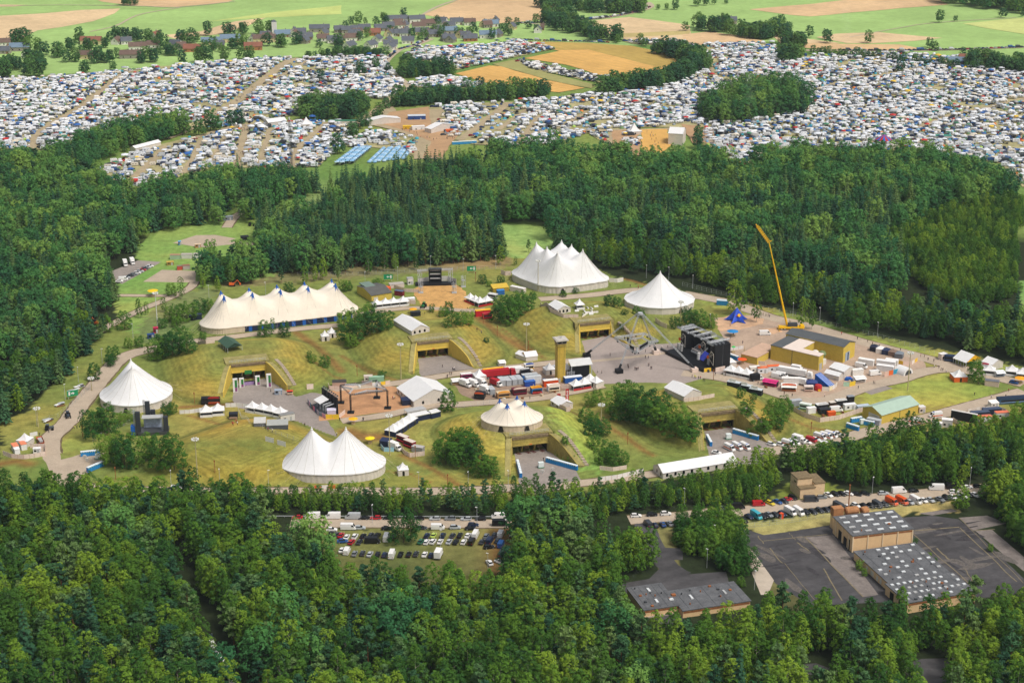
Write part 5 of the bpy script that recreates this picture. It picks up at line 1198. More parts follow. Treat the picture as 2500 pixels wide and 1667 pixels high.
def yellow_hall():
 m_dk=mat('hall_roof','585c5e',noise=0.14,scale=0.2,noise2=0.1,scale2=1.2,rough=0.8);m_wr=mat('hall_white_roof','e3d3c6',noise=0.06,scale=0.3)
 O=P('F',605,905)
 a=(P('F',898,1005)-P('F',612,935));La=a.length;a.normalize()
 b=Vector((-a.y,a.x,0))
 rz=math.atan2(a.y,a.x)
 t=thing('yellow_hall','large yellow industrial hall with a dark roof and a lower white-roofed wing','building',(O.x,O.y,0),rz)
 Li=Matrix.Rotation(-rz,3,'Z')
 q=lambda x,y,z=0.0:Li@(P('F',x,y,z)-Vector((O.x,O.y,0)))
 near=q(898,1005);right=q(982,970)
 xw,wy=near.x,right.y
 far=q(1103,930);far2=q(1232,905)
 back=q(730,688,9)
 HW,HM,HR=7.2,7.6,9.4
 yF,yB=far.y,max(far2.y,far.y+12)
 xE=far.x
 y0=0.0
 o=MB();o.prism([(0,0),(xw,0),(xw,wy),(0,wy)],-.3,HW);o.obj('wing',m_yel,t)
 o=MB();o.prism([(xw*.24,-.2),(xw+.2,-.2),(xw+.2,wy+.2),(xw*.24,wy+.2)],HW+.02,HW+.3);o.obj('wing_roof',m_wr,t)
 o=MB();o.prism([(-.2,-.2),(xw*.24-.02,-.2),(xw*.24-.02,wy+.2),(-.2,wy+.2)],HW+.02,HW+.32);o.obj('flat_roof',m_dk,t)
 o=MB();o.prism([(0,wy+.02),(xw*.55,wy+.02),(xw*.55,yF-.02),(0,yF-.02)],-.3,HW-.02);o.obj('middle_bay',m_yel,t)
 o=MB();o.prism([(xw*.24,wy+.22),(xw*.55+.2,wy+.22),(xw*.55+.2,yF-.02),(xw*.24,yF-.02)],HW+.0,HW+.26);o.obj('bay_roof',m_wr,t)
 o=MB();o.prism([(-.2,wy+.22),(xw*.24-.02,wy+.22),(xw*.24-.02,yF-.02),(-.2,yF-.02)],HW,HW+.3);o.obj('flat_roof',m_dk,t)
 x0,x1=-1.5,xE
 ym=(yF+yB)/2
 o=MB()
 for x,f in((x0,1),(x1,0)):
  p=[(x,yF,-.3),(x,yB,-.3),(x,yB,HM),(x,ym,HR),(x,yF,HM+.6)];o.poly(p[::-1]if f else p)
 o.poly([(x0,yF,-.3),(x1,yF,-.3),(x1,yF,HM+.6),(x0,yF,HM+.6)]);o.poly([(x1,yB,-.3),(x0,yB,-.3),(x0,yB,HM),(x1,yB,HM)])
 o.obj('main_block',m_yel,t)
 o=MB();e=.3
 o.poly([(x0-e,yF-e,HM+.55),(x1+e,yF-e,HM+.55),(x1+e,ym,HR+.1),(x0-e,ym,HR+.1)]);o.poly([(x0-e,ym,HR+.1),(x1+e,ym,HR+.1),(x1+e,yB+e,HM-.05),(x0-e,yB+e,HM-.05)])
 for xx in(x0-e,x1+e):o.poly([(xx,yF-e,HM+.3),(xx,ym,HR-.15),(xx,yB+e,HM-.3),(xx,yB+e,HM-.05),(xx,ym,HR+.1),(xx,yF-e,HM+.55)])
 o.obj('roof',m_dk,t)
 o=MB();o.prism([(-1,-.05),(-1,-11),(-10,-11),(-10,9),(-1.6,9),(-1.6,-.05)][::-1],-.3,3.6);o.obj('annex',m_yel,t)
 o=MB();o.prism([(-.8,-.1),(-.8,-11.2),(-10.2,-11.2),(-10.2,9.2),(-1.62,9.2),(-1.62,-.1)][::-1],3.62,3.85);o.obj('annex_roof',mat('annex_roof','c9a890',noise=0.12),t)
 o=MB();o.box(x1+.05,(yF+yB)/2-1.5,0,.15,4.2,4.4);o.obj('door',mat('hall_door','9fb0c0',noise=0.1),t)
 o=MB();o.box(x1+.1,(yF+yB)/2-1.0,0,.15,1.1,4.2);o.obj('door_gap',m_navy,t)
 o=MB();o.box(xw+.05,wy*.45,0,.14,2.6,3.2);o.obj('door',m_grey,t)
 o=MB();o.box(xw*.45,-.05,0,.2,.12,7.1);o.obj('downpipe',m_dsteel,t)
 m_duct=mat('duct_green','76875a',noise=0.15)
 for k,(xx,yy)in enumerate(((xw*.62,wy+2.6),(xw*.72,wy+5.0),(xw*.84,wy+6.0))):
  o=MB()
  ring=[[(xx+1.9*math.cos(s),yy+w_,4.6+1.5*math.sin(s))for s in np.linspace(0,2*math.pi,12,endpoint=False)]for w_ in(-1.2,1.2)]
  o.loft(ring);o.poly(ring[0][::-1]);o.box(xx,yy,0,2.4,2.0,3.4);o.obj('air_duct',m_duct if k!=1 else m_pale,t)
 o=MB();o.box(xw*.8,wy+4,0,7,5,2.6);o.obj('container_base',mat('white_cabin','ddd8cc',noise=0.08),t)
 return t
yellow_hall()
def watchtower():
 c=P('E',1507,1052);t=thing('watchtower','tall yellow concrete watchtower with a white top cabin beside the food lorries','tower',(c.x,c.y,0),RZ)
 H_=(1052-790)/2.82/(5.27*.925)
 o=MB();o.prism([(-1.9,-2),(1.9,-2),(1.9,2),(-1.9,2)],-.3,H_);o.obj('shaft',mat('tower_yellow','c6a846',noise=0.14,scale=0.5,noise2=0.16,scale2=2.0),t)
 o=MB();o.box(-1.2,-2.06,0,.16,.1,H_);o.box(1.2,-2.06,0,.16,.1,H_);o.obj('pilaster',m_yelold,t)
 o=MB();o.box(0,0,H_-1.1,4.5,4.7,.35);o.obj('ledge',m_yelold,t)
 o=MB();o.box(0,0,H_,4.6,4.8,1.5);o.obj('cabin',mat('cabin_band','8f8478',noise=0.15),t)
 for s in(-1,1):
  o=MB();o.box(s*1.1,-2.43,H_+.35,1.7,.06,.8);o.obj('window',m_glass,t)
 o=MB();o.box(0,0,H_+1.5,6.0,6.2,.5);o.box(0,0,H_+2.0,5.2,5.4,.2);o.obj('roof',mat('cap_white','c4beb4',noise=0.2,scale=1),t)
 o=MB()
 for k in range(5):o.bar((R.uniform(-1,1),R.uniform(-1,1),H_+2.2),(R.uniform(-1,1),R.uniform(-1,1),H_+3.4),.07)
 o.obj('antenna',m_steel,t)
 o=MB();o.box(-1.0,-2.03,0,.9,.08,2.1);o.obj('door',m_grey,t)
watchtower()
m_beige=mat('cream_render','e6c292',noise=0.08,scale=0.25,noise2=0.05,scale2=1.2,rough=0.85)
m_felt=mat('roof_felt','626365',noise=0.36,scale=0.25,noise2=0.3,scale2=1.4,rough=0.9)
m_rust=mat('rust_band','9a6038',noise=0.3,scale=1.0)
m_sky=mat('skylight','d8dbdb',noise=0.08,rough=0.3)
def cream_hall(label,near,right,left,hgt,sky_grid,name='cream_hall',pil=4,skip=()):
 """near/right/left: foot of the near corner, right end and left end"""
 L=(right-near).length;W_=(left-near).length
 t=thing(name,label,'building',(near.x,near.y,0),ang(near,right))
 o=MB();o.prism([(0,0),(L,0),(L,W_),(0,W_)],-.3,hgt);o.obj('wall',m_beige,t)
 o=MB();o.prism([(-.3,-.3),(L+.3,-.3),(L+.3,W_+.3),(-.3,W_+.3)],hgt+.02,hgt+.3);o.obj('roof',m_felt,t)
 o=MB();o.box(L/2,-.06,hgt-.9,L*.98,.12,.5);o.obj('cornice',m_rust,t)
 if pil:
  for k in range(pil+1):
   o=MB();o.box(L*k/pil*.985+.15,-.12,-.2,.4,.24,hgt-.1);o.obj('pilaster',mat('pilaster_pale','e8d0ab',noise=0.12),t)
   if k<3:
    o=MB();o.box(-.12,W_*(k+.5)/3,-.2,.24,.45,hgt-.1);o.obj('pilaster',MATS['pilaster_pale'],t)
 nx,ny,sx,sy=sky_grid
 for i in range(nx):
  for j in range(ny):
   if(i,j)in skip or(pil==0 and R.random()<.12):continue
   o=MB();x=L*(i+.5)/nx+((j%2)*.25);y=W_*(j+.55)/ny
   o.box(x,y,hgt+.3,sx*.95,sy*.95,.32,rz=R.uniform(-.03,.03));o.obj('skylight',m_sky if R.random()<.75 else m_grey,t)
 for k in range(9 if pil==0 and L>12 else 3):
  o=MB();x,y=R.uniform(1,L-1),R.uniform(1,W_-1)
  if k%3:o.bar((x,y,hgt+.2),(x,y,hgt+.95),.22,0,6)
  else:o.box(x,y,hgt+.2,.9,.7,.6)
  o.obj('roof_vent',m_dsteel if k%2 else m_rust,t)
 o=MB()
 for k in range(5):x=L*(k+.5)/5;o.box(x,W_/2,hgt+.3,.12,W_*.96,.05)
 o.obj('roof_joint',m_dsteel,t)
 return t,L,W_
H1=6.6
near,right,left=P('I',1165,668),P('I',1580,618),P('I',1032,535)
t,L,W_=cream_hall('tall cream hall with rows of white skylights and brown tanks behind it',near,right,left,H1,(5,4,2.6,1.1))
for y,w_,h in((W_*.35,2.6,3.4),(W_*.62,2.6,4.0),(W_*.16,1.6,4.2)):
 o=MB();o.box(-.06,y,0,.14,w_,h);o.obj('door',m_hole,t)
tank=[(1040,400,1110,4.2),(1130,400,1220,4.4),(1245,400,1290,3.4)]
for i,(x0,y,x1,d)in enumerate(tank):
 p=P('I',x0,y+20,H1*.85);q=P('I',x1,y+12,H1*.85)
 tt=thing('rusty_tank',['square rusty tank at the left end behind the tall cream hall','rounded rusty tank in the middle behind the tall cream hall','barrel-ended rusty tank at the right behind the tall cream hall'][i],'tank',(p.x,p.y,0),ang(p,q))
 LL=(q-p).length
 o=MB()
 if i==0:o.box(LL/2,1.5,H1-1.2,LL,3,3.2)
 else:
  rings=[[(xx,1.6+1.7*k_*math.cos(s),H1+.6+1.5*k_*math.sin(s))for s in np.linspace(0,2*math.pi,12,endpoint=False)]for xx,k_ in((0,.75),(.4,1),(LL-.4,1),(LL,.75))]
  o.loft(rings);o.poly(rings[0][::-1])
 o.obj('shell',mat('rust_shell','ad7a50',noise=0.3,scale=0.7),tt)
 for xx in(.3,LL-.3):
  o=MB();o.box(xx,1.5,0,.4,2.6,H1-.9);o.obj('support',m_beige,tt)
p=P('I',1142,375);t=thing('chimney_pipe','thin rusty chimney pipe behind the tall cream hall','chimney',(p.x,p.y,0));o=MB();o.bar((0,0,0),(0,0,10.5),.22,0,8);o.obj('pipe',m_rust,t);o=MB();o.bar((0,0,10.4),(0,0,10.8),.32,0,8);o.obj('cap',m_rust,t)
near,right,left=P('I',1412,935),P('I',1840,870),P('I',1162,722)
t,L,W_=cream_hall('low long cream hall with scattered roof lights joined to the tall one',near,right,left,3.2,(7,7,1.5,1.0),pil=0,skip=[(R.randrange(7),R.randrange(7))for _ in range(26)])
for y,w_ in((W_*.2,1.2),(W_*.3,1.2),(W_*.45,2.2),(W_*.6,1.2),(W_*.78,1.4)):
 o=MB();o.box(-.05,y,.4,.14,w_,1.9);o.obj('window',m_pale,t)
near,right,left=P('I',1545,1090),P('I',2010,1010),P('I',1413,955)
t,L,W_=cream_hall('low cream hall end with three even rows of roof lights near the front trees',near,right,left,4.0,(11,4,1.2,1.1),pil=0)
for y in(W_*.3,W_*.7):
 o=MB();o.box(-.05,y,0,.14,2.4,3.0);o.obj('door',m_hole,t)
near,right,left=P('H',2085,1120),P('H',2320,1085),P('H',1925,975)
t,L,W_=cream_hall('flat shed with a dark felt roof on the left of the old yard',near,right,left,2.9,(1,2,.9,2.6),pil=0,name='flat_shed')
o=MB();o.box(L/2,-.3,-.1,L+2,.5,.6);o.obj('plinth',m_conc,t)
near,right,left=P('H',2352,1120),P('I',465,1050),P('H',2262,985)
t,L,W_=cream_hall('flat shed with a dark felt roof touching the left yard shed on its right',near,right,left,2.7,(2,1,.8,3.0),pil=0,name='flat_shed')
for k,x in enumerate((.15,.32)):
 o=MB();o.box(-1.2+k*2,W_*(.55+.2*k),2.7,1.5,1.2,.9);o.obj('roof_vent',m_rust if k else m_sky,t)
c=P('I',808,300);a=ang(P('I',808,300),P('I',985,280))
t=thing('block_house','small stepped cream block house between the car row and the birch wood','building',(c.x,c.y,0),a)
L=(P('I',985,280)-c).length
m_bl=mat('block_render','e0c29a',noise=.1,scale=.6,noise2=.08,scale2=1.5)
o=MB();o.prism([(0,0),(L*.58,0),(L*.58,9),(-.4,9)],-.3,4.2);o.obj('front_block',m_bl,t)
o=MB();o.prism([(-.3,-.3),(L*.58+.2,-.3),(L*.58+.2,3),(-.3,3)],4.22,4.55);o.obj('ledge_roof',m_parapet,t)
o=MB();o.prism([(-.2,2.6),(L*.55,2.6),(L*.55,8.8),(-.4,8.8)],4.6,7.3);o.obj('upper_block',m_bl,t)
o=MB();o.prism([(-.4,2.4),(L*.57,2.4),(L*.57,9),(-.6,9)],7.32,7.7);o.obj('upper_roof',m_parapet,t)
o=MB();o.prism([(L*.58+.02,1.2),(L,1.2),(L,10),(L*.58+.02,10)],-.3,5.2);o.obj('side_block',m_bl,t)
o=MB();o.prism([(L*.58+.22,1),(L+.2,1),(L+.2,10.2),(L*.58+.22,10.2)],5.22,5.6);o.obj('side_roof',m_parapet,t)
for y in(4.2,5.4):
 o=MB();o.box(-.26,y,5.2,.1,.8,.9);o.obj('window',m_glass,t)
p,q=P('A',1820,1400),P('A',1915,1372)
gable_hall('bright red brick house among the trees of the left wood',p,q,8,5.5,8.0,mat('red_brick','b5492f',noise=0.15,scale=0.6),mat('red_roof','c4552f',noise=0.15),name='brick_house',side=1,doors=(('front',3,1.2,1.6,m_glass,'window'),('front',7,1.2,1.6,m_glass,'window'),('front',9.5,1.2,2.2,m_glass,'door')))
def xloft(mb,secs,m=0):
 """secs: (x, half width, z0, z1, top half width) cross-sections along the vehicle"""
 rings=[[(x,-w_,z0),(x,-w_,(z0+z1)*.55),(x,-tw,z1),(x,tw,z1),(x,w_,(z0+z1)*.55),(x,w_,z0)]for x,w_,z0,z1,tw in secs]
 mb.loft(rings,m);mb.poly(rings[0][::-1],m)
def wheels(t,xs,w_,r=.33):
 for x in xs:
  for s in(-1,1):
   o=MB();o.bar((x,s*(w_-.2),r),(x,s*(w_+.02),r),r,0,10)
   wh=o.obj('wheel',m_tyre,t)
   h=MB();h.bar((x,s*(w_+.0),r),(x,s*(w_+.035),r),r*.55,0,8);h.obj('rim',m_steel,wh)
def lights(t,xf,xr,y,z):
 for s in(-1,1):
  o=MB();o.box(xf,s*y,z,.1,.34,.18);o.obj('headlight',m_lamp,t)
  o=MB();o.box(xr,s*y,z+.08,.1,.26,.22);o.obj('tail_light',m_red,t)
def make_car(est=False,suv=False):
 t=thing('car','car','car');k=1.14 if suv else 1.0
 o=MB();xloft(o,[(-2.15,.72,.38*k,.78*k,.62),(-2.05,.86,.28,.95*k,.78),(-1.2,.88,.26,.98*k,.82),(.9,.88,.26,.96*k,.82),(1.75,.86,.26,.80*k,.74),(2.12,.74,.34,.66*k,.6)])
 xr=-2.0 if(est or suv)else-1.55
 o.loft([[(x,-w_,z),(x,w_,z),(x,w_,z+.05),(x,-w_,z+.05)]for x,w_,z in((xr+.35,.56,1.40*k),(-.7,.62,1.45*k),(.15,.58,1.40*k))])
 o.obj('body',m_paint,t)
 g=MB();g.loft([[(xr,-.74,.94*k),(xr,.74,.94*k),(xr+.34,.55,1.41*k),(xr+.34,-.55,1.41*k)],[(.95,-.76,.94*k),(.95,.76,.94*k),(.18,.57,1.41*k),(.18,-.57,1.41*k)]]);g.poly([(xr,.74,.94*k),(xr,-.74,.94*k),(xr+.34,-.55,1.41*k),(xr+.34,.55,1.41*k)])
 g.obj('window',m_glass,t)
 wheels(t,(-1.3,1.32),.86);lights(t,2.02,-2.08,.6,.58)
 return t
def make_van(long_=False,strip=None):
 t=thing('van','van','van');L=3.0 if long_ else 2.6;h=2.5 if long_ else 2.15
 o=MB();xloft(o,[(-L,.95,.35,h-.05,.86),(-L+.1,1.0,.3,h,.88),(L-1.75,1.0,.3,h,.88),(L-1.2,1.0,.3,h-.15,.84),(L-.55,.98,.3,1.35,.86),(L-.1,.92,.3,1.0,.8),(L,.82,.4,.85,.7)])
 o.obj('body',m_paint,t)
 g=MB();g.poly([(L-.52,-.82,1.4),(L-.52,.82,1.4),(L-1.12,.78,h-.2),(L-1.12,-.78,h-.2)])
 for s in(-1,1):
  q=[(L-1.9,s*1.01,1.35),(L-.75,s*1.0,1.35),(L-1.2,s*.94,h-.35),(L-1.9,s*.94,h-.35)];g.poly(q if s<0 else q[::-1])
 g.obj('window',m_glass,t)
 if strip:
  s_=MB()
  for s in(-1,1):
   q=[(-L+.05,s*1.012,.75),(L-.6,s*1.012,.75),(L-.6,s*1.012,1.25),(-L+.05,s*1.0,1.25)];s_.poly(q if s<0 else q[::-1])
  s_.poly([(L-.02,-.75,.45),(L-.02,.75,.45),(L-.5,.85,1.28),(L-.5,-.85,1.28)])
  s_.box(-L,0,.6,.06,1.7,.7)
  s_.obj('stripe',strip,t)
  b=MB();b.box(L-1.9,0,h,.35,1.3,.16);b.obj('beacon',m_blue,t)
 wheels(t,(-L+1.0,L-.95),.96,.36);lights(t,L-.06,-L+.02,.72,.75)
 return t
def make_box_truck(L=6.4,h=3.3):
 t=thing('box_truck','box truck','truck')
 c=MB();xloft(c,[(L/2-1.9,1.05,.5,2.5,.95),(L/2-.9,1.05,.5,2.4,.92),(L/2-.35,1.02,.5,1.5,.95),(L/2,.95,.5,1.2,.9)]);c.obj('cab',m_white2,t)
 g=MB();g.poly([(L/2-.33,-.9,1.5),(L/2-.33,.9,1.5),(L/2-.82,.85,2.3),(L/2-.82,-.85,2.3)])
 for s in(-1,1):
  q=[(L/2-1.7,s*1.06,1.5),(L/2-.6,s*1.05,1.5),(L/2-.95,s*.99,2.2),(L/2-1.7,s*.99,2.2)];g.poly(q if s<0 else q[::-1])
 g.obj('window',m_glass,t)
 o=MB();o.box(-.95,0,.85,L-1.95,2.3,h-.85);o.obj('cargo_box',m_cloth,t)
 wheels(t,(-L/2+1.2,L/2-1.0),1.05,.42)
 return t
def make_lorry(L=13.6):
 t=thing('lorry','lorry','lorry')
 c=MB();xloft(c,[(L/2+.4,1.25,.5,3.6,1.15),(L/2+2.3,1.25,.5,3.4,1.1),(L/2+2.75,1.2,.5,2.0,1.1),(L/2+2.8,1.2,.5,1.5,1.1)]);c.obj('cab',m_paint,t)
 g=MB();g.poly([(L/2+2.78,-1.05,1.75),(L/2+2.78,1.05,1.75),(L/2+2.4,1.0,2.9),(L/2+2.4,-1.0,2.9)])
 for s in(-1,1):
  q=[(L/2+1.4,s*1.26,1.8),(L/2+2.4,s*1.26,1.8),(L/2+2.2,s*1.2,2.7),(L/2+1.4,s*1.2,2.7)];g.poly(q if s<0 else q[::-1])
 g.obj('window',m_glass,t)
 o=MB();o.box(-.4,0,1.15,L,2.5,2.85);o.obj('trailer_box',m_cloth,t)
 o=MB();o.box(-.4,0,.8,L-.4,2.1,.34);o.obj('chassis',m_dsteel,t)
 wheels(t,(-L/2+1.2,-L/2+2.5,L/2-1.2,L/2+1.8),1.2,.5)
 return t
PR={'car':make_car(),'estate':make_car(est=True),'suv':make_car(suv=True),'van':make_van(),'lvan':make_van(True),'amb':make_van(True,m_orange),'truck':make_box_truck(),'lorry':make_lorry()}
PRU=set()
VC={'white':'eceae6','silver':'b4b8ba','grey':'7d8286','dark grey':'3a3e44','black':'17181b','navy':'1c2a48','blue':'22508c','red':'b3202a','orange':'df5a24','lime':'b9d060','yellow':'d8c02a','green':'2c6b4e','turquoise':'3aa6b4','beige':'d8ceb8','magenta':'b02a68','maroon':'6a1a2c'}
PNAME={'car':'hatchback','estate':'estate','suv':'tall car','van':'van','lvan':'long van','amb':'ambulance','truck':'box truck','lorry':'articulated lorry'}
def park(kind,col,c,rz,label,group=None):
 p=PR[kind]
 if kind in PRU:r=dup(p,c,rz,label,group)
 else:
  PRU.add(kind);r=p;r.location=c;r.rotation_euler=(0,0,rz);r['label']=label
  if group:r['group']=group
 r['category']={'car':'car','estate':'car','suv':'car','amb':'ambulance','truck':'truck','lorry':'lorry'}.get(kind,'van')
 paint(r,rgb(VC[col]))
 for ch in r.children:ch.color=(*rgb(VC[col]),1)
 return r
def row(tile,items,rz,words,group,jit=.05):
 for i,it in enumerate(items):
  x,y,kind,col=it[:4]
  c=G(tile,x,y);c.z+=.06
  a=(rz if len(it)<5 else it[4])+R.uniform(-jit,jit)
  park(kind,col,c,a,f'{col} {PNAME[kind]}, {ORD[i]} from left {words}',group)
c_,e_,s_,v_,l_='car','estate','suv','van','lvan'
row('H',[(-302,437,c_,'red'),(-197,434,l_,'white'),(-57,434,l_,'white'),(80,437,l_,'silver'),(155,440,c_,'black'),(237,440,e_,'red'),(325,440,e_,'black'),(535,443,c_,'black'),(645,445,e_,'silver'),(750,446,s_,'grey'),(860,447,e_,'silver'),(960,447,s_,'black'),(1080,432,v_,'white'),(1165,450,e_,'white')],math.pi,'along the car park road, far side','cars along the far side of the car park road')
row('H',[(-65,520,c_,'white'),(50,510,l_,'white'),(130,508,e_,'silver'),(315,512,c_,'black'),(555,509,e_,'dark grey'),(665,508,v_,'white'),(785,506,s_,'silver'),(890,512,c_,'black'),(910,488,e_,'navy'),(1092,484,l_,'black')],0.03,'on the verge of the car park road','cars on the verge of the car park road')
row('H',[(-70,548,c_,'black'),(-30,555,c_,'dark grey'),(0,560,c_,'red'),(38,572,c_,'white'),(95,568,s_,'white'),(150,566,c_,'black'),(205,560,e_,'dark grey'),(250,562,s_,'black'),(312,580,l_,'white',1.5),(356,572,c_,'black'),(590,562,e_,'navy'),(637,560,c_,'lime'),(700,562,s_,'navy'),(766,563,c_,'dark grey'),(817,560,e_,'black'),(872,562,c_,'white'),(925,560,l_,'white'),(1000,566,s_,'grey'),(1055,558,e_,'dark grey'),(1098,554,v_,'white')],1.33,'in the first row of the grass car park','first row of the grass car park')
row('H',[(10,600,c_,'blue',0.1),(72,606,e_,'red'),(125,606,c_,'dark grey'),(215,604,l_,'black',0.05),(548,603,c_,'green'),(588,606,e_,'white'),(632,604,s_,'white'),(682,604,c_,'white'),(743,604,c_,'silver'),(790,606,s_,'black'),(843,606,e_,'white'),(898,607,v_,'black'),(968,605,c_,'dark grey'),(1022,600,v_,'navy'),(1078,598,s_,'dark grey'),(1100,625,v_,'blue')],1.3,'in the second row of the grass car park','second row of the grass car park')
row('H',[(5,662,c_,'white'),(40,672,v_,'white'),(92,686,c_,'grey'),(147,684,e_,'dark grey'),(198,690,c_,'silver'),(252,692,s_,'black'),(298,694,e_,'navy'),(350,695,l_,'white'),(410,692,s_,'black'),(465,692,c_,'black'),(515,688,e_,'dark grey'),(575,692,c_,'white'),(618,697,c_,'navy'),(672,700,'truck','white')],1.42,'in the nearest row of the grass car park','nearest row of the grass car park')
row('H',[(1018,640,e_,'black',.3),(1020,750,s_,'white',1.9),(1090,742,e_,'white',2.4),(1107,690,v_,'dark grey',1.4),(1185,555,c_,'white',1.2)],1.3,'at the right edge of the car park','stray cars of the grass car park')
row('G',[(1450,1262,c_,'navy'),(1462,1302,e_,'white'),(1482,1340,e_,'silver'),(1508,1390,c_,'white'),(1537,1435,s_,'white'),(1558,1485,c_,'navy'),(1580,1525,e_,'dark grey'),(1602,1565,c_,'silver')],1.85,'on the dark forest track in the front wood','cars on the dark forest track')
row('H',[(2030,424,e_,'white',.05),(2110,484,v_,'dark grey',1.9),(2140,418,s_,'black',.1),(2160,490,c_,'navy',1.9),(2215,484,c_,'blue',1.8),(2235,412,s_,'white',.15),(2262,478,c_,'silver',1.8)],0,'near the lane to the old yard','cars near the lane to the old yard')
row('I',[(280,374,e_,'grey',.1),(378,368,l_,'black',.1),(525,347,v_,'red',.12),(605,338,e_,'yellow',-.9),(655,330,c_,'blue',-.9),(700,325,c_,'dark grey',-.9),(722,312,c_,'red',.3),(760,300,s_,'black',-.9),(885,318,l_,'dark grey',.03),(960,297,e_,'grey',.1),(1005,282,c_,'white',-1.0),(1052,275,e_,'black',-.9),(1097,273,c_,'black',-.8),(1143,272,c_,'white',-.5),(1200,276,e_,'black',-.5),(1258,272,c_,'black',-.5),(1383,270,e_,'silver',.15),(1490,258,l_,'white',.15),(1590,254,s_,'black',.12),(1748,238,l_,'white',3.1),(1865,230,l_,'black',.1),(1870,260,e_,'white',.1),(1962,229,e_,'white',.15),(2035,222,e_,'black',.1)],0.1,'on the road below the birch wood','cars on the far side of the upper road')
row('I',[(380,457,c_,'dark grey'),(422,458,c_,'black'),(458,432,c_,'navy'),(508,428,l_,'turquoise'),(555,428,c_,'black'),(595,418,c_,'grey'),(640,418,c_,'dark grey'),(688,412,e_,'navy'),(742,402,l_,'white'),(800,402,l_,'white'),(850,398,c_,'black'),(900,398,e_,'dark grey'),(945,388,e_,'dark grey'),(992,384,c_,'dark grey'),(1030,378,c_,'black'),(1080,368,l_,'dark grey'),(1140,368,c_,'white'),(1193,354,e_,'white'),(1250,357,c_,'black'),(1300,357,e_,'black'),(1343,352,v_,'dark grey'),(1390,347,c_,'dark grey'),(1440,333,l_,'orange'),(1510,328,l_,'orange'),(1567,332,c_,'silver'),(1607,324,l_,'white'),(1660,320,c_,'white'),(1707,317,c_,'silver'),(1775,312,c_,'grey'),(1817,303,s_,'black'),(1860,300,e_,'white'),(1905,300,c_,'grey'),(1932,290,c_,'white'),(1970,278,c_,'black'),(2015,282,c_,'white')],-1.05,'in the long row above the dry grass bank','long car row above the dry grass bank')
row('F',[(325,1528,'amb','white'),(378,1520,'amb','white'),(432,1520,'amb','white')],-1.0,'on the forecourt of the last bunker','ambulances on the last forecourt')
row('F',[(235,1555,c_,'white',-.5),(612,1497,e_,'white'),(677,1502,s_,'white'),(728,1497,'amb','white'),(770,1490,v_,'white'),(803,1478,'truck','white'),(858,1484,e_,'white'),(888,1472,v_,'red'),(920,1464,e_,'white'),(947,1452,'amb','white'),(990,1448,'amb','white'),(1024,1440,'amb','white'),(1072,1428,s_,'white'),(985,1500,v_,'white',.1)],-.72,'in the rescue vehicle row','rescue vehicle row')
row('F',[(1595,1345,'amb','white',2.8),(1742,1303,'amb','white',3.4)],0,'on the road below the right lawn','ambulances on the right road')
row('D',[(822,375,c_,'white'),(850,362,v_,'white'),(872,350,e_,'silver'),(900,337,c_,'dark grey'),(922,327,e_,'grey'),(945,317,e_,'white'),(965,307,s_,'silver'),(982,297,c_,'red'),(998,288,e_,'dark grey'),(1015,279,c_,'silver'),(1032,271,e_,'white')],.12,'in the slanted row on the left clearing','cars on the left clearing')
row('D',[(863,262,'truck','white'),(912,250,'truck','white')],-1.2,'parked beside the left wood','trucks beside the left wood')
row('F',[(568,738,l_,'white',.1)],0,'on the sand left of the hall',None)
row('T',[(330,430,'truck','white',-.75),(450,430,'truck','white',-.75),(560,410,'truck','white',-.75),(620,520,'truck','white',-.75),(1130,250,'truck','white',.3),(1240,215,s_,'white',.3),(1200,260,l_,'black',.3)],0,'among the food lorries','white vehicles among the food lorries')
row('T',[(770,300,'lorry','red',.3)],0,'at the back of the food lorries',None)
row('T',[(770,420,'truck','red',-.75)],0,'beside the grey containers',None)
row('V',[(570,460,'truck','black',.3),(870,430,l_,'white',-.55),(930,415,l_,'white',-.55),(1090,400,'lorry','white',-.52),(1160,340,'truck','white',-.52),(1240,530,'truck','white',-.52),(2070,280,l_,'white',-.6),(2270,385,l_,'white',0.3)],0,'in front of the yellow hall','vehicles in front of the yellow hall')
row('V',[(1710,905,l_,'white',.3)],0,'inside the fenced trader yard',None)
row('U',[(1470,1290,'truck','white',-.75)],0,'behind the orange ladder frame',None)
row('Q',[(470,1385,c_,'red',0),(570,1385,e_,'white',0),(715,1375,v_,'white',0),(800,1385,e_,'white',0)],0,'on the front ring road half behind trees','cars on the front ring road')
row('X',[(2190,630,s_,'blue',-.6)],0,'near the yellow parasol on the right',None)
CM={}
def cm(h,rough=.6):
 if h not in CM:CM[h]=mat('c_'+h,h,noise=0.1,scale=.6,noise2=.06,scale2=3,rough=rough)
 return CM[h]
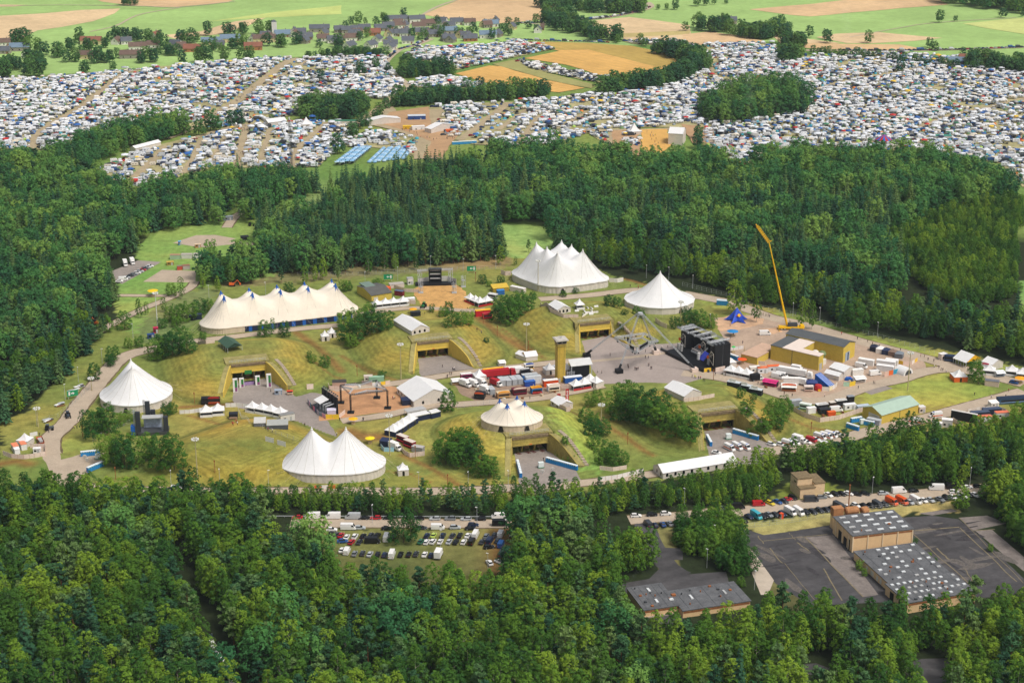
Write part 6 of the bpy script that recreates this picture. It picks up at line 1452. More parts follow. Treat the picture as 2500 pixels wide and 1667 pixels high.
def cabin(label,c,rz,L,W_,H_,wall,roof,name='container_cabin',cat='cabin',ribs=0,door=True,awn=None,sign=None,counter=None,slope=0.0,front=-1,z=0):
 """box-shaped cabin, container or stall with roof, door, and where asked a counter, awning and sign board"""
 t=thing(name,label,cat,(c.x,c.y,c.z+z),rz)
 o=MB();o.box(0,0,-.1,L,W_,H_+.1)
 for k in range(ribs):
  for s in(-1,1):o.box(-L/2+L*(k+.5)/ribs,s*W_/2,0.1,L/ribs*.45,.1,H_-.2)
 o.obj('wall',cm(wall),t)
 o=MB();o.prism([(-L/2-.08,-W_/2-.08),(L/2+.08,-W_/2-.08),(L/2+.08,W_/2+.08),(-L/2-.08,W_/2+.08)],H_+.005,[H_+.14,H_+.14,H_+.14+slope,H_+.14+slope]);o.obj('roof',cm(roof),t)
 y=front*W_/2
 if door and not counter:
  o=MB();o.box(L*.22,y+front*.03,.02,.95,.06,min(2.0,H_-.2));o.obj('door',m_grey,t)
  o=MB();o.box(-L*.2,y+front*.03,.95,1.0,.06,.8);o.obj('window',m_glass,t)
 if counter:
  o=MB();o.box(0,y+front*.02,1.05,L*.86,.08,H_*.36);o.obj('hatch',m_hole,t)
  o=MB();o.box(0,y+front*.35,.95,L*.9,.7,.1);o.box(0,y+front*.06,.05,L*.94,.1,.9);o.obj('counter',cm(counter),t)
 if awn:
  o=MB();o.prism([(-L/2,y),(L/2,y),(L/2,y+front*1.3),(-L/2,y+front*1.3)]if front>0 else[(-L/2,y-1.3),(L/2,y-1.3),(L/2,y),(-L/2,y)],H_*.8,[H_*.82,H_*.82,H_*.95,H_*.95]if front<0 else H_*.85);o.obj('awning',cm(awn),t)
 if sign:
  o=MB();n=7
  pts=[(-L*.46,H_+.15)]+[(L*.46,H_+.15)]+[(L*.46*math.cos(a),H_+.55+.55*math.sin(a))for a in np.linspace(0.1,math.pi-.1,n)]
  o.poly([(p[0],y+front*.02,p[1])for p in pts]);o.obj('sign_board',cm(sign),t)
 return t
A17=RZ
def cab(tile,x,y,*a,rz=A17,**k):return cabin(a[0],G(tile,x,y),rz,*a[1:],**k)
DN=RZ-math.pi/2+.02
cab('T',190,395,'white counter trailer at the left end of the food lorries',4.2,2.2,2.5,'e8e2da','efece8',counter='d9b48a',awn='efece8',name='food_stall',cat='stall')
cab('T',340,315,'magenta food stall behind the white trucks',5.2,2.3,2.5,'9c2260','e9e4df',counter='9c2260',name='food_stall',cat='stall')
cab('T',730,265,'food stall with a long yellow roof behind the red lorry',10,2.2,3.3,'d8922a','f0b323',door=False,name='food_stall',cat='stall')
for i,(x,y)in enumerate(((850,395),(930,392),(1015,382),(1095,372))):
 cab('T',x,y,f'grey container, {ORD[i]} of four from left beside the red truck',6.0,2.4,2.6,'a9adb0','b9bdc0',rz=DN,ribs=10,door=False,name='container',cat='container')
cab('T',700,525,'small grey shipping container beside the white truck at the front',5,2.4,2.6,'a3a7ab','b4b8bc',rz=DN,ribs=8,door=False,name='container',cat='container')
cab('T',540,590,'black octagonal kiosk with an orange ring on its roof',4.6,4.2,2.4,'1b1b1e','26262a',counter='26262a',sign='d8582a',name='food_stall',cat='stall',rz=-.2)
cab('T',870,585,'wooden food stall with an orange arched sign',6.0,3,2.6,'a8794a','d8c4a0',counter='c9a06a',sign='f0a032',name='food_stall',cat='stall')
cab('T',1100,535,'maroon food stall with a pale sign board',6.6,3,2.7,'5a1428','6a1a30',counter='7a2038',sign='e6d2c2',name='food_stall',cat='stall')
cab('T',1345,520,'blue and yellow food stall with a red striped counter',5.0,3,2.8,'1f6fb0','e8a52a',counter='c8403a',sign='e89a28',name='food_stall',cat='stall')
cab('T',1590,490,'white food stall with a rounded sign and red hearts',5.6,3,2.9,'efe6da','f2ece4',counter='e9d3b0',sign='f0dccc',name='food_stall',cat='stall')
cab('T',1550,420,'orange food trailer behind the white stall',7,2.4,3.0,'d8501f','ede8e2',door=False,name='food_trailer',cat='trailer')
cab('T',1300,380,'white refrigerated trailer beside the blue trailer',7.5,2.5,3.4,'d9dcdc','c4c8c8',door=False,ribs=5,name='food_trailer',cat='trailer')
cab('T',1250,345,'blue trailer with a grey roof behind the refrigerated trailer',7.5,2.5,3.3,'2a72b8','b9bcbc',door=False,name='food_trailer',cat='trailer')
cab('T',1020,240,'white candy stall with a scalloped roof at the back of the food lorries',8,2.6,3.0,'efebe4','f2eee8',counter='e6ded2',name='food_stall',cat='stall')
cab('T',1240,185,'white stall with a blue mountain sign at the back',4.4,2.6,2.8,'eee6da','f0ece6',counter='d8a84a',sign='2a52a8',name='food_stall',cat='stall')
cab('T',850,125,'small white hut with a wide flat roof on the grass',3.4,2.2,2.2,'e9e4da','f4f1ec',counter='efe9e0',awn='f4f1ec',name='kiosk',cat='kiosk')
cab('T',1870,365,'blue shipping container behind the red bar',8.5,2.5,2.7,'1d5aa8','dfe4ea',door=False,ribs=12,name='container',cat='container')
cab('T',1570,215,'grey container between the two pagodas by the watchtower',5,2.5,2.6,'9a9da0','b4b6b8',door=False,ribs=8,name='container',cat='container')
cab('T',1250,420,'dark blue low trailer roof behind the striped stall',5,2.4,2.4,'23489a','3a6ab8',door=False,name='food_trailer',cat='trailer')
c=P('T',1965,285);t=thing('mixing_tower','dark mixing tower with a sloping white roof right of the watchtower','tower',c,A17-.15)
o=MB();o.prism([(-4.2,-3),(4.2,-3),(4.2,3.2),(-4.2,3.2)],0,6.2);o.obj('wall',m_black,t)
o=MB();o.prism([(-4.8,-3.6),(5.6,-3.6),(5.6,3.8),(-4.8,3.8)],[6.4,7.0,7.8,7.2],[6.6,7.2,8.0,7.4],bottom=True);o.obj('roof',mat('tower_roof','d9d9d6',noise=.05),t)
for x,y in((-4.5,-3.3),(5.2,-3.3)):
 o=MB();o.truss((x,y,0),(x,y,6.6),.35,.05);o.obj('leg',m_steel,t)
o=MB()
for k in range(4):o.truss((-6.6+k,-3.6,0),(-6.2+k,-3.3,4),.5,.05)
o.obj('scaffold',m_steel,t)
for i,(x,y,h)in enumerate(((1622,1128,6.5),(1665,1098,4.6),(1775,1082,4.6),(1853,1095,6.5))):
 c=G('D',x,y);t=thing('banner_column',f'white column with green panel, {ORD[i]} from left in the bunker mouth','column',c,A17)
 o=MB();o.box(0,0,0,2.2,1.0,h);o.obj('column',m_white2,t);o=MB();o.box(.3,-.53,h*.35,1.1,.06,h*.55);o.obj('panel',mat('leaf_green','2f7a3a',noise=.2,scale=3),t);o=MB();o.box(.3,-.53,.3,1.1,.06,h*.3);o.obj('emblem',mat('mauve','8a4a78',noise=.3,scale=3),t)
c=G('D',1712,1075);t=thing('dj_stage','small stage with green top and purple front in the first bunker mouth','stage',c,A17)
o=MB();o.box(0,0,0,6,3,1.2);o.obj('deck',m_black,t);o=MB();o.box(0,-1.55,.1,5,.08,1.6);o.obj('front',mat('lilac','a487b4',noise=.3,scale=2),t);o=MB();o.box(0,-.5,5.2,3.4,.3,1.8);o.obj('sign',MATS['leaf_green'],t)
for x in(-2.8,2.8):
 o=MB();o.box(x,1,1.2,.4,.4,4.4);o.obj('post',m_dsteel,t)
for l,x,y,L,W_,H_,wc,rc in(('white cabin with an orange roof, left of two in the lower left corner',245,1300,4.4,2.4,2.6,'e9e5e0','e58a64'),('white cabin with an orange roof, right of two in the lower left corner',370,1270,4.4,2.4,2.6,'e9e5e0','e58a64'),('low white cabin before the orange roofed pair in the lower left corner',270,1345,2.8,2.2,2.2,'efecea','f0eeec')):
 cab('Y',x,y,l,L,W_,H_,wc,rc,rz=DN+.2)
cab('Y',595,1340,'white ticket booth inside the pink fence in the lower left corner',3,2,2.2,'efe9e4','f0ece8',rz=.1)
c=P('Y',645,1170);t=thing('skip','rusty orange skip full of scrap beside the ring road','skip',c,DN+.1);o=MB();o.loft([[(-3,-1,.1),(3,-1,.1),(3,1,.1),(-3,1,.1)],[(-3.6,-1.3,1.3),(3.6,-1.3,1.3),(3.6,1.3,1.3),(-3.6,1.3,1.3)]],cap=False);o.obj('tub',cm('b5562f'),t);o=MB();o.box(-1.2,0,.8,2.2,1.6,.5);o.box(1.6,.1,.8,1.6,1.4,.7);o.obj('scrap',m_grey,t)
for l,tile,x,y,L,W_,H_,wc,rc,kw in(('grey container at the left of the fenced trader yard','V',1130,820,5,2.4,2.7,'9ea2a6','b0b4b8',dict(ribs=8,door=False,name='container',cat='container')),('mint green food trailer in the fenced trader yard','V',1270,870,5.2,2.3,2.6,'bcd6c0','dfe6dc',dict(counter='a9c8ae',name='food_trailer',cat='trailer',rz=-.45)),('small white box trailer in the fenced trader yard','V',1350,925,4,2.1,2.6,'ebe9e6','efedea',dict(door=False,name='box_trailer',cat='trailer')),('black booth with a white roof in the fenced trader yard','V',1500,880,5.5,2.6,2.8,'16181c','e4e4e2',dict(counter='22242a',sign='e8e6e2',name='food_stall',cat='stall')),('black tarpaulin covered booth in the fenced trader yard','V',1540,935,4.6,3,2.4,'1a1c20','22252a',dict(door=False,name='covered_booth',cat='booth')),('orange equipment crate in the fenced trader yard','V',1640,960,3.6,1.8,1.8,'e05a22','ea6c32',dict(door=False,ribs=5,name='crate',cat='crate')),('white caravan style trailer in the fenced trader yard','V',1900,870,5.5,2.3,2.4,'ecebe8','efeeec',dict(name='food_trailer',cat='trailer',rz=.25)),('dark trailer with an open white roof in the fenced trader yard','V',1775,815,5,2.4,2.6,'23262c','e8e6e2',dict(counter='3a3d44',sign='efefee',name='food_trailer',cat='trailer')),('brown low stall in the fenced trader yard','V',1670,825,4,2.2,2.0,'6a4a3a','dcd2c6',dict(counter='7a5a48',name='food_stall',cat='stall')),('tall black booth with grey wings at the back of the trader yard','V',1910,790,3,2.2,3.6,'14161a','8a9098',dict(counter='2a2d33',name='food_stall',cat='stall')),('silver rounded trailer beside the green roofed hall','V',2090,870,6,2.3,1.8,'aeb9c4','b9c6d2',dict(door=False,name='box_trailer',cat='trailer',rz=.3)),('grey shipping container at the gable of the green roofed hall','V',2250,1085,6,2.6,2.4,'a8abae','b6babd',dict(door=False,ribs=9,name='container',cat='container',rz=-.55)),('white cabin behind the green roofed hall','F',1642,1268,3,2.6,2.8,'d8c8ba','e4e2de',dict()),('white cabin with an orange roof beside the main stage bar, left one','V',650,350,5,2.5,2.7,'dfe0e0','ea7a4c',dict(rz=.2)),('white cabin with an orange roof beside the main stage bar, right one','V',810,325,6,2.5,2.7,'dfe0e0','e8703f',dict(rz=.2)),('cream cabin left of the orange roofed cabins','V',540,340,5,2.5,2.7,'e4ded2','e9e4da',dict(rz=.2)),('pink cocktail stall with a dark lower half','V',770,530,7,2.4,2.5,'2a1c2c','d8337c',dict(counter='c02a6c',awn='d8337c',name='food_stall',cat='stall',rz=-.5)),('white pizza stall with an orange sign board','V',1030,600,7.2,3,2.8,'efe6da','f1ece4',dict(counter='b9744a',awn='f3efe8',sign='e86a3a',name='food_stall',cat='stall',rz=-.12)),('narrow white truck body behind the pizza stall','V',1060,520,7,2.3,3.4,'ece7e0','f0ece6',dict(door=False,name='box_trailer',cat='trailer',rz=-.12)),('low pinkish stall with a dark hatch next to the red round stall','V',1315,610,4.2,2.2,2.4,'d9c6bc','e4d4ca',dict(counter='c9a898',name='food_stall',cat='stall',rz=0)),('white trailer beside the large backstage tent','V',2010,380,5.5,2.5,2.8,'e8e4dc','efece6',dict(door=False,name='box_trailer',cat='trailer',rz=.25)),('white container trailer behind the white van','V',2140,235,7.5,2.5,2.8,'ebe8e2','efede8',dict(door=False,name='box_trailer',cat='trailer',rz=-.5)),('white food trailer with a long awning near the colour banners','V',2040,480,5.6,2.4,2.5,'ece8e4','f0eeea',dict(counter='d8d0c8',awn='f0eeea',name='food_stall',cat='stall',rz=.25)),('long white trailer, upper one of the pair left of the white dome','F',1400,955,9,2.5,3.0,'e9e6e2','efedea',dict(door=False,name='box_trailer',cat='trailer',rz=-.4)),('long white trailer, lower one of the pair left of the white dome','F',1395,985,8,2.5,2.8,'e9e6e2','efedea',dict(door=False,name='box_trailer',cat='trailer',rz=-.4)),('white truck with a green logo behind the two long trailers','F',1440,945,6,2.5,2.9,'e7e6e0','eeedea',dict(door=False,name='box_trailer',cat='trailer',rz=-.4)),('pale stall with navy roof near the far road bend','F',1840,915,5,2.6,2.8,'22304a','2a3a58',dict(counter='3a4a66',name='food_stall',cat='stall',rz=-.3)),('white hoarding cabin beside the navy roofed stall','F',1790,905,3.5,2.6,3,'e0cfc4','eae6e2',dict(name='cabin',cat='cabin',rz=.5)),('white cabin with a red poster beyond the big tree on the lawn','F',2085,975,4,2.5,2.8,'ece6e4','efeceb',dict(sign='d03050',name='kiosk',cat='kiosk',rz=-.4)),('grey roofed stall behind a pink hoarding on the right lawn','F',2130,1085,6.4,3,2.5,'d8bfb0','6d7078',dict(door=False,name='food_stall',cat='stall',rz=-.35)),('white trailer with a raised flap between the right pagodas','F',2180,1020,4.6,2.3,2.5,'dcdfe2','eff0f0',dict(counter='8a98a8',awn='eff0f0',name='food_stall',cat='stall',rz=.2)),('black long display wall with white and yellow stripes by the right road','X',1390,1225,11.5,1.2,4.2,'1b1e24','dcd8d2',dict(door=False,name='display_wall',cat='display',rz=-.52)),('white cabin with an orange roof, left one behind the black display wall','X',1720,1235,6,2.6,2.7,'e2e2e0','e27a5c',dict(rz=.15)),('white cabin with an orange roof, right one behind the black display wall','X',1990,1170,6,2.6,2.7,'e2e2e0','e67c5a',dict(rz=.15)),('dark blue flat roofed container, front one by the right road','X',1640,1160,8.5,2.6,2.6,'2b3346','4a566c',dict(door=False,ribs=10,name='container',cat='container',rz=.2)),('dark blue flat roofed container, back one by the right road','X',1830,1110,8.5,2.6,2.6,'2b3346','46526a',dict(door=False,ribs=10,name='container',cat='container',rz=.2)),('long navy roofed bicycle rack hall at the right edge','X',2170,930,15,3,2.7,'34506e','1f3048',dict(counter='6a86a4',name='long_stall',cat='stall',rz=.18)),('white shed with open wooden steps by the front trees on the right','X',960,1335,4.2,2.6,2.6,'e2dbd4','efebe6',dict(name='shed',cat='shed',rz=-.3)),('taller white shed right of the one with wooden steps','X',1120,1310,4.6,2.8,3.4,'e2dbd4','efebe6',dict(name='shed',cat='shed',rz=-.3)),('small white tent roof box near the long navy stall','X',1860,1000,4,3,2.3,'e6ded8','f0ece8',dict(slope=.5,name='kiosk',cat='kiosk',rz=.3)),('red truck body with a yellow roof beyond the straw floor','E',975,605,8,2.5,3.2,'c8202a','f0b62c',dict(door=False,name='food_trailer',cat='trailer',rz=.3)),('red food trailer in front of the yellow roofed one','E',1005,622,5,2.4,2.8,'b81a26','c8303a',dict(counter='c8303a',name='food_trailer',cat='trailer',rz=.3)),('black container at the end of the long white marquee on the mound','E',512,605,5,2.4,2.2,'20242a','2a2e36',dict(door=False,ribs=8,name='container',cat='container')),('white van body beside the bar row near the straw floor','K',470,320,5.2,2.4,2.8,'e6e6e4','eeeeec',dict(door=False,name='box_trailer',cat='trailer')),('dark red container behind the bar row near the straw floor','K',395,265,5,2.4,2.6,'7a2028','5a6a80',dict(door=False,ribs=8,name='container',cat='container',rz=-.4)),('orange tarpaulin cabin behind the yellow workshop roof','K',290,232,6,3,2.2,'e4592a','ee6a38',dict(door=False,name='covered_booth',cat='booth',rz=-.35)),('flat white enclosure cabin left of the black back stage','K',373,205,8,4,2.0,'d9c6ba','b4aca2',dict(door=False,name='cabin',cat='cabin')),('white camera cabin at the left of the black back stage','K',470,185,3.2,3,3.6,'dcd6cf','a8a8a6',dict(name='cabin',cat='cabin')),('yellow earth-topped shelter right of the straw floor','K',1110,232,9,5,2.2,'a98f3a','d2b040',dict(door=False,slope=1.0,name='shelter',cat='shelter')),('blue container behind the red bar by the straw floor','K',1115,258,4,2.4,2.4,'2a62a8','3a86c8',dict(door=False,name='container',cat='container')),('grey roofed stall behind the red bar by the straw floor','K',1060,285,5,2.6,2.4,'a8a4a0','d8d6d4',dict(counter='b8b4b0',name='food_stall',cat='stall',rz=-.5)),('long white hoarding trailer left of the big six peak tent','K',1240,240,9,2.4,2.6,'ddcfc4','e8e4e0',dict(door=False,name='box_trailer',cat='trailer',rz=-.6)),('black stall with an orange counter on the grass below the left mound','Q',1190,235,5.5,2.6,2.6,'2a2224','34201f',dict(counter='c0562c',sign='b02a2a',name='food_stall',cat='stall',rz=.1)),('black pop-up booth left of the stall with the orange counter','Q',1080,232,3.6,3,2.6,'15161a','1c1d22',dict(counter='2a2c32',name='food_stall',cat='stall',rz=.1)),('grey table booth with flat roof on the first forecourt','Q',2030,115,3.4,2.4,2.0,'8c96a4','9aa6b4',dict(name='kiosk',cat='kiosk',rz=.1)),('small orange roofed cart on the first forecourt','Q',2180,120,2.8,1.6,1.7,'d8b898','d8452f',dict(counter='e0c0a0',name='cart',cat='cart',rz=.15)),('black tent box with a wooden front on the lawn edge','Q',1445,430,3.8,3,2.4,'1d1f26','262932',dict(counter='c4a084',name='food_stall',cat='stall',rz=.1)),('white office cabin at the right end of the forecourt pagodas','Q',2140,455,6.5,3,3,'d8d4ce','8a8a88',dict(rz=.45)),('grey sloping shelter roof on the lower forecourt, left one','Q',1790,520,5,4,1.6,'6a6c70','c4c2bc',dict(door=False,slope=1.2,name='shelter',cat='shelter',rz=.1)),('grey pergola shelter on the lower forecourt, right one','Q',2020,555,9,4.5,2.0,'50545a','a8aaa4',dict(door=False,slope=.9,name='shelter',cat='shelter',rz=.1)),('long dark container left of the long cream tent','D',1345,630,6.5,2.6,2.6,'1f2c40','2b3a52',dict(door=False,ribs=9,name='container',cat='container',rz=.35)),('small magenta kiosk beside the white lamp mast','D',1073,722,2.4,2.2,2.8,'a01840','c02850',dict(name='kiosk',cat='kiosk')),('small dark blue tractor shed beside the ring road on the left','D',1040,760,3.5,2.2,2.2,'24406e','2a4a80',dict(name='kiosk',cat='kiosk')),('blue toilet cabin at the edge of the left wood','D',455,705,3.6,2.2,2.3,'2a7ab8','6aa8d0',dict(name='toilet_cabin',cat='cabin')),('dark shed with a black roof behind the left stage','U',580,280,6.5,3.6,2.6,'c9a48e','43403c',dict(door=False,name='shed',cat='shed',rz=.1)),('low cabin behind pink hoarding near the floodlight mast, pale one','U',1040,190,4,2.4,2.5,'d8cbbd','d0c4b6',dict(rz=.1)),('mint green cabin near the floodlight mast','U',1170,195,7,2.2,2.2,'8fb898','9cc4a4',dict(door=False,rz=.15,name='cabin',cat='cabin')),('navy pavilion at the corner of the big square marquee','U',1655,560,5,4,2.4,'1f2740','27304e',dict(door=False,slope=.3,name='pavilion',cat='pavilion')),('lilac pop-up tent behind the banner fence of the left stage','U',455,735,4,3,2.5,'d2cade','d8d2e2',dict(door=False,slope=.2,name='pavilion',cat='pavilion',rz=.1)),('dark red food trailer, left one of the pair on the front mound path','U',1590,1160,5.5,2.3,2.8,'8a1a24','ddd0c4',dict(counter='9a2a30',name='food_trailer',cat='trailer',rz=-.75,front=-1)),('dark red food trailer, right one of the pair on the front mound path','U',1700,1240,5.5,2.3,2.8,'8a1a24','ddd0c4',dict(counter='9a2a30',name='food_trailer',cat='trailer',rz=-.75,front=-1)),('grey mesh covered cabin at the end of the dark red trailers','U',1835,1320,5,2.6,2.4,'9a9a98','b6b2ae',dict(door=False,ribs=6,name='cabin',cat='cabin',rz=-.4)),('navy pop-up tent behind the pale blue fence','U',1320,1225,4.4,3.6,2.6,'222a44','2a3454',dict(door=False,slope=.3,name='pavilion',cat='pavilion',rz=-.3)),('container block with blue side next to the star tent road','F',275,530,6,2.4,2.5,'2f86c0','c8d8e0',dict(door=False,ribs=6,name='container',cat='container',rz=-.25)),('long low white shipping container, left one of three on the left clearing','D',1208,215,6,2.5,2.6,'a9c0a0','b08a70',dict(door=False,ribs=8,name='container',cat='container',rz=.02)),('long white shipping container, middle one of three on the left clearing','D',1288,210,6.2,2.5,2.6,'d6d2ca','b9b0a8',dict(door=False,ribs=8,name='container',cat='container',rz=.02)),('long white shipping container, right one of three on the left clearing','D',1370,208,6.2,2.5,2.6,'d2d0cc','b4aca4',dict(door=False,ribs=8,name='container',cat='container',rz=.02)),('rust roofed crate, left one near the lower gravel pad','D',1238,288,3,2.4,2.2,'c0503c','8a7a6a',dict(door=False,name='crate',cat='crate')),('rust roofed crate, right one near the lower gravel pad','D',1283,285,4,2.6,2.4,'b8b0a4','9a6a54',dict(door=False,name='crate',cat='crate')),('small wooden hut on four posts in the left clearing','D',1172,255,4,2.6,1.8,'9a8040','c8a850',dict(name='hut',cat='hut')),('small blue toilet box at the corner of the upper gravel pad','D',1238,118,1.6,1.6,2.3,'2f86c4','6fb0dc',dict(name='toilet_cabin',cat='cabin')),('tan shed at the front edge of the upper gravel pad','D',1362,135,3.4,2.2,2,'b8855c','d8c0a0',dict(name='hut',cat='hut')),('black open pavilion at the right of the upper gravel pad','D',1685,85,4.6,3,2.2,'1b1c20','24262c',dict(door=False,slope=.3,name='pavilion',cat='pavilion')),('small dark shed by the forest lane, left one','A',1508,1520,3,2.4,2.6,'6a5a4a','8a7a68',dict(name='shed',cat='shed')),('grey shed by the forest lane, middle one','A',1570,1515,6,3,2.4,'7a8288','8a949c',dict(name='shed',cat='shed')),('pale grey shed by the forest lane, right one','A',1670,1465,5,3,2.8,'9aa0a0','aab0b0',dict(name='shed',cat='shed'))):
 kw=dict(kw);rz=kw.pop('rz',A17)
 cab(tile,x,y,l,L,W_,H_,wc,rc,rz=rz,**kw)
for i,(x,y)in enumerate(((245,560),(410,605),(560,660))):
 t=cab('V',x,y,f'black container with white sign box on top, {ORD[i]} from left',6,2.6,2.7,'1c222b','c4ccd0',rz=-.5,ribs=9,door=False,name='container',cat='container')
 o=MB();o.box(-.6,-.6,2.9,3.2,.2,1.3);o.obj('sign_board',m_white2,t)
for i,(x,y,w_,r_)in enumerate(((1320,845,'23273a','262c42'),(1362,858,'e6e0da','efebe6'),(1402,868,'26304e','2a3656'),(1447,878,'7a6458','846e60'),(1492,892,'6e747c','7c848c'))):
 c=G('F',x,y);t=thing('pavilion',['black','white','navy','brown','grey'][i]+' pop-up pavilion in the row behind the yellow hall','pavilion',c,-.42)
 o=MB();o.loft([[(-2,-2,2.3),(2,-2,2.3),(2,2,2.3),(-2,2,2.3)],[(-.1,-.1,3.4),(.1,-.1,3.4),(.1,.1,3.4),(-.1,.1,3.4)]]);o.obj('canopy',cm(r_),t);o=MB();o.prism([(-1.9,-1.9),(1.9,-1.9),(1.9,1.9),(-1.9,1.9)],0,2.3);o.obj('side_cloth',cm(w_),t)
c=P('F',1520,1000);t=thing('dome_tent','white inflated dome with a round dark mouth by the road bend','tent',c,-.9)
o=MB();o.loft([[(x,3.4*math.cos(s),3.4*math.sin(s))for s in np.linspace(0,math.pi,12)]for x in(-3,3)],closed=False,cap=False);o.poly([(3.01,3.4*math.cos(s),3.4*math.sin(s))for s in np.linspace(0,math.pi,12)]);o.poly([(-3.01,3.4*math.cos(s),3.4*math.sin(s))for s in np.linspace(math.pi,0,12)]);o.obj('shell',m_white,t)
o=MB();o.poly([(3.05,2.4*math.cos(s),2.4*math.sin(s)+.02)for s in np.linspace(0,math.pi,12)]);o.obj('mouth',m_dsteel,t)
c=P('V',1450,600);t=thing('food_stall','round bright red stall with a yellow front on the road bend','stall',c,0);o=MB();rr=lambda r,z:[(r*math.cos(k*math.pi/5),r*math.sin(k*math.pi/5),z)for k in range(10)];o.loft([rr(1.8,0),rr(1.9,1.6),rr(1.6,2.6),rr(.3,3.1)]);o.obj('shell',m_red,t);o=MB();o.box(.3,-1.85,.1,1.2,.2,1.0);o.obj('counter',m_gold,t)
c=P('V',1560,530);t=thing('inflatable_slide','blue inflatable slide with white stripes on the road bend','slide',c,-.85)
o=MB();o.prism([(-5,-2),(4.5,-2),(4.5,2),(-5,2)],0,[4.6,.5,.5,4.6]);o.obj('ramp',m_blue,t)
for y in(-1.2,0,1.2):
 o=MB();o.poly([(-4.6,y-.12,4.44),(4.2,y-.12,.68),(4.2,y+.12,.68),(-4.6,y+.12,4.44)]);o.obj('stripe',m_white2,t)
c=P('V',1900,460);t=thing('covered_car','display car under a bright blue cover beside the white trailer','car',c,-.3);o=MB();xloft(o,[(-2.2,.8,0,.8,.6),(-1.6,1.0,0,1.4,.8),(.3,1.0,0,1.6,.8),(1.2,1.0,0,1.0,.8),(2.1,.8,0,.7,.6)]);o.obj('cover',m_blue,t)
c=P('V',1360,555);t=thing('pavilion','navy blue pop-up pavilion beside the inflatable slide','pavilion',c,-.1);o=MB();o.loft([[(-2.6,-2,2.6),(2.6,-2,2.6),(2.6,2,2.6),(-2.6,2,2.6)],[(-.1,-.1,4),(.1,-.1,4),(.1,.1,4),(-.1,.1,4)]]);o.obj('canopy',cm('2c3f78'),t);o=MB();o.box(0,0,0,5,3.8,2.6);o.obj('side_cloth',cm('2c3f78'),t)
loo=thing('portable_toilet','toilet','portable toilet')
o=MB();o.box(0,0,0,1.08,1.1,2.1);o.obj('cabin',m_bluew,loo)
o=MB();o.loft([[(-.57,-.58,2.1),(.57,-.58,2.1),(.57,.58,2.1),(-.57,.58,2.1)],[(-.4,-.4,2.32),(.4,-.4,2.32),(.4,.4,2.32),(-.4,.4,2.32)]]);o.obj('roof',mat('loo_roof','e4ecf0',noise=.03),loo)
o=MB();o.box(0,-.56,.1,.8,.04,1.75);o.obj('door',mat('loo_door','2b8ccc',noise=.05),loo)
o=MB();o.poly([(-.3,-.59,2.05),(0,-.59,1.6),(.3,-.59,2.05)][::-1]);o.obj('emblem',mat('loo_tri','d9e08a',noise=.03),loo)
_first=[True]
def loos(a,b,n,words,flip=0):
 rz=ang(a,b)+flip
 for i in range(n):
  p=a.lerp(b,(i+.5)/n);p.z=hz(p.x,p.y)+.04
  l=f'blue portable toilet, {ORD[i]} from left, {words}'
  if _first[0]:
   _first[0]=False;r=loo;r.location=p;r.rotation_euler=(0,0,rz);r['label']=l;r['group']='portable toilets '+words
  else:dup(loo,p,rz,l,'portable toilets '+words)
loos(P('V',235,1215),P('V',590,1318),15,'before the wing wall of the last bunker')
loos(P('H',1412,45),P('H',1625,104),16,'before the wing wall of the front bunker')
loos(P('H',1212,60),P('H',1238,158),9,'along the left side of the front forecourt',math.pi)
loos(P('F',168,1450),P('F',198,1506),6,'along the left side of the last forecourt',math.pi)
loos(P('F',1130,1372),P('F',1212,1398),7,'front of the toilet square')
loos(P('F',1238,1352),P('F',1318,1366),7,'right of the toilet square')
loos(P('F',1160,1342),P('F',1232,1330),6,'back of the toilet square')
loos(P('G',558,8),P('G',690,-5),9,'on the small green at the lower left')
loos(P('G',602,118),P('G',712,72),8,'below the green at the lower left')
loos(P('V',130,118),P('V',300,178),8,'right of the black main stage wall')
loos(P('B',765,997),P('B',930,988),24,'on the brown camping square')
def hoarding(label,pts,h=2.0,m=None,name='hoarding_fence',cols=None):
 c0=pts[0];t=thing(name,label,'fence',c0,0)
 p=MB();b=MB();k=0
 for a,c in zip(pts,pts[1:]):
  n=max(1,int((c-a).length/2.2))
  for i in range(n):
   u=a.lerp(c,i/n);v=a.lerp(c,(i+1)/n)
   zu,zv=hz(u.x,u.y),hz(v.x,v.y)
   u=Vector((u.x-c0.x,u.y-c0.y,zu-c0.z));v=Vector((v.x-c0.x,v.y-c0.y,zv-c0.z))
   d=(v-u);d.z=0;nn=Vector((-d.y,d.x,0)).normalized()*.04
   i0=len(p.f)
   p.prism([(u+nn*s)[:2]if False else(q.x,q.y)for q in(u-nn,v-nn,v+nn,u+nn)],[u.z,v.z,v.z,u.z],[u.z+h,v.z+h,v.z+h,u.z+h],(k%len(cols))if cols else 0)
   b.box(u.x,u.y,u.z,.12,.12,h+.03);k+=1
 p.obj('panel',[cm(x)for x in cols]if cols else(m or m_pink),t)
 b.obj('post',m_pinkrib,t)
 return t
def GP(*pts):return[G(*p)for p in pts]
BAN=['e8b52a','dce6c8','e9e2da','d86a9c','7ab4c8','e9e4de','3a4a78','d8a8b8']
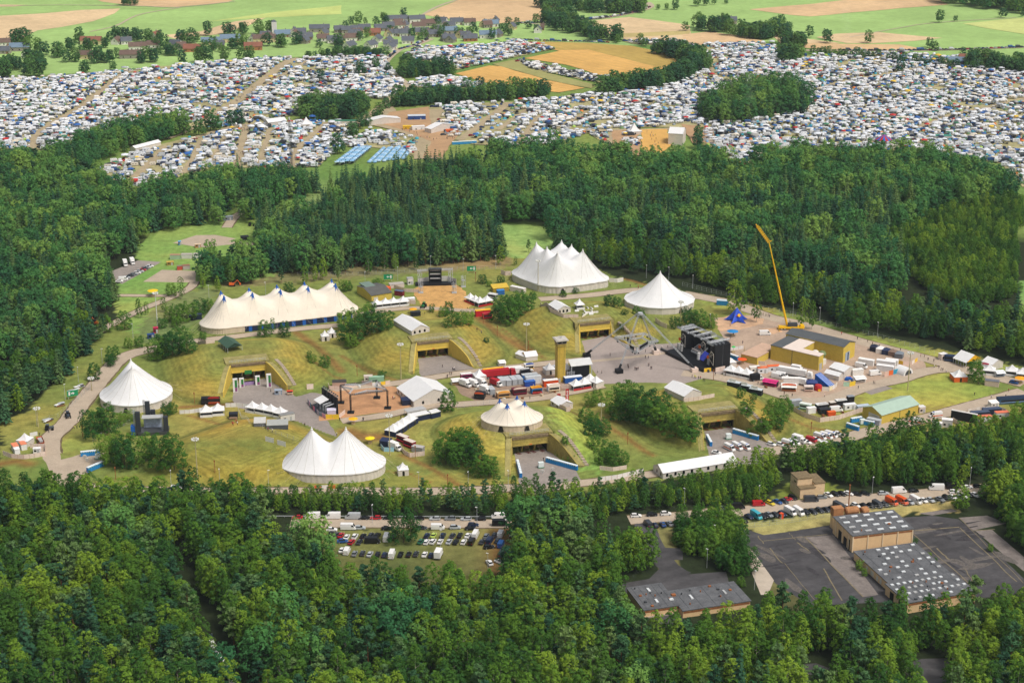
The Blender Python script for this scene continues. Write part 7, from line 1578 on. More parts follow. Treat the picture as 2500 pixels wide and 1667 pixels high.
for l,pts,h,cols in(('long pink hoarding round the trader yard',GP(('V',1050,870),('V',1250,985),('V',1480,1060),('V',1750,1022),('V',2100,905)),2.2,None),('curved banner fence round the back of the left stage',GP(('U',75,540),('U',130,625),('U',250,740),('U',360,795)),2.0,['8a96a4','d8a0b4','5a88a0','5a5a58','d86a88','3a4a70','b4a8b0']),('yellow and white banner fence at the corner of the left stage',GP(('U',360,800),('U',575,800)),2.2,['efc437','efc437','e9e6e0','e9e6e0']),('short pink hoarding right of the left stage',GP(('U',575,795),('U',670,715)),2.0,None),('pink hoarding at the end of the dark red trailers',GP(('U',1545,1270),('U',1620,1370),('U',1700,1412),('U',1940,1382)),2.0,None),('pale blue painted fence round the navy pop-up tent',GP(('U',1240,1265),('U',1290,1322),('U',1450,1322)),2.0,['a9cfe0','9cc8dc','b4d4dc']),('pink hoarding on the slope below the third bunker terrace',GP(('E',1372,535),('E',1440,580),('E',1530,620),('E',1632,652)),2.0,None),('pink hoarding round the marquee on the last bunker',GP(('F',8,1200),('F',110,1188),('F',220,1166)),1.8,None),('pink hoarding round the tent with the red banner',GP(('E',1490,1240),('E',1550,1268),('E',1588,1228)),2.2,None),('pink hoarding along the foot of the slope by the front trees',GP(('H',1780,100),('H',1870,110),('H',1965,95)),1.8,None),('white fence panels beside the two lawn pagodas',GP(('Q',740,375),('Q',870,370),('Q',1010,350)),1.8,['e6e4e0']),('white fence along the back of the forecourt pagodas',GP(('Q',1340,290),('Q',1480,285),('Q',1640,300)),2.0,['e9e6e2']),('pink hoarding at the left end of the first mound',GP(('D',1365,795),('D',1420,800),('D',1478,792)),1.8,None),('lone pink hoarding panel beside the stairs of the first bunker',GP(('U',60,330),('U',165,322)),2.6,None),('pink hoarding in front of the black roofed shed',GP(('U',402,285),('U',420,335),('U',590,345),('U',850,290)),2.0,None),('pink and yellow banner fence by the mint green cabin',GP(('U',940,245),('U',1100,275),('U',1240,268),('U',1390,240)),1.8,['e0c8ba','e0c8ba','e6e4e0','efc437']),('round pink hoarding in the lower left corner',GP(('Y',50,1375),('Y',190,1425),('Y',380,1440),('Y',560,1420),('Y',730,1385),('Y',722,1265),('Y',480,1262)),2.0,None),('white sign fence behind the lower left pagoda',GP(('Y',480,1085),('Y',600,1060)),1.8,['e9e6e4']),('white hoarding wings beside the black back stage',GP(('K',528,185),('K',605,170),('K',690,165),('K',740,165),('K',800,185)),3.0,['e2dcd6','d8d2cc']),('pink hoarding along the left of the straw floor',GP(('K',360,215),('K',430,240),('K',530,248)),2.0,None),('pink hoarding along the bar row near the yellow workshop',GP(('K',440,325),('K',510,330)),2.4,None),('white fence on the right shoulder of the big six-peak tent',GP(('E',1845,375),('E',1900,378),('E',1942,370)),2.4,['e4ded8']),('pink hoarding at the left of the big six-peak tent',GP(('E',1100,318),('E',1130,330),('E',1170,328)),2.6,None),('pink hoarding around the cabin below the pointed white tent',GP(('S',880,335),('S',980,410),('S',1085,455)),2.4,None),('curved white banner fence at the road bend',GP(('V',1505,610),('V',1610,615),('V',1700,570),('V',1722,540)),2.0,['e6dfd2','eadfb8','e2ded8']),('colourful poster fence beside the road bend',GP(('V',1810,545),('V',1900,550),('V',1985,530)),2.2,['b4d8bc','e6c23a','d85a9c','c86ab4']),('colourful cube banner fence below the white dome',GP(('F',1390,1025),('F',1450,1010),('F',1500,1000)),2.4,['d8b8a8','e0692e','38a0c0','efb52a','e8c83a']),('pink hoarding at the foot of the main stage',GP(('S',1890,1200),('S',1960,1235),('S',2130,1200)),2.2,None),('yellow banner at the foot of the main stage',GP(('S',1755,1240),('S',1880,1225)),2.0,['efc232','e6b82c']),('pink hoarding around the beer garden beside the yellow hall',GP(('V',360,170),('V',520,220),('V',690,240)),1.8,None),('white panel fence at the back of the beer garden',GP(('V',140,50),('V',240,30),('V',380,10)),1.8,['e2dedb']),('white panel fence round the dark containers on the right',GP(('X',1450,1100),('X',1650,1060),('X',1900,1040),('X',2040,1080),('X',2090,1130)),1.8,['e6dcd4','ddcfc4']),('pink hoarding below the black display wall',GP(('X',1215,1235),('X',1300,1290),('X',1370,1310)),2.0,None),('pink hoarding round the navy roofed pavilions behind the yellow hall',GP(('X',205,270),('X',420,330),('X',560,325),('X',650,270)),1.8,['ddc4b6','e4dcd0','efc43a']),('white and yellow poster fence hanging on the lower forecourt edge',GP(('Q',1860,730),('Q',1970,755)),2.2,['e2e0dc','e8c832']),('white and yellow poster fence, lower one on the forecourt edge',GP(('Q',2015,775),('Q',2125,805)),2.2,['e2e0dc','e8c832']),('tan hoarding between white fences on the lower front road',GP(('H',1300,258),('H',1420,262)),1.6,['e0dcd6']),('white and orange barrier at the foot of the oval two-peak tent',GP(('G',2165,232),('G',2310,230)),1.6,['e0713a','efe9e4']),('long white fence beside the low front tent',GP(('H',1780,180),('H',1900,165),('H',2080,120)),2.0,['e9e5e0']),('pink hoarding and banners along the bar right of the watchtower',GP(('T',1700,455),('T',1850,468)),2.2,None),('white fence round the terrace seats above the third bunker',GP(('E',1660,620),('E',1700,590),('E',1770,585)),1.0,['efe9e2'])):
 hoarding(l,pts,h,cols=cols)
def mesh_fence(label,pts,h=2.0,step=3.0,m=None):
 c0=pts[0];t=thing('wire_fence',label,'fence',c0,0);m=m or m_steel
 po=MB();ra=MB()
 for a,c in zip(pts,pts[1:]):
  n=max(1,int((c-a).length/step))
  for i in range(n):
   u=a.lerp(c,i/n);v=a.lerp(c,(i+1)/n)
   u=Vector((u.x-c0.x,u.y-c0.y,hz(u.x,u.y)-c0.z));v=Vector((v.x-c0.x,v.y-c0.y,hz(v.x,v.y)-c0.z))
   po.bar(u,u+Vector((0,0,h)),.05,0,4)
   for z in(.15,h*.5,h-.05):ra.bar(u+Vector((0,0,z)),v+Vector((0,0,z)),.025,0,3)
 po.obj('post',m,t);ra.obj('wire',m,t)
for l,pts,h in(('wire fence along the right ring road under the wood',GP(('F',0,400),('F',300,470),('F',480,545),('F',780,610),('F',950,660),('F',1280,740),('F',1600,830),('F',1800,900),('F',2352,1010)),2.2),('grey mesh fence along the upper edge of the front mound',GP(('E',800,1245),('E',940,1225),('E',1060,1200)),2.0),('grey mesh fence along the edge of the lower forecourt',GP(('D',1640,1262),('D',1720,1345),('D',1900,1420),('D',2060,1475)),1.8),('wire fence behind the small stage on the lower left',GP(('D',640,1470),('D',760,1400),('D',900,1345)),1.8),('wire fence on the dry grass bank below the long car row',GP(('I',445,500),('I',700,470),('I',1020,420),('I',1400,365),('I',1840,325)),2.0),('wire fence along the left ring road',GP(('D',640,1090),('D',520,1200),('D',400,1310),('D',290,1340)),2.2),('wire fence along the scrub strip behind the festival',GP(('E',-300,330),('E',0,330),('E',400,310),('E',800,290),('E',1100,285)),2.0)):
 mesh_fence(l,pts,h)
p0,p1=P('G',1800,428),P('H',1230,432)
t=thing('guard_rail','grey steel guard rail behind the cars on the car park road','guard rail',p0,ang(p0,p1));L=(p1-p0).length
o=MB();o.box(L/2,0,.5,L,.08,.35);o.obj('rail',m_steel,t);o=MB()
for k in range(int(L/4)):o.box(k*4+1,.08,0,.1,.1,.8)
o.obj('post',m_steel,t)
lp=thing('street_lamp','lamp','lamp');o=MB();o.bar((0,0,0),(0,0,7.6),.09,0,6,.06);o.obj('pole',m_steel,lp);o=MB();o.box(.25,0,7.55,.9,.3,.18);o.obj('lamp_head',m_lamp,lp)
LAMPS=[('D',705,935,'by the ring road left of the first mound'),('D',541,1063,'beside the stacked planks on the left'),('D',450,1185,'beside the green exit sign on the left'),('D',1440,490,'behind the long cream tent, left'),('D',1830,468,'behind the long cream tent, right'),('D',917,760,'beside the forest track'),('E',390,362,'behind the flat white enclosure'),('E',165,392,'behind the yellow workshop'),('E',840,302,'right of the black back stage'),('E',615,285,'behind the black back stage'),('E',1065,280,'left of the big six-peak tent'),('E',2100,348,'behind the single-peak white tent, left'),('E',2255,362,'behind the single-peak white tent, right'),('F',760,612,'right of the star tent under the wood'),('F',945,645,'beside the tree behind the yellow hall'),('F',70,420,'at the left of the right ring road'),('F',1342,750,'in the middle of the right ring road'),('F',190,690,'behind the main stage'),('G',1180,225,'first on the front ring road from the left'),('G',1515,215,'second on the front ring road from the left'),('G',1850,222,'third on the front ring road, left of the oval tent'),('H',535,235,'right of the oval tent on the front ring road'),('H',875,232,'below the clump on the front mound'),('H',1150,226,'at the left of the front forecourt'),('H',215,466,'beside the red car on the car park road'),('H',935,482,'in the middle of the car park road'),('H',1010,805,'at the right edge of the grass car park'),('H',683,640,'in the middle of the grass car park'),('I',527,328,'left of the block house'),('I',1305,272,'right of the block house'),('I',1978,205,'at the right of the birch wood'),('I',12,350,'at the left of the birch wood'),('I',168,775,'in the dry grass left of the old yard'),('I',222,610,'in the trees left of the old yard'),('I',495,925,'at the end of the pale slab'),('H',1575,400,'in the trees above the asphalt lane'),('D',255,1365,'with a ball top by the left gate')]
for i,(t_,x,y,w_)in enumerate(LAMPS):
 p=G(t_,x,y);l='grey street lamp '+w_
 if i==0:lp.location=p;lp['label']=l;lp['group']='street lamps'
 else:dup(lp,p,R.random()*6,l,'street lamps')
def floodmast(label,p,h,col=None):
 t=thing('floodlight_mast',label,'mast',p,R.random())
 o=MB();o.bar((0,0,-.2),(0,0,h),.24,0,8,.15);o.obj('pole',col or m_pole,t)
 o=MB();rr=[(1.1*math.cos(k*math.pi/4),1.1*math.sin(k*math.pi/4),h)for k in range(8)]
 for a,b in zip(rr,rr[1:]+rr[:1]):o.bar(a,b,.06);o.bar((0,0,h-.6),a,.05)
 o.obj('head_frame',m_pole,t)
 for k in range(8):
  o=MB();o.box(rr[k][0]*1.15,rr[k][1]*1.15,h-.1,.62,.55,.55,rz=k*math.pi/4);o.obj('floodlight',m_lamp,t)
for l,t_,x,y,h in(('floodlight mast on the path left of the watchtower','E',1275,850,14),('floodlight mast on the lawn of the lower left slope','Q',975,1215,17),('floodlight mast beside the white truck left of the front mound','U',1385,1385,18),('floodlight mast on the slope between the two front bunkers','E',1788,1420,13.5),('floodlight mast in front of the big six-peak tent','E',1355,440,17.5),('floodlight mast on the left slope of the second bunker','E',412,1045,17.5),('floodlight mast on the right lawn','F',1550,1122,18.5),('white mast with the yellow banner on the left of the site','D',1085,682,18),('floodlight mast behind the main stage tents','S',1330,345,11),('short ball-topped floodlight mast by the left gate','Y',612,925,8.5),('floodlight mast over the stacked planks on the left','Y',1465,350,6.0)):
 floodmast(l,G(t_,x,y),h,m_white2 if 'white mast' in l else None)
gp=thing('guide_post','post','post');o=MB();o.bar((0,0,0),(0,0,5.2),.13,0,5);o.obj('pole',m_rust,gp);o=MB();o.box(0,0,4.7,.5,.3,.8);o.obj('sign',m_rust,gp)
for i,(t_,x,y,w_)in enumerate((('D',1340,1210,'at the foot of the first mound'),('D',1020,890,'beside the ring road bend on the left'),('D',570,1440,'on the little green at the lower left'),('E',110,1020,'at the foot of the second mound'),('E',1075,745,'beside the brown track'),('E',1290,850,'left of the watchtower'),('E',978,660,'at the top of the brown track'),('H',733,215,'left of the front forecourt'),('E',1972,1490,'on the slope left of the last bunker'),('F',213,1050,'beside the sand before the main stage'),('F',885,1415,'right of the last bunker forecourt'),('G',797,165,'on the lower left lawn, left one'),('G',1480,120,'on the lower left lawn, right one'),('U',1790,1420,'before the pink hoarding of the front mound'),('E',925,370,'beside the straw floor'))):
 p=G(t_,x,y);l='rusty sign post '+w_
 if i==0:gp.location=p;gp['label']=l;gp['group']='rusty sign posts'
 else:dup(gp,p,0,l,'rusty sign posts')
p=P('A',2008,1165);t=thing('radio_mast','tall grey lattice radio mast between the camping fields and the wood','mast',p,.3);o=MB();o.truss((0,0,0),(0,0,36),1.3,.13,seg=22);o.obj('lattice',m_dsteel,t)
for z,a in((33,0),(34.5,2),(31,4),(35,4.5)):
 o=MB();o.box(.9*math.cos(a),.9*math.sin(a),z,.4,.4,2.2);o.obj('antenna',m_lamp,t)
def exit_sign(label,p,rz,w_=5.0,h=2.8,mir=1):
 t=thing('exit_sign',label,'sign',p,rz)
 o=MB();o.box(0,0,1.4,w_,.12,h);o.obj('board',m_green,t)
 for x in(-w_*.4,w_*.4):
  o=MB();o.box(x,.12,0,.12,.12,1.5);o.obj('leg',m_steel,t)
 o=MB();y=-.08;z=1.4+h/2;k=mir
 o.poly([(k*-.9,y,z),(k*-.1,y,z+.75),(k*-.1,y,z-.75)][::k]);o.poly([(k*-.1,y,z+.25),(k*-.1,y,z-.25),(k*.75,y,z-.25),(k*.75,y,z+.25)][::-k if k>0 else 1])
 o.obj('arrow',m_white2,t)
 o=MB();o.poly([(k*1.1,y,1.9),(k*1.9,y,1.9),(k*1.9,y,3.7),(k*1.1,y,3.7)][::k]);o.obj('symbol',m_white2,t)
exit_sign('green emergency exit board with a white arrow behind the yellow workshop',P('K',315,168),.1);exit_sign('green emergency exit board with a white arrow right of the back stage',P('K',908,108),.1);exit_sign('green emergency exit board with a white arrow by the left ring road',P('Y',1165,480),.5,5,2.8,-1)
c=G('E',1555,1225);t=thing('banner_flag','tall red vertical banner with white marks beside a white tent','banner',c,.1);o=MB();o.box(0,0,0,1.5,.12,8.2);o.obj('cloth',m_red,t)
for k in range(6):
 o=MB();o.box(.05,-.08,2+k*.95,.5+.3*(k%2),.04,.5);o.obj('mark',m_white2,t)
def parasol(label,p,col,h=2.8,s=2.2):
 t=thing('parasol',label,'parasol',p,.2);o=MB();o.bar((0,0,0),(0,0,h),.06);o.obj('pole',m_steel,t);o=MB();o.loft([[(s*math.cos(k*math.pi/4),s*math.sin(k*math.pi/4),h-.3)for k in range(8)],[(.05*math.cos(k*math.pi/4),.05*math.sin(k*math.pi/4),h+.35)for k in range(8)]]);o.obj('canopy',cm(col),t);o=MB();o.box(0,0,0,1.6,1.2,.95);o.obj('counter',cm('c8b08a'),t)
parasol('yellow parasol on the road edge below the sandy floor',P('U',800,880),'f5b51c');parasol('yellow parasol beside the flank of the oval tent',P('U',1068,1190),'f5d51c');parasol('yellow parasol behind the long white marquee',P('E',495,590),'f0a818');parasol('yellow parasol at the right edge of the site',P('X',2290,620),'f5a51c',s=2.8);parasol('orange parasol behind the main stage bar',P('V',360,225),'ee5a22',s=2.4)
parasol('yellow square canopy beside the white mast on the left',P('D',1054,470),'f5c81c',3.4,3.0)
parasol('blue gazebo left of the yellow hall',P('F',345,745),'2a86c4',2.9,3.0)
for i,(x,y)in enumerate(((236,60),(487,120),(622,180))):parasol(f'bright green parasol, {ORD[i]} from the left in the beer garden',P('V',x,y),'2fc45a',3.2,1.1)
def main_stage():
 c=P('S',1230,880);e=P('S',1885,1200)
 rz=ang(c,e);L=(e-c).length
 t=thing('main_stage','black main stage with three truss-topped towers facing the plaza','stage',c,rz)
 D=9.0
 o=MB();o.box(L/2,1.0,0,L+1,D+4,1.7);o.obj('deck',m_black,t)
 o=MB();o.prism([(-6,-4.4),(L+2,-3.2),(L+2,-2.6),(-6,-3.6)],0,1.2);o.obj('barrier',m_dsteel,t)
 o=MB();o.box(L/2,D-.3,1.7,L,.5,9.5);o.obj('back_wall',m_black,t)
 for x0,x1,d0,h in((0,3.6,3.5,12.0),(L*.5,L*.5+2.4,5.0,12.6),(L-1.0,L+1.6,-.5,13.2)):
  o=MB();o.prism([(x0,d0),(x1,d0),(x1,D),(x0,D)],1.7,h);o.obj('tower',m_black,t)
  o=MB();xm=(x0+x1)/2
  for k in range(4):o.truss((x0-1.2,d0+k*2.2-1,h+.4),(x1+1.2,d0+k*2.2-1,h+.4),.6,.07)
  o.truss((xm,d0-1.5,h+1.0),(xm,D+1,h+1.0),.6,.07);o.obj('top_truss',m_steel,t)
  yy=d0-.25
  o=MB();A_,B_,C_,D_=(xm-2.2,yy,6.2),(xm,yy,9.8),(xm+2.0,yy,8.8),(xm+2.0,yy,3.2)
  for p,q in((A_,B_),(B_,C_),(A_,C_),(C_,D_),(A_,D_),(B_,(xm,yy,6.5))):o.bar(p,q,.17)
  o.obj('star_frame',mat('frame_grey','b7b0a6',noise=.1),t)
  o=MB();o.bar((xm-2.2,yy-.3,6.2),(xm-2.2,yy+.1,6.2),.85,0,12);o.obj('spotlight',m_orange,t)
 for x in(2.0,4.4,L*.62,L-3.2,L-1.8):
  for k in range(3):
   o=MB();o.box(x,.6+.1*k,1.8+k*1.15,1.15,1.0,1.05);o.obj('loudspeaker',m_grey if x!=L*.62 else m_white2,t)
 o=MB()
 xs=(L*.36,L*.60)
 for k in range(6):
  x=xs[0]+(xs[1]-xs[0])*k/5;o.truss((x,6.5,6.2),(x,2.0,3.6),.4,.06)
 o.truss((xs[0],6.5,6.2),(xs[1],6.5,6.2),.5,.07);o.truss((xs[0],2.0,3.6),(xs[1],2.0,3.6),.5,.07);o.obj('ramp_truss',m_steel,t)
 o=MB();o.poly([(L*.61,4.5,5.4),(L*.61,1.2,2.0),(L*.75,.8,2.0),(L*.75,4.2,5.4)]);o.obj('screen',mat('screen_blue','3a48b4',noise=.4,scale=1.4,rough=.3),t)
 for k in range(5):
  o=MB();o.truss((L*(.15+.18*k),0,12.9),(L*(.18+.18*k),D,13.2),.6,.07);o.obj('roof_truss',m_steel,t)
 o=MB();o.truss((0,1.0,13.0),(L+1.5,1.0,13.3),.7,.08);o.truss((0,D,13.0),(L+1.5,D,13.4),.7,.08);o.obj('roof_truss',m_steel,t)
 o=MB();o.box(L+2.2,4.2,0,1.6,9.2,13.0);o.obj('end_wall',m_black,t)
 o=MB();o.box(L+3.06,4.2,.2,.1,.3,12.6);o.obj('seam',m_dsteel,t)
main_stage()
def claw():
 feet=[P('S',230,1248),P('S',890,905),P('S',1575,1225),P('E',1690,890)]
 ap=P('S',587,1087);H_=25.6
 t=thing('truss_arch','four-legged silver truss arch with a hanging angular lighting frame over the plaza','truss arch',(ap.x,ap.y,0))
 A_=Vector((0,0,H_))
 for i,f in enumerate(feet):
  v=f-ap;d=v.normalized()
  o=MB();top=A_+Vector((d.x,d.y,0))*1.1;end=v+Vector((0,0,1.6))
  o.truss(top,end,.55,.07,seg=24);o.obj('leg',m_steel,t)
  o=MB();o.bar(top.lerp(end,.9),end,.55,0,8,.7);o.obj('leg_sleeve',m_black,t)
  o=MB();o.box(v.x,v.y,0,3.2,3.2,1.9,rz=.3);o.obj('foot',m_pink if i in(1,2)else m_black,t)
 o=MB();o.bar((0,0,H_-.5),(0,0,H_+.5),1.3,0,8);o.obj('crown',m_steel,t)
 ring=[P('S',x,y,10.5)-Vector((ap.x,ap.y,0))for x,y in((150,620),(680,545),(930,680),(820,715),(540,890),(390,805))]
 o=MB()
 for a,b in zip(ring,ring[1:]+ring[:1]):o.truss(a,b,.8,.1)
 cen=sum(ring,Vector())/6
 inner=[r.lerp(cen,.45)for r in ring]
 for a,b in zip(inner,inner[1:]+inner[:1]):o.truss(a,b,.6,.08)
 for a,b in zip(ring,inner):o.truss(a,b,.6,.08)
 o.obj('lighting_frame',m_steel,t)
 o=MB()
 for r in ring:o.bar(r,A_,.05,0,3)
 o.obj('cable',m_dsteel,t)
 for a,b in((ring[4],ring[3]),(ring[5],ring[4]),(inner[0],inner[5])):
  o=MB();w_=Vector((0,0,1.8));q=a.lerp(b,.2);s=a.lerp(b,.75);n_=Vector((0,1.2,0))
  o.poly([q,s,s+w_+n_,q+w_+n_]);o.obj('screen',m_black,t)
 for k in range(14):
  r=ring[k%6].lerp(ring[(k+1)%6],R.random());o=MB();o.box(r.x,r.y,r.z-1.1,.5,.5,.7);o.obj('spotlight',m_black,t)
claw()
def left_stage():
 c=P('U',300,560);e=P('U',545,735);rz=ang(c,e);L=(e-c).length
 t=thing('side_stage','black panel stage at the left end of the sandy floor','stage',c,rz)
 n=9
 for k in range(n):
  o=MB();o.box(L*(k+.5)/n,(0 if k%2 else .35),0,L/n*.96,.5,8.0);o.obj('panel',m_black,t)
 o=MB();o.truss((0,.9,8.1),(L,.9,8.1),.7,.08);o.obj('top_truss',m_steel,t)
 for k in range(8):
  o=MB();o.box(L*(k+.5)/8,.9,8.3,.5,.6,.6);o.obj('spotlight',m_dsteel,t)
 o=MB();o.box(L*.5,-3.2,0,L*.9,5,1.2);o.obj('deck',m_dsteel,t)
 o=MB();o.prism([(L*.2,-5.5),(L*.62,-5.5),(L*.62,-1),(L*.2,-1)],[4.2,4.2,5.6,5.6],[4.3,4.3,5.7,5.7],bottom=True);o.obj('stage_roof',m_white,t)
 o=MB()
 for x in(.3,.5,.7,.85):o.truss((L*x,-4.5,1.2),(L*x,-4.5,4.2),.4,.05);o.truss((L*x,-4.5,4.2),(L*x,-.4,4.6),.4,.05)
 o.obj('scaffold',m_steel,t)
left_stage()
def floor_rig():
 base=[P('U',605,545),P('U',762,700),P('U',1350,630),P('U',1178,465)]
 c0=sum(base,Vector())/4
 t=thing('lighting_rig','four black pillars carrying zigzag truss beams over the sandy floor','lighting rig',c0)
 tops=[]
 for b in base:
  v=b-c0
  o=MB();o.box(v.x,v.y,.05,3.0,3.0,.45);o.obj('foot',m_black,t)
  o=MB();o.truss(v+Vector((0,0,.4)),v+Vector((0,0,8.6)),.55,.09);o.bar(v,v+Vector((0,0,6)),.2);o.obj('pillar',m_black,t)
  tops.append(v+Vector((0,0,8.6)))
 for i in range(4):
  a,b=tops[i],tops[(i+1)%4]
  o=MB();o.truss(a,b,.5,.07);o.obj('beam',m_dsteel,t)
  m_=a.lerp(b,.5).lerp(Vector((0,0,8.6)),.4)
  for q in(a.lerp(b,.12),a.lerp(b,.88)):
   o=MB();o.truss(q,m_,.5,.09);o.obj('zigzag_beam',m_steel,t)
 o=MB();o.bar((-2,2,8.0),(-2,2,8.9),.6,0,8);o.obj('mirror_ball',m_lamp,t)
floor_rig()
def back_stage():
 c=P('K',650,185);t=thing('back_stage','black square stage with white wings behind the straw floor','stage',c,.08)
 o=MB();o.box(0,-1,0,22,5,1.1);o.obj('deck',m_black,t)
 for z in(1.1,3.6,6.2):
  o=MB();o.box(0,1.2,z,6.2,.5,2.2);o.obj('back_wall',m_black,t)
 for x in(-3.2,3.2):
  o=MB();o.box(x,0,1.1,.7,2.5,7.8);o.obj('side_column',m_black,t)
 o=MB();o.box(0,0,8.6,7.2,3,.5);o.obj('roof',m_dsteel,t)
 for z in(3.4,5.9):
  o=MB();o.box(0,-.2,z,6.0,2.2,.25);o.obj('shelf',m_grey,t)
 o=MB();o.truss((-10,0,8.0),(10,0,8.4),.8,.09);o.obj('roof_truss',m_steel,t)
 for x in(-8.5,8.5):
  o=MB();o.truss((x,0,0),(x,0,8.2),1.6,.12);o.obj('side_tower',m_steel,t)
back_stage()
for l,x,y,h in(('silver truss tower right of the black back stage',850,205,6.5),('silver truss tower at the left corner of the straw floor',547,248,6),('silver truss tower at the right corner of the straw floor',785,248,6)):
 c=P('K',x,y);t=thing('truss_tower',l,'tower',c,.2);o=MB();o.truss((0,0,0),(0,0,h),1.7,.1,seg=5);o.obj('lattice',m_steel,t);o=MB();o.box(0,0,h*.55,1.6,1.6,.3);o.box(0,0,0,2.6,2.6,.35);o.obj('platform',m_grey,t)
def small_stage():
 c=P('Q',400,640);t=thing('small_stage','small stage with a blue printed backdrop between black loudspeaker towers','stage',c,.12)
 o=MB();o.box(0,2,0,13,7,1.5);o.obj('deck',m_dsteel,t)
 o=MB();o.box(-.3,4.6,1.5,8,.3,5.2);o.obj('backdrop',mat('print_blue','b4c0d4',noise=.4,scale=.9),t)
 o=MB();o.box(-.3,3.2,6.8,9,4.0,.3);o.obj('roof',m_grey,t)
 for x,y,h in((-6.2,-.2,10.8),(5.6,-.2,8.2),(-2.6,8,12.2),(-.4,8,8.2)):
  o=MB();o.box(x,y,0,2.0,1.8,h);o.obj('loudspeaker_tower',cm('34383e'),t)
  o=MB();o.truss((x-1.5,y+.6,0),(x-1.5,y+.6,h+.8),.6,.08);o.obj('side_truss',m_steel,t)
 o=MB();o.box(-8.6,1,0,1.8,3,4.2);o.obj('side_box',m_blue,t)
small_stage()
def crane():
 c=P('F',722,700);t=thing('mobile_crane','yellow mobile crane with its long boom raised behind the yellow hall','crane',c)
 m_cr=mat('crane_yellow','f4c018',noise=.08,rough=.4)
 o=MB();o.box(2,0,.9,13,2.7,1.0);o.obj('chassis',m_cr,t)
 o=MB();xloft(o,[(6.5,1.25,1.2,2.9,1.1),(8.3,1.25,1.2,2.7,1.1),(8.6,1.2,1.2,1.9,1.1)]);o.obj('cab',m_cr,t)
 o=MB();o.box(2.5,0,1.9,5,2.5,1.6);o.obj('counterweight',m_dsteel,t)
 wheels(t,(-3,-1.4,2,3.6,5.6),1.25,.7)
 b0=Vector((-.3,0,2.6));tip=Vector((-11.6,0.5,46.2))
 r=[.5,.42,.34,.27]
 for k in range(4):
  p,q=b0.lerp(tip,[0,.2,.45,.72][k]),b0.lerp(tip,[.22,.47,.74,1][k])
  o=MB();o.bar(p,q,r[k]*1.15,0,4,r[k]*1.05);o.obj('boom_section',m_cr,t)
 j=Vector((-17.9,.8,54.6));o=MB();o.truss(tip,j,.95,.12,seg=9);o.obj('jib',m_cr,t)
 o=MB();o.bar(tip+Vector((.6,0,.4)),tip+Vector((1.3,0,1.0)),.25);o.bar(j,j+Vector((-.7,0,.9)),.3);o.obj('sheave',m_cr,t)
 o=MB();o.bar(tip+Vector((.9,0,.7)),b0+Vector((1.6,0,1)),.04,0,3);o.bar(j,tip+Vector((1.2,0,1)),.04,0,3);o.obj('cable',m_dsteel,t)
 for x in(-4.5,7):
  o=MB();o.bar((x,-3.2,.3),(x,3.2,.3),.2);o.obj('outrigger',m_cr,t)
crane()
c=P('F',372,640);t=thing('star_tent','blue star-shaped tent with a red and yellow emblem near the trees','tent',c,.4)
m_rb=mat('star_blue','2b55cc',noise=.06,rough=.5)
top=(0,0,7.2)
def star_z(r,arm):return 7.2*(1-r/7.0)**1.6+(.9 if not arm else 0)
o=MB();n=10;rings=[]
for u in(1,.8,.6,.42,.26,.12,.02):
 ring=[]
 for k in range(n):
  arm=k%2==0;rr=6.8*u if arm else 6.8*u*(.36+.35*(1-u))
  z=7.2*(1-u)**1.35+(0.1 if arm else 2.6*u*(1.25-u))
  ring.append((rr*math.cos(k*2*math.pi/n),rr*math.sin(k*2*math.pi/n),z))
 rings.append(ring)
o.loft(rings);o.obj('canopy',m_rb,t,smooth=False)
o=MB();q=[(-1.9,-2.6,3.4),(-.2,-1.9,4.3),(-.25,-2.3,3.2)];o.poly(q[::-1]);o.poly([(1.7,-2.7,3.4),(.25,-2.3,3.2),(.2,-1.9,4.3)][::-1]);o.obj('emblem_side',m_red,t)
o=MB();o.poly([(.9*math.cos(s),-2.55+.3*math.sin(s),3.8+.85*math.sin(s))for s in np.linspace(0,2*math.pi,12,endpoint=False)]);o.obj('emblem_disc',m_gold,t)
def tractor(label,p,rz,col):
 t=thing('tractor',label,'tractor',p,rz);o=MB();o.box(1.0,0,.8,2.2,.9,.9);o.obj('bonnet',cm(col),t);o=MB();o.box(-.6,0,.8,1.5,1.4,.5);o.box(-.6,0,2.6,1.6,1.5,.15);o.obj('cab',cm(col),t);o=MB();o.box(-.6,0,1.3,1.35,1.25,1.3);o.obj('window',m_glass,t)
 for x,r in((-.9,.95),(1.5,.6)):
  for s in(-1,1):
   w_=MB();w_.bar((x,s*.75,r),(x,s*1.2,r),r,0,12);w_.obj('wheel',m_tyre,t)
tractor('green tractor standing at the front of the straw floor',P('E',568,548),-1.9,'2f7a44');tractor('dark tractor on the ring road left of the first mound',P('Y',1085,775),-1.2,'3a4450');tractor('grey quad tractor at the junction on the left',P('Y',785,975),.2,'5a6268');tractor('green tractor on the forest lane at the upper left',P('A',1730,1555),.1,'5a7a2c')
def digger(label,p,rz):
 t=thing('excavator',label,'excavator',p,rz);o=MB();o.box(0,-.9,0,3.2,.55,.8);o.box(0,.9,0,3.2,.55,.8);o.obj('track',m_tyre,t);o=MB();o.box(-.4,0,.85,2.8,2.2,1.1);o.obj('body',m_orange,t);o=MB();o.box(.4,.6,1.95,1.3,1,1.1);o.obj('cab',m_glass,t);o=MB();o.bar((.9,-.2,1.6),(2.9,-.2,3.4),.22);o.bar((2.9,-.2,3.4),(4.2,-.2,1.4),.17);o.box(4.3,-.2,.7,.8,1,.8);o.obj('arm',m_orange,t)
digger('orange excavator in the scrub behind the long cream tent',P('D',1600,402),.2);digger('orange excavator beside the forest track on the left',P('D',665,668),2.6)
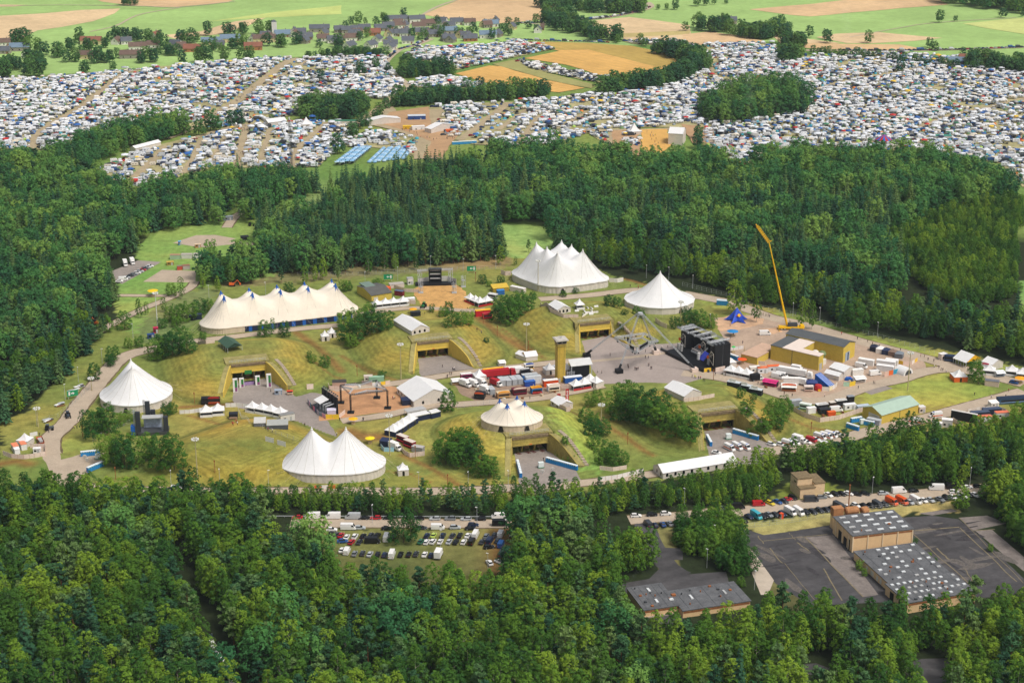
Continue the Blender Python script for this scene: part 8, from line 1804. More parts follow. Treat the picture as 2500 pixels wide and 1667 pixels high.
for i,(x,y,w_)in enumerate(((1270,300,'upper'),(1180,370,'middle'),(960,590,'lower'),(780,830,'lowest'))):
 c=G('Y',x,y);t=thing('plank_stack',f'{w_} stack of planks and fence parts beside the left ring road','stack',c,.9)
 for k in range(5):
  o=MB();o.box(R.uniform(-1.5,1.5),R.uniform(-1.2,1.2),.02+.22*k,R.uniform(2.5,4.5),R.uniform(.6,1.6),.2,rz=R.uniform(-.3,.3));o.obj('plank',[m_grey,m_wood,m_dsteel,m_lamp,m_steel][k],t)
for i,(x,y)in enumerate(((1355,1440),(1390,1490))):
 c=P('Y',x,y);t=thing('satellite_dish',['white satellite dish, upper one, on the lower left asphalt','white satellite dish, lower one, on the lower left asphalt'][i],'dish',c);o=MB();o.bar((0,0,0),(0,0,.9),.1);o.obj('stand',m_steel,t);o=MB();o.bar((0,-.1,1.3),(0,.05,1.35),.85,0,14);o.obj('dish',m_lamp,t)
for i,(x,y)in enumerate(((1385,130),(1455,115))):
 c=P('H',x,y);t=thing('satellite_dish',['white satellite dish, left one, on the front forecourt','white satellite dish, right one, on the front forecourt'][i],'dish',c);o=MB();o.bar((0,0,0),(0,0,.9),.1);o.obj('stand',m_steel,t);o=MB();o.bar((0,-.1,1.3),(0,.05,1.35),.85,0,14);o.obj('dish',m_lamp,t)
for l,t_,x,y in(('green and white generator trailer on the front forecourt','H',1375,85),('white water tank unit on the last forecourt','V',165,1300),('white water tank unit on the lower left asphalt','Y',1565,1440),('white water tank inside the toilet square','V',2085,1090)):
 c=P(t_,x,y);t=thing('tank_unit',l,'tank',c,.2);o=MB();o.box(0,0,.5,2.2,1.6,2.0);o.obj('tank',cm('dfe8e4'),t);o=MB();o.box(0,0,.1,2.6,1.8,.4);o.obj('frame',cm('5a8a6a'),t)
for k in range(12):
 x,y=R.uniform(1600,1760),R.uniform(540,600);c=G('E',x,y);t=thing('lounge_bench','white lounge bench on the terrace above the third bunker','bench',c,RZ+(k%2)*1.57,'white terrace benches');o=MB();o.box(0,0,0,2.2,.7,.45);o.obj('seat',m_white2,t);o=MB();o.box(0,.32,.45,2.2,.14,.4);o.obj('backrest',m_white2,t)
for i,(x,y)in enumerate(((392,75),(680,115),(650,160))):
 c=P('V',x,y);t=thing('closed_parasol',f'closed tan parasol, {ORD[i]} from the left in the beer garden','parasol',c);o=MB();o.bar((0,0,0),(0,0,1.2),.06);o.obj('pole',m_steel,t);o=MB();o.bar((0,0,1.1),(0,0,4.0),.38,0,6,.08);o.obj('cloth',cm('d8bf98'),t)
for i in range(46):
 t_,x0,x1,y0,y1,w_=[('T',120,1700,330,620,'between the food lorries'),('V',560,2000,420,640,'among the lorries and stalls before the yellow hall'),('V',1150,2050,820,990,'inside the trader yard')][i%3]
 c=G(t_,R.uniform(x0,x1),R.uniform(y0,y1));c.z+=.05
 k=R.choice(('c8b89a','3a3d42','d8d6d0','8a5a38','4a6a8a','a83a30'))
 n_={'c8b89a':'tan','3a3d42':'dark grey','d8d6d0':'white','8a5a38':'wooden','4a6a8a':'blue-grey','a83a30':'red'}[k]
 hh=R.uniform(.5,1.2);t=thing('supply_crate',f'small {n_} supply crate standing {w_}','crate',c,R.random()*3,'supply crates '+w_)
 o=MB();o.box(0,0,0,R.uniform(.8,1.8),R.uniform(.7,1.2),hh);o.obj('box',cm(k),t);o=MB();o.box(0,0,hh,.72,.62,.06);o.obj('lid',cm(k),t)
c=P('I',680,435);cabin('orange portable toilet on the dry grass below the car row',c,-.9,1.2,1.2,2.2,'d8451f','e05a30',name='portable_toilet',cat='portable toilet')
def person_mesh(pose):
 """one continuous skinned figure, 1.76 m"""
 me=bpy.data.meshes.new('person_frame')
 st=.16 if pose=='walk' else .05
 V=[((0,0,.95),.15),((0,0,1.2),.14),((0,0,1.42),.17),((0,0,1.52),.065),((0,.01,1.6),.095),((0,.02,1.72),.085),((.19,0,1.42),.065),((.25,-.03-st,1.14),.05),((.23,.06-st,.9),.04),((-.19,0,1.42),.065),((-.25,.03+st,1.14),.05),((-.23,.1+st,.9),.04),((.1,0,.88),.10),((.11,st*.8,.5),.07),((.11,st*.9-.02,.07),.05),((.11,st*.9+.14,.04),.04),((-.1,0,.88),.10),((-.11,-st*.6,.5),.07),((-.11,-st*1.4,.09),.05),((-.11,-st*1.4+.14,.04),.04)]
 if pose=='sit':V=[((x,y+(.25 if z<.6 else 0),z-.35 if z>.6 else z*.8),r)for(x,y,z),r in V]
 E_=[(0,1),(1,2),(2,3),(3,4),(4,5),(2,6),(6,7),(7,8),(2,9),(9,10),(10,11),(0,12),(12,13),(13,14),(14,15),(0,16),(16,17),(17,18),(18,19)]
 me.from_pydata([v for v,_ in V],E_,[])
 o=bpy.data.objects.new('person_frame',me);C.objects.link(o)
 sk=o.modifiers.new('s','SKIN')
 for i,(_,r)in enumerate(V):me.skin_vertices[0].data[i].radius=(r,r*.8)
 me.skin_vertices[0].data[0].use_root=True
 o.modifiers.new('sub','SUBSURF').levels=1
 dg=bpy.context.evaluated_depsgraph_get()
 out=bpy.data.meshes.new_from_object(o.evaluated_get(dg))
 out.name='person'
 bpy.data.objects.remove(o)
 for m in(m_cloth,cm('262a38'),cm('c99a7c'),cm('3a2a20')):out.materials.append(m)
 k=.35 if pose=='sit' else 0
 for p in out.polygons:
  z=p.center.z+k;ax=abs(p.center.x)
  p.material_index=3 if(z>1.68 or(z>1.6 and p.center.y<-.02))else 2 if(z>1.5 or(ax>.2 and z<1.2 and z>.8))else 0 if z>.96 else 1
  p.use_smooth=True
 return out
PM=[person_mesh('walk'),person_mesh('stand')]
PCOL={'black':'1a1b1f','white':'e6e4e0','navy':'24304e','red':'b0282c','grey':'6e7278','yellow vest':'d8d83a','blue':'3a62a0','pink':'d89aa8'}
PEO=[('E',[(697,962,'black'),(775,980,'white'),(783,985,'grey'),(748,1012,'black'),(760,1015,'black'),(732,1030,'navy')],'on the forecourt of the second bunker'),('S',[(70,950,'black'),(390,1150,'black'),(398,1180,'black'),(515,1200,'black'),(535,1208,'navy'),(550,1215,'black'),(572,1200,'black'),(755,1135,'black'),(768,1128,'grey'),(800,1188,'black'),(818,1188,'navy'),(703,995,'black'),(757,990,'white'),(998,815,'white'),(1105,805,'black'),(705,880,'black'),(1195,780,'grey')],'on the asphalt plaza below the truss arch'),('S',[(1540,1340,'navy'),(1585,1345,'yellow vest'),(1605,1360,'yellow vest'),(1655,1370,'black'),(1690,1365,'red'),(1740,1410,'black'),(1768,1415,'black'),(1955,1300,'black'),(2135,1305,'black')],'on the sand before the main stage'),('F',[(1765,1010-40,'black'),(1733,965,'white'),(1780,985,'navy'),(1792,988,'black'),(1815,997,'white'),(1690,915,'black'),(1730,925,'navy'),(1640,890,'red'),(1665,895,'black'),(1500,850,'black'),(1355,825,'navy'),(1308,808,'black'),(1275,790,'black'),(1205,770,'navy'),(1095,738,'red'),(960,708,'black'),(740,660,'black'),(600,618,'navy'),(590,612,'black'),(575,610,'grey'),(555,605,'black')],'walking along the right ring road'),('F',[(295,1020,'black'),(375,1030,'black'),(385,1032,'navy'),(700,1150,'black'),(755,1165,'black'),(978,1165,'white'),(1210,1110,'grey'),(1314,1075,'black'),(1324,1075,'black'),(520,1080,'black'),(2010,1155,'black'),(2040,1085,'black'),(2225,1170,'black'),(2125,1175,'white'),(2245,1130,'red')],'on the lower road of the right part'),('Q',[(1430,520,'red'),(1440,532,'red'),(1480,495,'red'),(1495,520,'white'),(1930,90,'grey'),(2015,125,'black'),(1895,600,'red'),(1955,615,'white')],'around the lawn and forecourt on the left'),('U',[(1430,490,'red'),(1450,490,'white'),(1465,480,'yellow vest'),(585,835,'black'),(955,830,'black'),(968,825,'grey'),(537,1070,'white'),(28,920,'black'),(1560,800,'black')],'around the sandy floor'),('Y',[(1185,960,'yellow vest'),(1230,955,'black'),(1268,735,'navy'),(780,1020,'navy'),(630,1075,'black')],'at the road junction on the left'),('E',[(935,712,'black'),(965,730,'grey'),(575,595,'yellow vest'),(870,560,'yellow vest'),(915,570,'black'),(545,560,'black'),(2045,420,'red'),(1990,550-140,'black'),(1462,448,'navy'),(1225,380,'navy')],'in the upper part of the site'),('F',[(328,680,'red'),(328,770,'black'),(415,800,'navy'),(1050,940+110,'yellow vest'),(350,745,'black')],'around the sandy corner left of the yellow hall'),('T',[(175,190,'white'),(150,205,'navy'),(70,310,'black'),(2165,470,'white'),(2225,240,'white'),(2285,245,'black'),(1450,1500,'black'),(1255,615,'grey')],'around the food lorries')]
for tile,lst,words in PEO:
 cnt={}
 for x,y,col in lst:
  p=G(tile,x,y);p.z+=.05
  cnt[col]=cnt.get(col,0)+1
  o=bpy.data.objects.new('person',R.choice(PM));C.objects.link(o)
  o.location=p;o.rotation_euler=(0,0,R.random()*6.28);o.color=(*rgb(PCOL[col]),1)
  o.scale=(1.12,1.12,R.uniform(.98,1.08))
  same=sum(1 for q in lst if q[2]==col)
  tag(o,f'person in {col if "vest" in col else col + " top"} {words}' if same==1 else f'person in {col if "vest" in col else col + " top"}, {ORD[cnt[col] - 1]} {words}','person','people '+words)
for t_,pts,n,words in(('A',[(1700,860),(1660,1000),(1630,1150)],34,'on the wide path through the field by the mast'),('B',[(60,900),(200,800),(330,700)],26,'on the path left of the brown square'),('A',[(1760,600),(1600,720),(1480,790)],22,'on the path through the left field'),('B',[(420,900),(620,970),(800,960)],16,'on the brown camping square'),('B',[(2110,920),(2160,960),(2180,1020)],14,'on the yellow sand of the camp')):
 w_=[P(t_,*p)for p in pts]
 for i in range(n):
  k=R.randrange(len(w_)-1);p=w_[k].lerp(w_[k+1],R.random());cl=R.choice(list(PCOL))
  o=bpy.data.objects.new('person',R.choice(PM));C.objects.link(o);o.location=(p.x+R.uniform(-3.5,3.5),p.y+R.uniform(-3,3),.75);o.rotation_euler=(0,0,R.random()*6.28);o.color=(*rgb(PCOL[cl]),1)
  tag(o,f'tiny person in {cl} walking {words}','person','people '+words)
m_slate=mat('slate','5b6068',noise=.2,scale=.4,rough=.7);m_brownroof=mat('brown_roof','6e5a50',noise=.2,scale=.4);m_redroof=mat('old_red_roof','8a5a48',noise=.2,scale=.4);m_blueroof=mat('blue_roof','6f8496',noise=.1)
m_hw=mat('house_white','e4e0d8',noise=.07);m_hc=mat('house_cream','d8c49c',noise=.08);m_hg=mat('house_stone','9a9288',noise=.15);m_hb=mat('house_brick','b0764e',noise=.12)
def house(label,p,rz,L,W_,e,r,wall,roof,name='house'):
 t=thing(name,label,'house',(p.x,p.y,.1),rz,'village houses')
 w_=MB();h=W_/2
 for x,f in((-L/2,1),(L/2,0)):
  q=[(x,-h,-.2),(x,h,-.2),(x,h,e),(x,0,r),(x,-h,e)];w_.poly(q[::-1]if f else q)
 w_.poly([(-L/2,-h,-.2),(L/2,-h,-.2),(L/2,-h,e),(-L/2,-h,e)]);w_.poly([(L/2,h,-.2),(-L/2,h,-.2),(-L/2,h,e),(L/2,h,e)])
 w_.obj('wall',wall,t)
 o=MB();g=.5;sl=(r-e)/h
 for s in(-1,1):
  q=[(-L/2-g,s*(h+g),e-g*sl+.05),(L/2+g,s*(h+g),e-g*sl+.05),(L/2+g,0,r+.1),(-L/2-g,0,r+.1)];o.poly(q if s<0 else q[::-1])
 ro=o.obj('roof',roof,t)
 c=MB();c.box(L*.22,h*.2,r-.8,.8,.8,1.8);c.obj('chimney',m_hg,ro)
 for k in range(3):
  q=MB();q.box(-L/2+L*(k+.5)/3,-h-.02,1.0,1.1,.08,1.3);q.obj('window',m_glass,t)
 q=MB();q.box(L/2+.02,0,e-.6,.08,1.1,1.3);q.obj('window',m_glass,t);q=MB();q.box(-L/2-.02,0,e-.6,.08,1.1,1.3);q.obj('window',m_glass,t)
 q=MB();q.box(L*.3,-h-.03,0,1.1,.08,2.1);q.obj('door',m_wood,t)
VIL=[('A',30,315,14,8,'w','b',.2),('A',140,350,22,12,'g','u',.1),('A',190,395,10,10,'w','s',1.4),('A',30,370,14,9,'g','s',0),('A',600,405,20,9,'c','b',-.1),('A',630,305,24,9,'c','r',0),('A',905,400,24,13,'g','b',.1),('A',950,345,20,11,'w','b',.2),('A',870,305,12,9,'w','s',.3),('A',805,305,12,9,'w','b',1.3),('A',1060,330,14,9,'w','b',.1),('A',1075,265,12,9,'w','r',1.2),('A',1210,325,16,9,'w','s',-.5),('A',1325,355,19,11,'b','r',.05),('A',1250,340,10,9,'g','b',.3),('A',1460,310,24,11,'c','u',.15),('A',1510,330,12,9,'g','s',.1),('A',1590,290,24,12,'c','u',.15),('A',1740,290,12,9,'w','s',1.4),('A',1820,290,26,12,'c','b',.2),('A',1745,345,20,8,'b','r',.1),('A',1830,265,12,9,'g','s',0),('A',1945,255,18,12,'g','u',.2),('A',2030,255,10,9,'w','b',1.3),('A',2110,275,14,9,'g','s',.3),('A',2100,300,10,9,'g','s',1.2),('A',2200,220,24,12,'g','s',.1),('A',2230,250,12,9,'c','s',1.2),('A',2225,285,14,9,'w','b',.2),('A',2300,295,16,10,'w','s',.2),('A',2330,225,10,9,'g','s',.2),('B',60,230,20,10,'g','s',.1),('B',130,225,22,10,'c','s',.1),('B',230,245,14,9,'b','r',.1),('B',275,215,16,10,'g','s',.2),('B',365,250,16,10,'w','s',.1),('B',385,155,26,12,'w','s',.2),('B',400,195,14,9,'w','b',.3),('B',445,235,10,9,'w','s',1.3),('B',520,155,20,11,'w','s',.3),('B',600,180,18,11,'g','b',.1),('B',690,165,14,10,'w','s',-.3),('B',535,200,16,10,'w','b',.2),('B',550,240,18,10,'c','s',.2),('B',460,300,14,11,'w','s',.05),('B',250,290,12,9,'w','s',1.2),('B',205,330,14,10,'w','s',1.0),('B',80,280,18,10,'w','b',.2),('B',60,335,14,10,'w','s',1.0),('B',110,270,12,9,'w','s',1.1),('B',340,325,16,11,'w','s',.1),('B',340,345,12,9,'w','s',1.2),('B',630,255,12,10,'g','s',.4),('B',740,235,20,10,'g','u',.3),('B',740,195,16,9,'w','s',.1),('B',795,170,16,10,'w','s',.1),('B',885,175,14,9,'w','b',.1),('B',985,185,12,9,'c','u',1.2),('B',1030,185,18,9,'w','u',.3),('B',740,285,14,11,'g','s',.1),('B',890,285,16,8,'b','s',.1),('B',1010,262,20,12,'w','u',.1),('B',1075,255,12,10,'g','s',1.2),('B',1175,205,10,9,'c','s',1.2),('B',850,265,10,8,'w','s',.1),('B',1385,210,4,4,'g','b',0),('B',160,215,14,8,'c','s',.2),('B',325,200,14,9,'g','s',.2),('B',655,225,14,9,'g','s',1.1),('C',310,165,22,10,'g','s',.05),('C',2010,430,34,10,'b','r',-.1),('C',1930,450,34,10,'g','u',-.1),('C',2330,480,6,5,'c','b',0)]
WN={'w':('white',m_hw),'c':('cream',m_hc),'g':('grey stone',m_hg),'b':('brick',m_hb)};RN={'s':('dark slate',m_slate),'b':('brown',m_brownroof),'r':('reddish',m_redroof),'u':('blue-grey',m_blueroof)}
for q in range(26):
 v=R.choice([u for u in VIL if u[0]in 'AB' and u[3]<20 and(u[0]=='B' or u[1]>1700)])
 VIL.append((v[0],v[1]+R.uniform(-55,55),v[2]+R.uniform(-22,16),R.uniform(9,14),R.uniform(8,10),R.choice('wwcg'),R.choice('sssb'),R.choice((.1,.3,1.2,1.5))))
VIL.sort(key=lambda v:pix(*v[:3])[0])
for i,(t_,x,y,L,W_,wl,rf,rz)in enumerate(VIL):
 big=L>=20
 house(f'{WN[wl][0]} {"barn" if big else "house"} with a {RN[rf][0]} roof, '+(ORD[i]if i<len(ORD)else f'number {i + 1}')+' from left in the village',P(t_,x,y),rz,L*.85,W_*.85,3.6 if not big else 4.2,7.2 if not big else 7.6,WN[wl][1],RN[rf][1],'barn' if big else 'house')
p=P('A',1890,245);t=thing('church_tower','white square church tower standing in the village','tower',(p.x,p.y,0),.2);o=MB();o.box(0,0,0,5,5,14);o.obj('shaft',m_hw,t);o=MB();o.loft([[(-2.7,-2.7,14),(2.7,-2.7,14),(2.7,2.7,14),(-2.7,2.7,14)],[(-.1,-.1,16),(.1,-.1,16),(.1,.1,16),(-.1,.1,16)]]);o.obj('roof',m_slate,t)
def unit(kind):
 """simple shells: list of (verts, faces, part index)"""
 mb=MB()
 if kind=='dome_tent':
  rings=[]
  for u,z in((1,0),(.93,.55),(.7,1.0),(.36,1.28),(.05,1.38)):
   rings.append([(1.5*u*math.cos(k*math.pi/4+.39),1.25*u*math.sin(k*math.pi/4+.39),z)for k in range(8)])
  mb.loft(rings,0);mb.poly([(1.44,-.35,.02),(1.44,.35,.02),(1.25,.15,.95),(1.25,-.15,.95)],1)
 elif kind=='pavilion':
  mb.loft([[(-1.5,-1.5,1.95),(1.5,-1.5,1.95),(1.5,1.5,1.95),(-1.5,1.5,1.95)],[(-1.5,-1.5,2.2),(1.5,-1.5,2.2),(1.5,1.5,2.2),(-1.5,1.5,2.2)],[(-.3,-.3,2.62),(.3,-.3,2.62),(.3,.3,2.62),(-.3,.3,2.62)]],0)
  for x in(-1.42,1.42):
   for y in(-1.42,1.42):mb.bar((x,y,0),(x,y,1.97),.05,2,3)
  mb.box(0,.5,0,1.6,.8,.75,1)
 elif kind=='caravan':
  xloft(mb,[(-2.6,1.0,.6,2.1,.95),(-2.3,1.08,.4,2.55,1.0),(1.9,1.08,.4,2.55,1.0),(2.5,1.05,.4,2.0,.98),(2.6,.95,.6,1.3,.9)],0)
  for s in(-1,1):
   q=[(-1.6,s*1.09,1.35),(-.5,s*1.09,1.35),(-.5,s*1.06,1.95),(-1.6,s*1.06,1.95)];mb.poly(q if s<0 else q[::-1],1)
   q=[(.4,s*1.09,1.35),(1.5,s*1.09,1.35),(1.5,s*1.06,1.95),(.4,s*1.06,1.95)];mb.poly(q if s<0 else q[::-1],1)
  mb.bar((2.5,0,.5),(3.6,0,.45),.08,2,4)
 elif kind=='camper_van':
  xloft(mb,[(-2.7,1.0,.4,2.5,.9),(.9,1.0,.35,2.6,.9),(1.6,1.0,.35,2.2,.85),(2.3,.95,.35,1.3,.85),(2.75,.9,.4,.95,.8)],0)
  mb.poly([(2.32,-.8,1.38),(2.32,.8,1.38),(1.7,.76,2.12),(1.7,-.76,2.12)],1)
  for x in(-1.7,1.7):
   for s in(-1,1):mb.bar((x,s*.8,.35),(x,s*1.03,.35),.35,3,8)
 else:
  xloft(mb,[(-2.1,.75,.35,.9,.65),(-1.95,.87,.28,.98,.8),(.9,.88,.26,.96,.82),(1.8,.85,.28,.8,.72),(2.1,.74,.36,.66,.6)],0)
  mb.loft([[(-1.7,-.74,.95),(-1.7,.74,.95),(-1.3,.56,1.43),(-1.3,-.56,1.43)],[(.95,-.76,.95),(.95,.76,.95),(.2,.57,1.43),(.2,-.57,1.43)]],1)
  mb.poly([(-1.28,-.54,1.445),(.18,-.55,1.445),(.18,.55,1.445),(-1.28,.54,1.445)],0)
  for x in(-1.25,1.3):
   for s in(-1,1):mb.bar((x,s*.72,.32),(x,s*.9,.32),.32,3,8)
 return mb
UK=['dome_tent','pavilion','caravan','camper_van','car']
UN={k:unit(k)for k in UK}
UM={k:UN[k].mesh(k,[m_cloth if k in('dome_tent','pavilion')else m_paint,m_glass,m_steel,m_tyre])for k in UK}
UCOL={'dome_tent':[('blue','3a74b4',16),('green','6a8a5a',14),('grey','8d959a',16),('teal','3a98a8',12),('white','d4d9de',12),('navy','2a3c60',8),('light blue','8fbcd8',12),('red','c0392f',3),('orange','e0823a',3),('lime','a8c85a',4)],'pavilion':[('white','dfe3e8',50),('grey','a6aab0',18),('blue','2f62a8',10),('navy','26304e',7),('green','3f7a5a',5),('red','c2322c',4),('yellow','ecc43a',2),('beige','d8ccb6',6)],'caravan':[('white','e0e2e4',84),('cream','e2d8c6',16)],'camper_van':[('white','ebe9e6',62),('silver','b9bdc0',14),('blue','2f5488',10),('dark grey','3c4046',14)],'car':[('black','24272c',16),('dark grey','4a5056',20),('silver','b0b5b9',22),('white','e6e5e2',16),('navy','22345c',12),('blue','2f5a98',7),('red','a8262a',5)]}
items=[]
AVOID=[([(a,b)for a,b in((p.x,p.y)for p in pts)],wd)for pts,wd in CPW]
BIGC=W(('B',380,830),('B',540,740),('B',600,840),('B',730,880),('B',690,960),('B',560,930),('B',420,870)),W(('B',-20,1020),('B',450,1010),('B',400,1160),('B',-20,1160)),W(('B',740,955),('B',960,955),('B',960,1000),('B',740,1010)),W(('B',2200,870),('C',60,870),('C',60,1010),('B',2200,1010))
DIRT=W(('B',280,790),('B',600,735),('B',620,860),('B',480,900),('B',300,860)),W(('B',2060,890),('B',2245,890),('B',2290,1000),('B',2200,1065),('B',2070,1045)),W(('B',600,985),('B',780,985),('B',720,1100),('B',560,1100))
for fname,pl in CAMPW.items():
 dens={'car row':3.4,'roadside rows':3.4}.get(fname,3.3)
 cars=fname in('car row','roadside rows')
 xs=[p.x for p in pl];ys=[p.y for p in pl]
 a0=.25 if 'right' not in fname else-.15
 g=[]
 ca,sa=math.cos(a0),math.sin(a0)
 cx0,cy0=(min(xs)+max(xs))/2,(min(ys)+max(ys))/2
 S_=max(max(xs)-min(xs),max(ys)-min(ys))*.75
 yy=-S_;r_=0
 while yy<S_:
  xx=-S_+R.random()*3
  while xx<S_:
   u,v=xx+R.uniform(-1.3,1.3),yy+R.uniform(-1.0,1.0)
   g.append((cx0+ca*u-sa*v,cy0+sa*u+ca*v));xx+=dens*R.uniform(.8,1.3)
  yy+=dens*(1.0 if r_%3 else 1.25);r_+=1
 g=np.array(g)
 m=inpoly(g[:,0],g[:,1],pl)
 g=g[m]
 ok=np.ones(len(g),bool)
 for pts,wd in AVOID:ok&=segdist(g[:,0],g[:,1],pts)>wd*.5+.6
 for q in list(BIGC)+list(DIRT):ok&=~inpoly(g[:,0],g[:,1],q)
 g=g[ok]
 for x,y in g:
  px,py=proj(x,y,1)
  if not(-25<px<2525 and py>-10):continue
  hole=math.sin(x*.05+2*math.sin(y*.037))*math.sin(y*.043+1.6*math.sin(x*.031))
  sparse=.10+(.38 if fname=='middle field' and px<1290 else .04)
  if hole>.9 or R.random()<sparse*(1+hole):continue
  n=.5+.5*math.sin(x*.11)*math.sin(y*.13)
  u=R.random()
  if cars:k='car' if u<.8 else 'camper_van' if u<.92 else 'caravan'
  elif u<.33:k='dome_tent'
  elif u<.48:k='pavilion'
  elif u<.66:k='caravan'
  elif u<.75:k='camper_van'
  else:k='car'
  tot=sum(c[2]for c in UCOL[k]);q=R.random()*tot
  for cn,ch,wt in UCOL[k]:
   q-=wt
   if q<=0:break
  s=R.uniform(.75,1.15)*(1.12 if k in('dome_tent','pavilion')else 1)
  if k=='pavilion' and R.random()<.25:s*=1.35
  items.append((k,x,y,a0+R.choice((0,1.57,0,3.14))+R.uniform(-.25,.25),s,cn,ch,fname))
for t_,pts,n in(('B',[(1640,146),(1780,133),(1900,115),(2050,83),(2130,52)],60),('C',[(1100,352),(1400,354),(1900,347),(2352,330)],45),('B',[(400,345),(520,312),(600,275)],14),('B',[(1150,275),(1400,287),(1650,292),(1850,300)],26),('B',[(310,460),(308,420),(380,360)],16),('B',[(1210,165),(1450,160)],14)):
 w_=[P(t_,*p)for p in pts];L=[(b-a).length for a,b in zip(w_,w_[1:])]
 for i in range(n):
  u=sum(L)*(i+R.random()*.6)/n
  for a,b,l_ in zip(w_,w_[1:],L):
   if u<=l_:break
   u-=l_
  p=a.lerp(b,min(1,u/l_));k='car' if R.random()<.8 else 'camper_van';cn,ch,_=R.choice(UCOL[k])
  items.append((k,p.x,p.y,ang(a,b),1.0,cn,ch,'lane behind the fields'))
items.sort(key=lambda r:r[2])
lim={'dome_tent':290,'pavilion':290,'caravan':290,'camper_van':200,'car':90}
NAMES={'dome_tent':'dome tent','pavilion':'square pavilion','caravan':'caravan','camper_van':'camper van','car':'car'}
rest=[]
for it in items:
 k,x,y,rz,s,cn,ch,fn=it
 if lim[k]>0 and-5<proj(x,y,1)[0]<2505:
  lim[k]-=1
  o=bpy.data.objects.new(k,UM[k]);C.objects.link(o)
  o.location=(x,y,.55);o.rotation_euler=(0,0,rz);o.scale=(s,s,s*R.uniform(.9,1.1));o.color=(*rgb(ch),1)
  w_=f'in the {fn}' if fn.endswith(('field','rows','row','mast','fields'))else 'on the '+fn
  tag(o,f'{cn} {NAMES[k]} {w_} of the camping ground',{'dome_tent':'tent','pavilion':'pavilion','caravan':'caravan','camper_van':'camper van','car':'car'}[k],f'{NAMES[k]}s {w_}')
 else:rest.append(it)
print('CAMP',len(items),len(rest))
def camp_mass(rest):
 tv,tf,tc=[],[],[]
 base={}
 for k in UK:
  mb=UN[k];v=np.array(mb.v);tri=[];mi=[]
  for f,m in zip(mb.f,mb.m):
   for i in range(1,len(f)-1):tri.append((f[0],f[i],f[i+1]));mi.append(m)
  base[k]=(v,np.array(tri),np.array(mi))
 fixed={1:rgb('1a2026'),2:rgb('9c9fa2'),3:rgb('19191a')}
 off=0
 for k,x,y,rz,s,cn,ch,fn in rest:
  v,t_,mi=base[k]
  c,q=math.cos(rz)*s,math.sin(rz)*s
  p=np.stack([v[:,0]*c-v[:,1]*q+x,v[:,0]*q+v[:,1]*c+y,v[:,2]*s+.55],1)
  tv.append(p);tf.append(t_+off);off+=len(v)
  col=np.empty((len(t_),3));kk=R.uniform(.85,1.08);col[:]=np.array(rgb(ch))*kk
  for m,f in fixed.items():col[mi==m]=f
  tc.append(col)
 V=np.concatenate(tv);F=np.concatenate(tf);CC=np.concatenate(tc)
 me=bpy.data.meshes.new('camp');n=len(F)
 me.vertices.add(len(V));me.vertices.foreach_set('co',V.astype(np.float32).ravel())
 me.loops.add(n*3);me.polygons.add(n)
 me.loops.foreach_set('vertex_index',F.astype(np.int32).ravel());me.polygons.foreach_set('loop_start',np.arange(0,n*3,3,dtype=np.int32));me.polygons.foreach_set('loop_total',np.full(n,3,np.int32))
 a=me.color_attributes.new('tint','FLOAT_COLOR','CORNER');a.data.foreach_set('color',np.repeat(np.concatenate([CC,np.ones((n,1))],1),3,0).astype(np.float32).ravel())
 me.materials.append(mat('camp_mass',vcol='tint',noise=.06,rough=.5));me.update(calc_edges=True)
 o=bpy.data.objects.new('tent_crowd',me);C.objects.link(o);o['kind']='stuff'
 tag(o,'dense crowd of tents, caravans and cars filling the far camping fields','camp')
camp_mass(rest)
marquee('long white marquee on the brown square, upper one of two',P('B',385,835),P('B',410,850),26,4,6,side=-1)
marquee('long white marquee on the brown square, lower one of two',P('B',575,915),P('B',620,925),24,4,6.5,side=1)
marquee('big white stage tent on the yellow sand of the camping ground',P('B',2250,1000),P('B',2350,1005),18,9,12,side=1)
marquee('white supply tent by the path in the field by the mast',P('A',1850,880),P('A',1975,865),10,4,6,side=1)
marquee('long white tent below the tree belt on the left',P('A',935,1050),P('A',1110,1005),6,3,4.5,side=1)
pagoda('tall white pagoda beside the yellow sand',P('B',2015,925),.2,s=9,eave=3,peak=9,open_=False);pagoda('white pagoda near the radio mast',P('A',2110,875),.2,s=9,eave=3,peak=8,open_=False)
c=P('C',1385,985);t=thing('circus_tent','small red and blue striped round tent in the right camping field','tent',c);o=MB();n=16
for k in range(n):
 a,b=k*2*math.pi/n,(k+1)*2*math.pi/n;o.poly([(6.5*math.cos(a),6.5*math.sin(a),2.8),(6.5*math.cos(b),6.5*math.sin(b),2.8),(0,0,6.5)],k%2)
o.obj('canopy',[m_red,m_blue],t);o=MB();o.prism([(6.2*math.cos(k*math.pi/8),6.2*math.sin(k*math.pi/8))for k in range(16)],0,2.8);o.obj('side_wall',cm('a0285a'),t)
cabin('green roofed market hall in the right camping field',P('C',1780,960),0,15,6,3,'d8d4cc','3f8a78',name='market_hall',cat='hall');cabin('green roofed hall beside the small wood',P('B',10,860),0,22,6,3.4,'d8d0c0','3f7a5c',name='market_hall',cat='hall')
cabin('yellow supply container on the brown square',P('B',460,893),.1,8,3,3,'e0b020','efc530',name='container',cat='container');cabin('white delivery trailer on the brown square',P('B',530,898),.3,10,3,3.4,'e6e4e0','efedea',name='box_trailer',cat='trailer');cabin('orange supply container beside the lower marquee',P('B',760,915),.1,9,3,2.6,'e0622a','ea7038',name='container',cat='container')
cabin('blue supply hall beside the upper marquee',P('B',520,825),.1,14,6,3.5,'2a4a88','c8d0d8',name='container',cat='container')
k=0
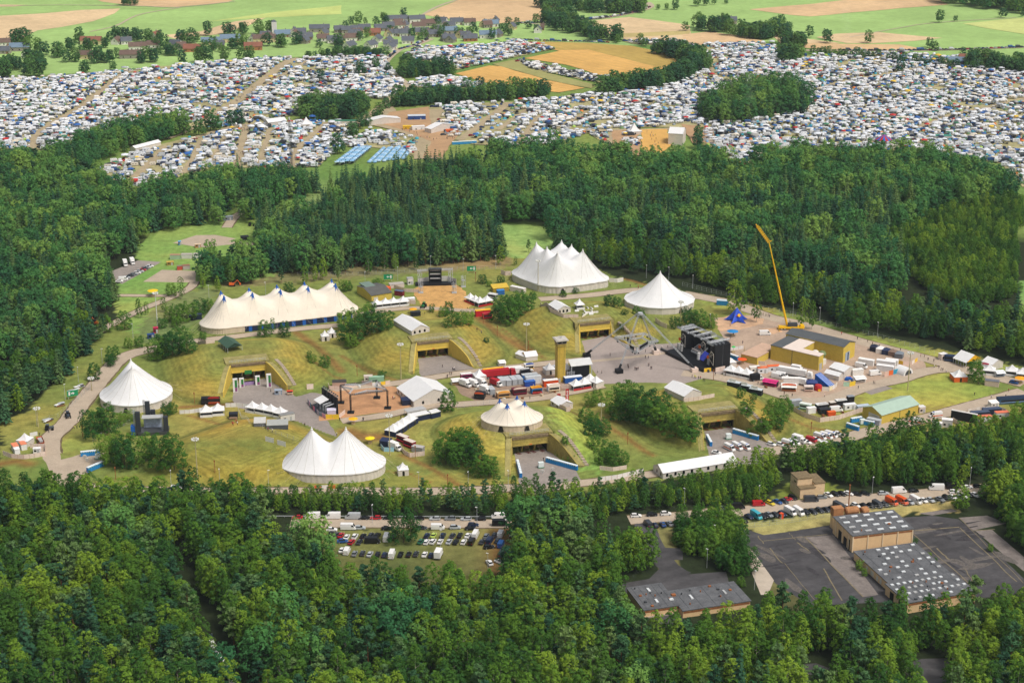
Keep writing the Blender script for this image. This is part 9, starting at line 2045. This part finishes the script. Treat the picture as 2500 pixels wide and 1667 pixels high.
for r in range(6):
 a,b=P('B',60+66*r+(20 if r>1 else-70),1140-(8*r)),P('B',195+52*r+(20 if r>1 else-60),1030-4*r)
 n=13
 for i in range(n):
  p=a.lerp(b,i/n)
  for s in(-1,1):
   o=bpy.data.objects.new('rental_tent',UM['pavilion']if r<2 else UM['dome_tent']);C.objects.link(o);o.location=(p.x+s*1.9,p.y,.75);o.rotation_euler=(0,0,.2);o.scale=(1.1,1.15,.95);o.color=(*rgb('86b2d4' if(i+r)%3 else 'b0cce0'),1)
   tag(o,f'light blue rental tent in the {ORD[r]} double row from left','tent','rows of light blue rental tents')
def smoke(label,p,h,r,lean):
 mb=MB();rings=[]
 for k in range(7):
  u=k/6;rr=r*(.25+.75*u);rings.append([(lean*h*u+rr*math.cos(a),rr*math.sin(a),h*u)for a in np.linspace(0,2*math.pi,12,endpoint=False)])
 mb.loft(rings);mb.poly(rings[0][::-1])
 m=bpy.data.materials.new('smoke');m.use_nodes=True;n,l=m.node_tree.nodes,m.node_tree.links
 n.remove(n['Principled BSDF'])
 v=n.new('ShaderNodeVolumeScatter');v.inputs['Color'].default_value=(.9,.94,1,1)
 tc=n.new('ShaderNodeTexCoord');sx=n.new('ShaderNodeSeparateXYZ');l.new(tc.outputs['Object'],sx.inputs[0])
 def mth(op,a,b):
  q=n.new('ShaderNodeMath');q.operation=op
  for i,w_ in enumerate((a,b)):
   if hasattr(w_,'node'):l.new(w_,q.inputs[i])
   else:q.inputs[i].default_value=w_
  return q.outputs[0]
 dx=mth('SUBTRACT',sx.outputs['X'],mth('MULTIPLY',sx.outputs['Z'],lean))
 d2=mth('ADD',mth('MULTIPLY',dx,dx),mth('MULTIPLY',sx.outputs['Y'],sx.outputs['Y']))
 rad_=mth('ADD',mth('MULTIPLY',sx.outputs['Z'],.7*r/h),r*.22)
 fall=mth('MAXIMUM',mth('SUBTRACT',1.0,mth('DIVIDE',mth('SQRT',d2,0.0),rad_)),0.0)
 t=n.new('ShaderNodeTexNoise');t.inputs['Scale'].default_value=.16;t.inputs['Detail'].default_value=3;l.new(tc.outputs['Object'],t.inputs['Vector'])
 ns=mth('MAXIMUM',mth('SUBTRACT',t.outputs['Fac'],.38),0.0)
 up=mth('SUBTRACT',1.0,mth('DIVIDE',sx.outputs['Z'],h))
 l.new(mth('MULTIPLY',mth('MULTIPLY',mth('MULTIPLY',fall,ns),up),.9/r),v.inputs['Density'])
 l.new(v.outputs[0],n['Material Output'].inputs['Volume'])
 o=mb.obj('smoke',m);o.location=p;o['kind']='stuff';tag(o,label,'smoke')
smoke('thin blue smoke rising over the right camping field',P('C',1150,420)+Vector((0,0,1)),95,13,-.16)
smoke('white smoke drifting over the tents beside the radio mast',P('A',1980,900)+Vector((0,0,1)),34,11,.25)
smoke('thin smoke rising before the round grove',P('C',470,860)+Vector((0,0,1)),60,10,-.1)
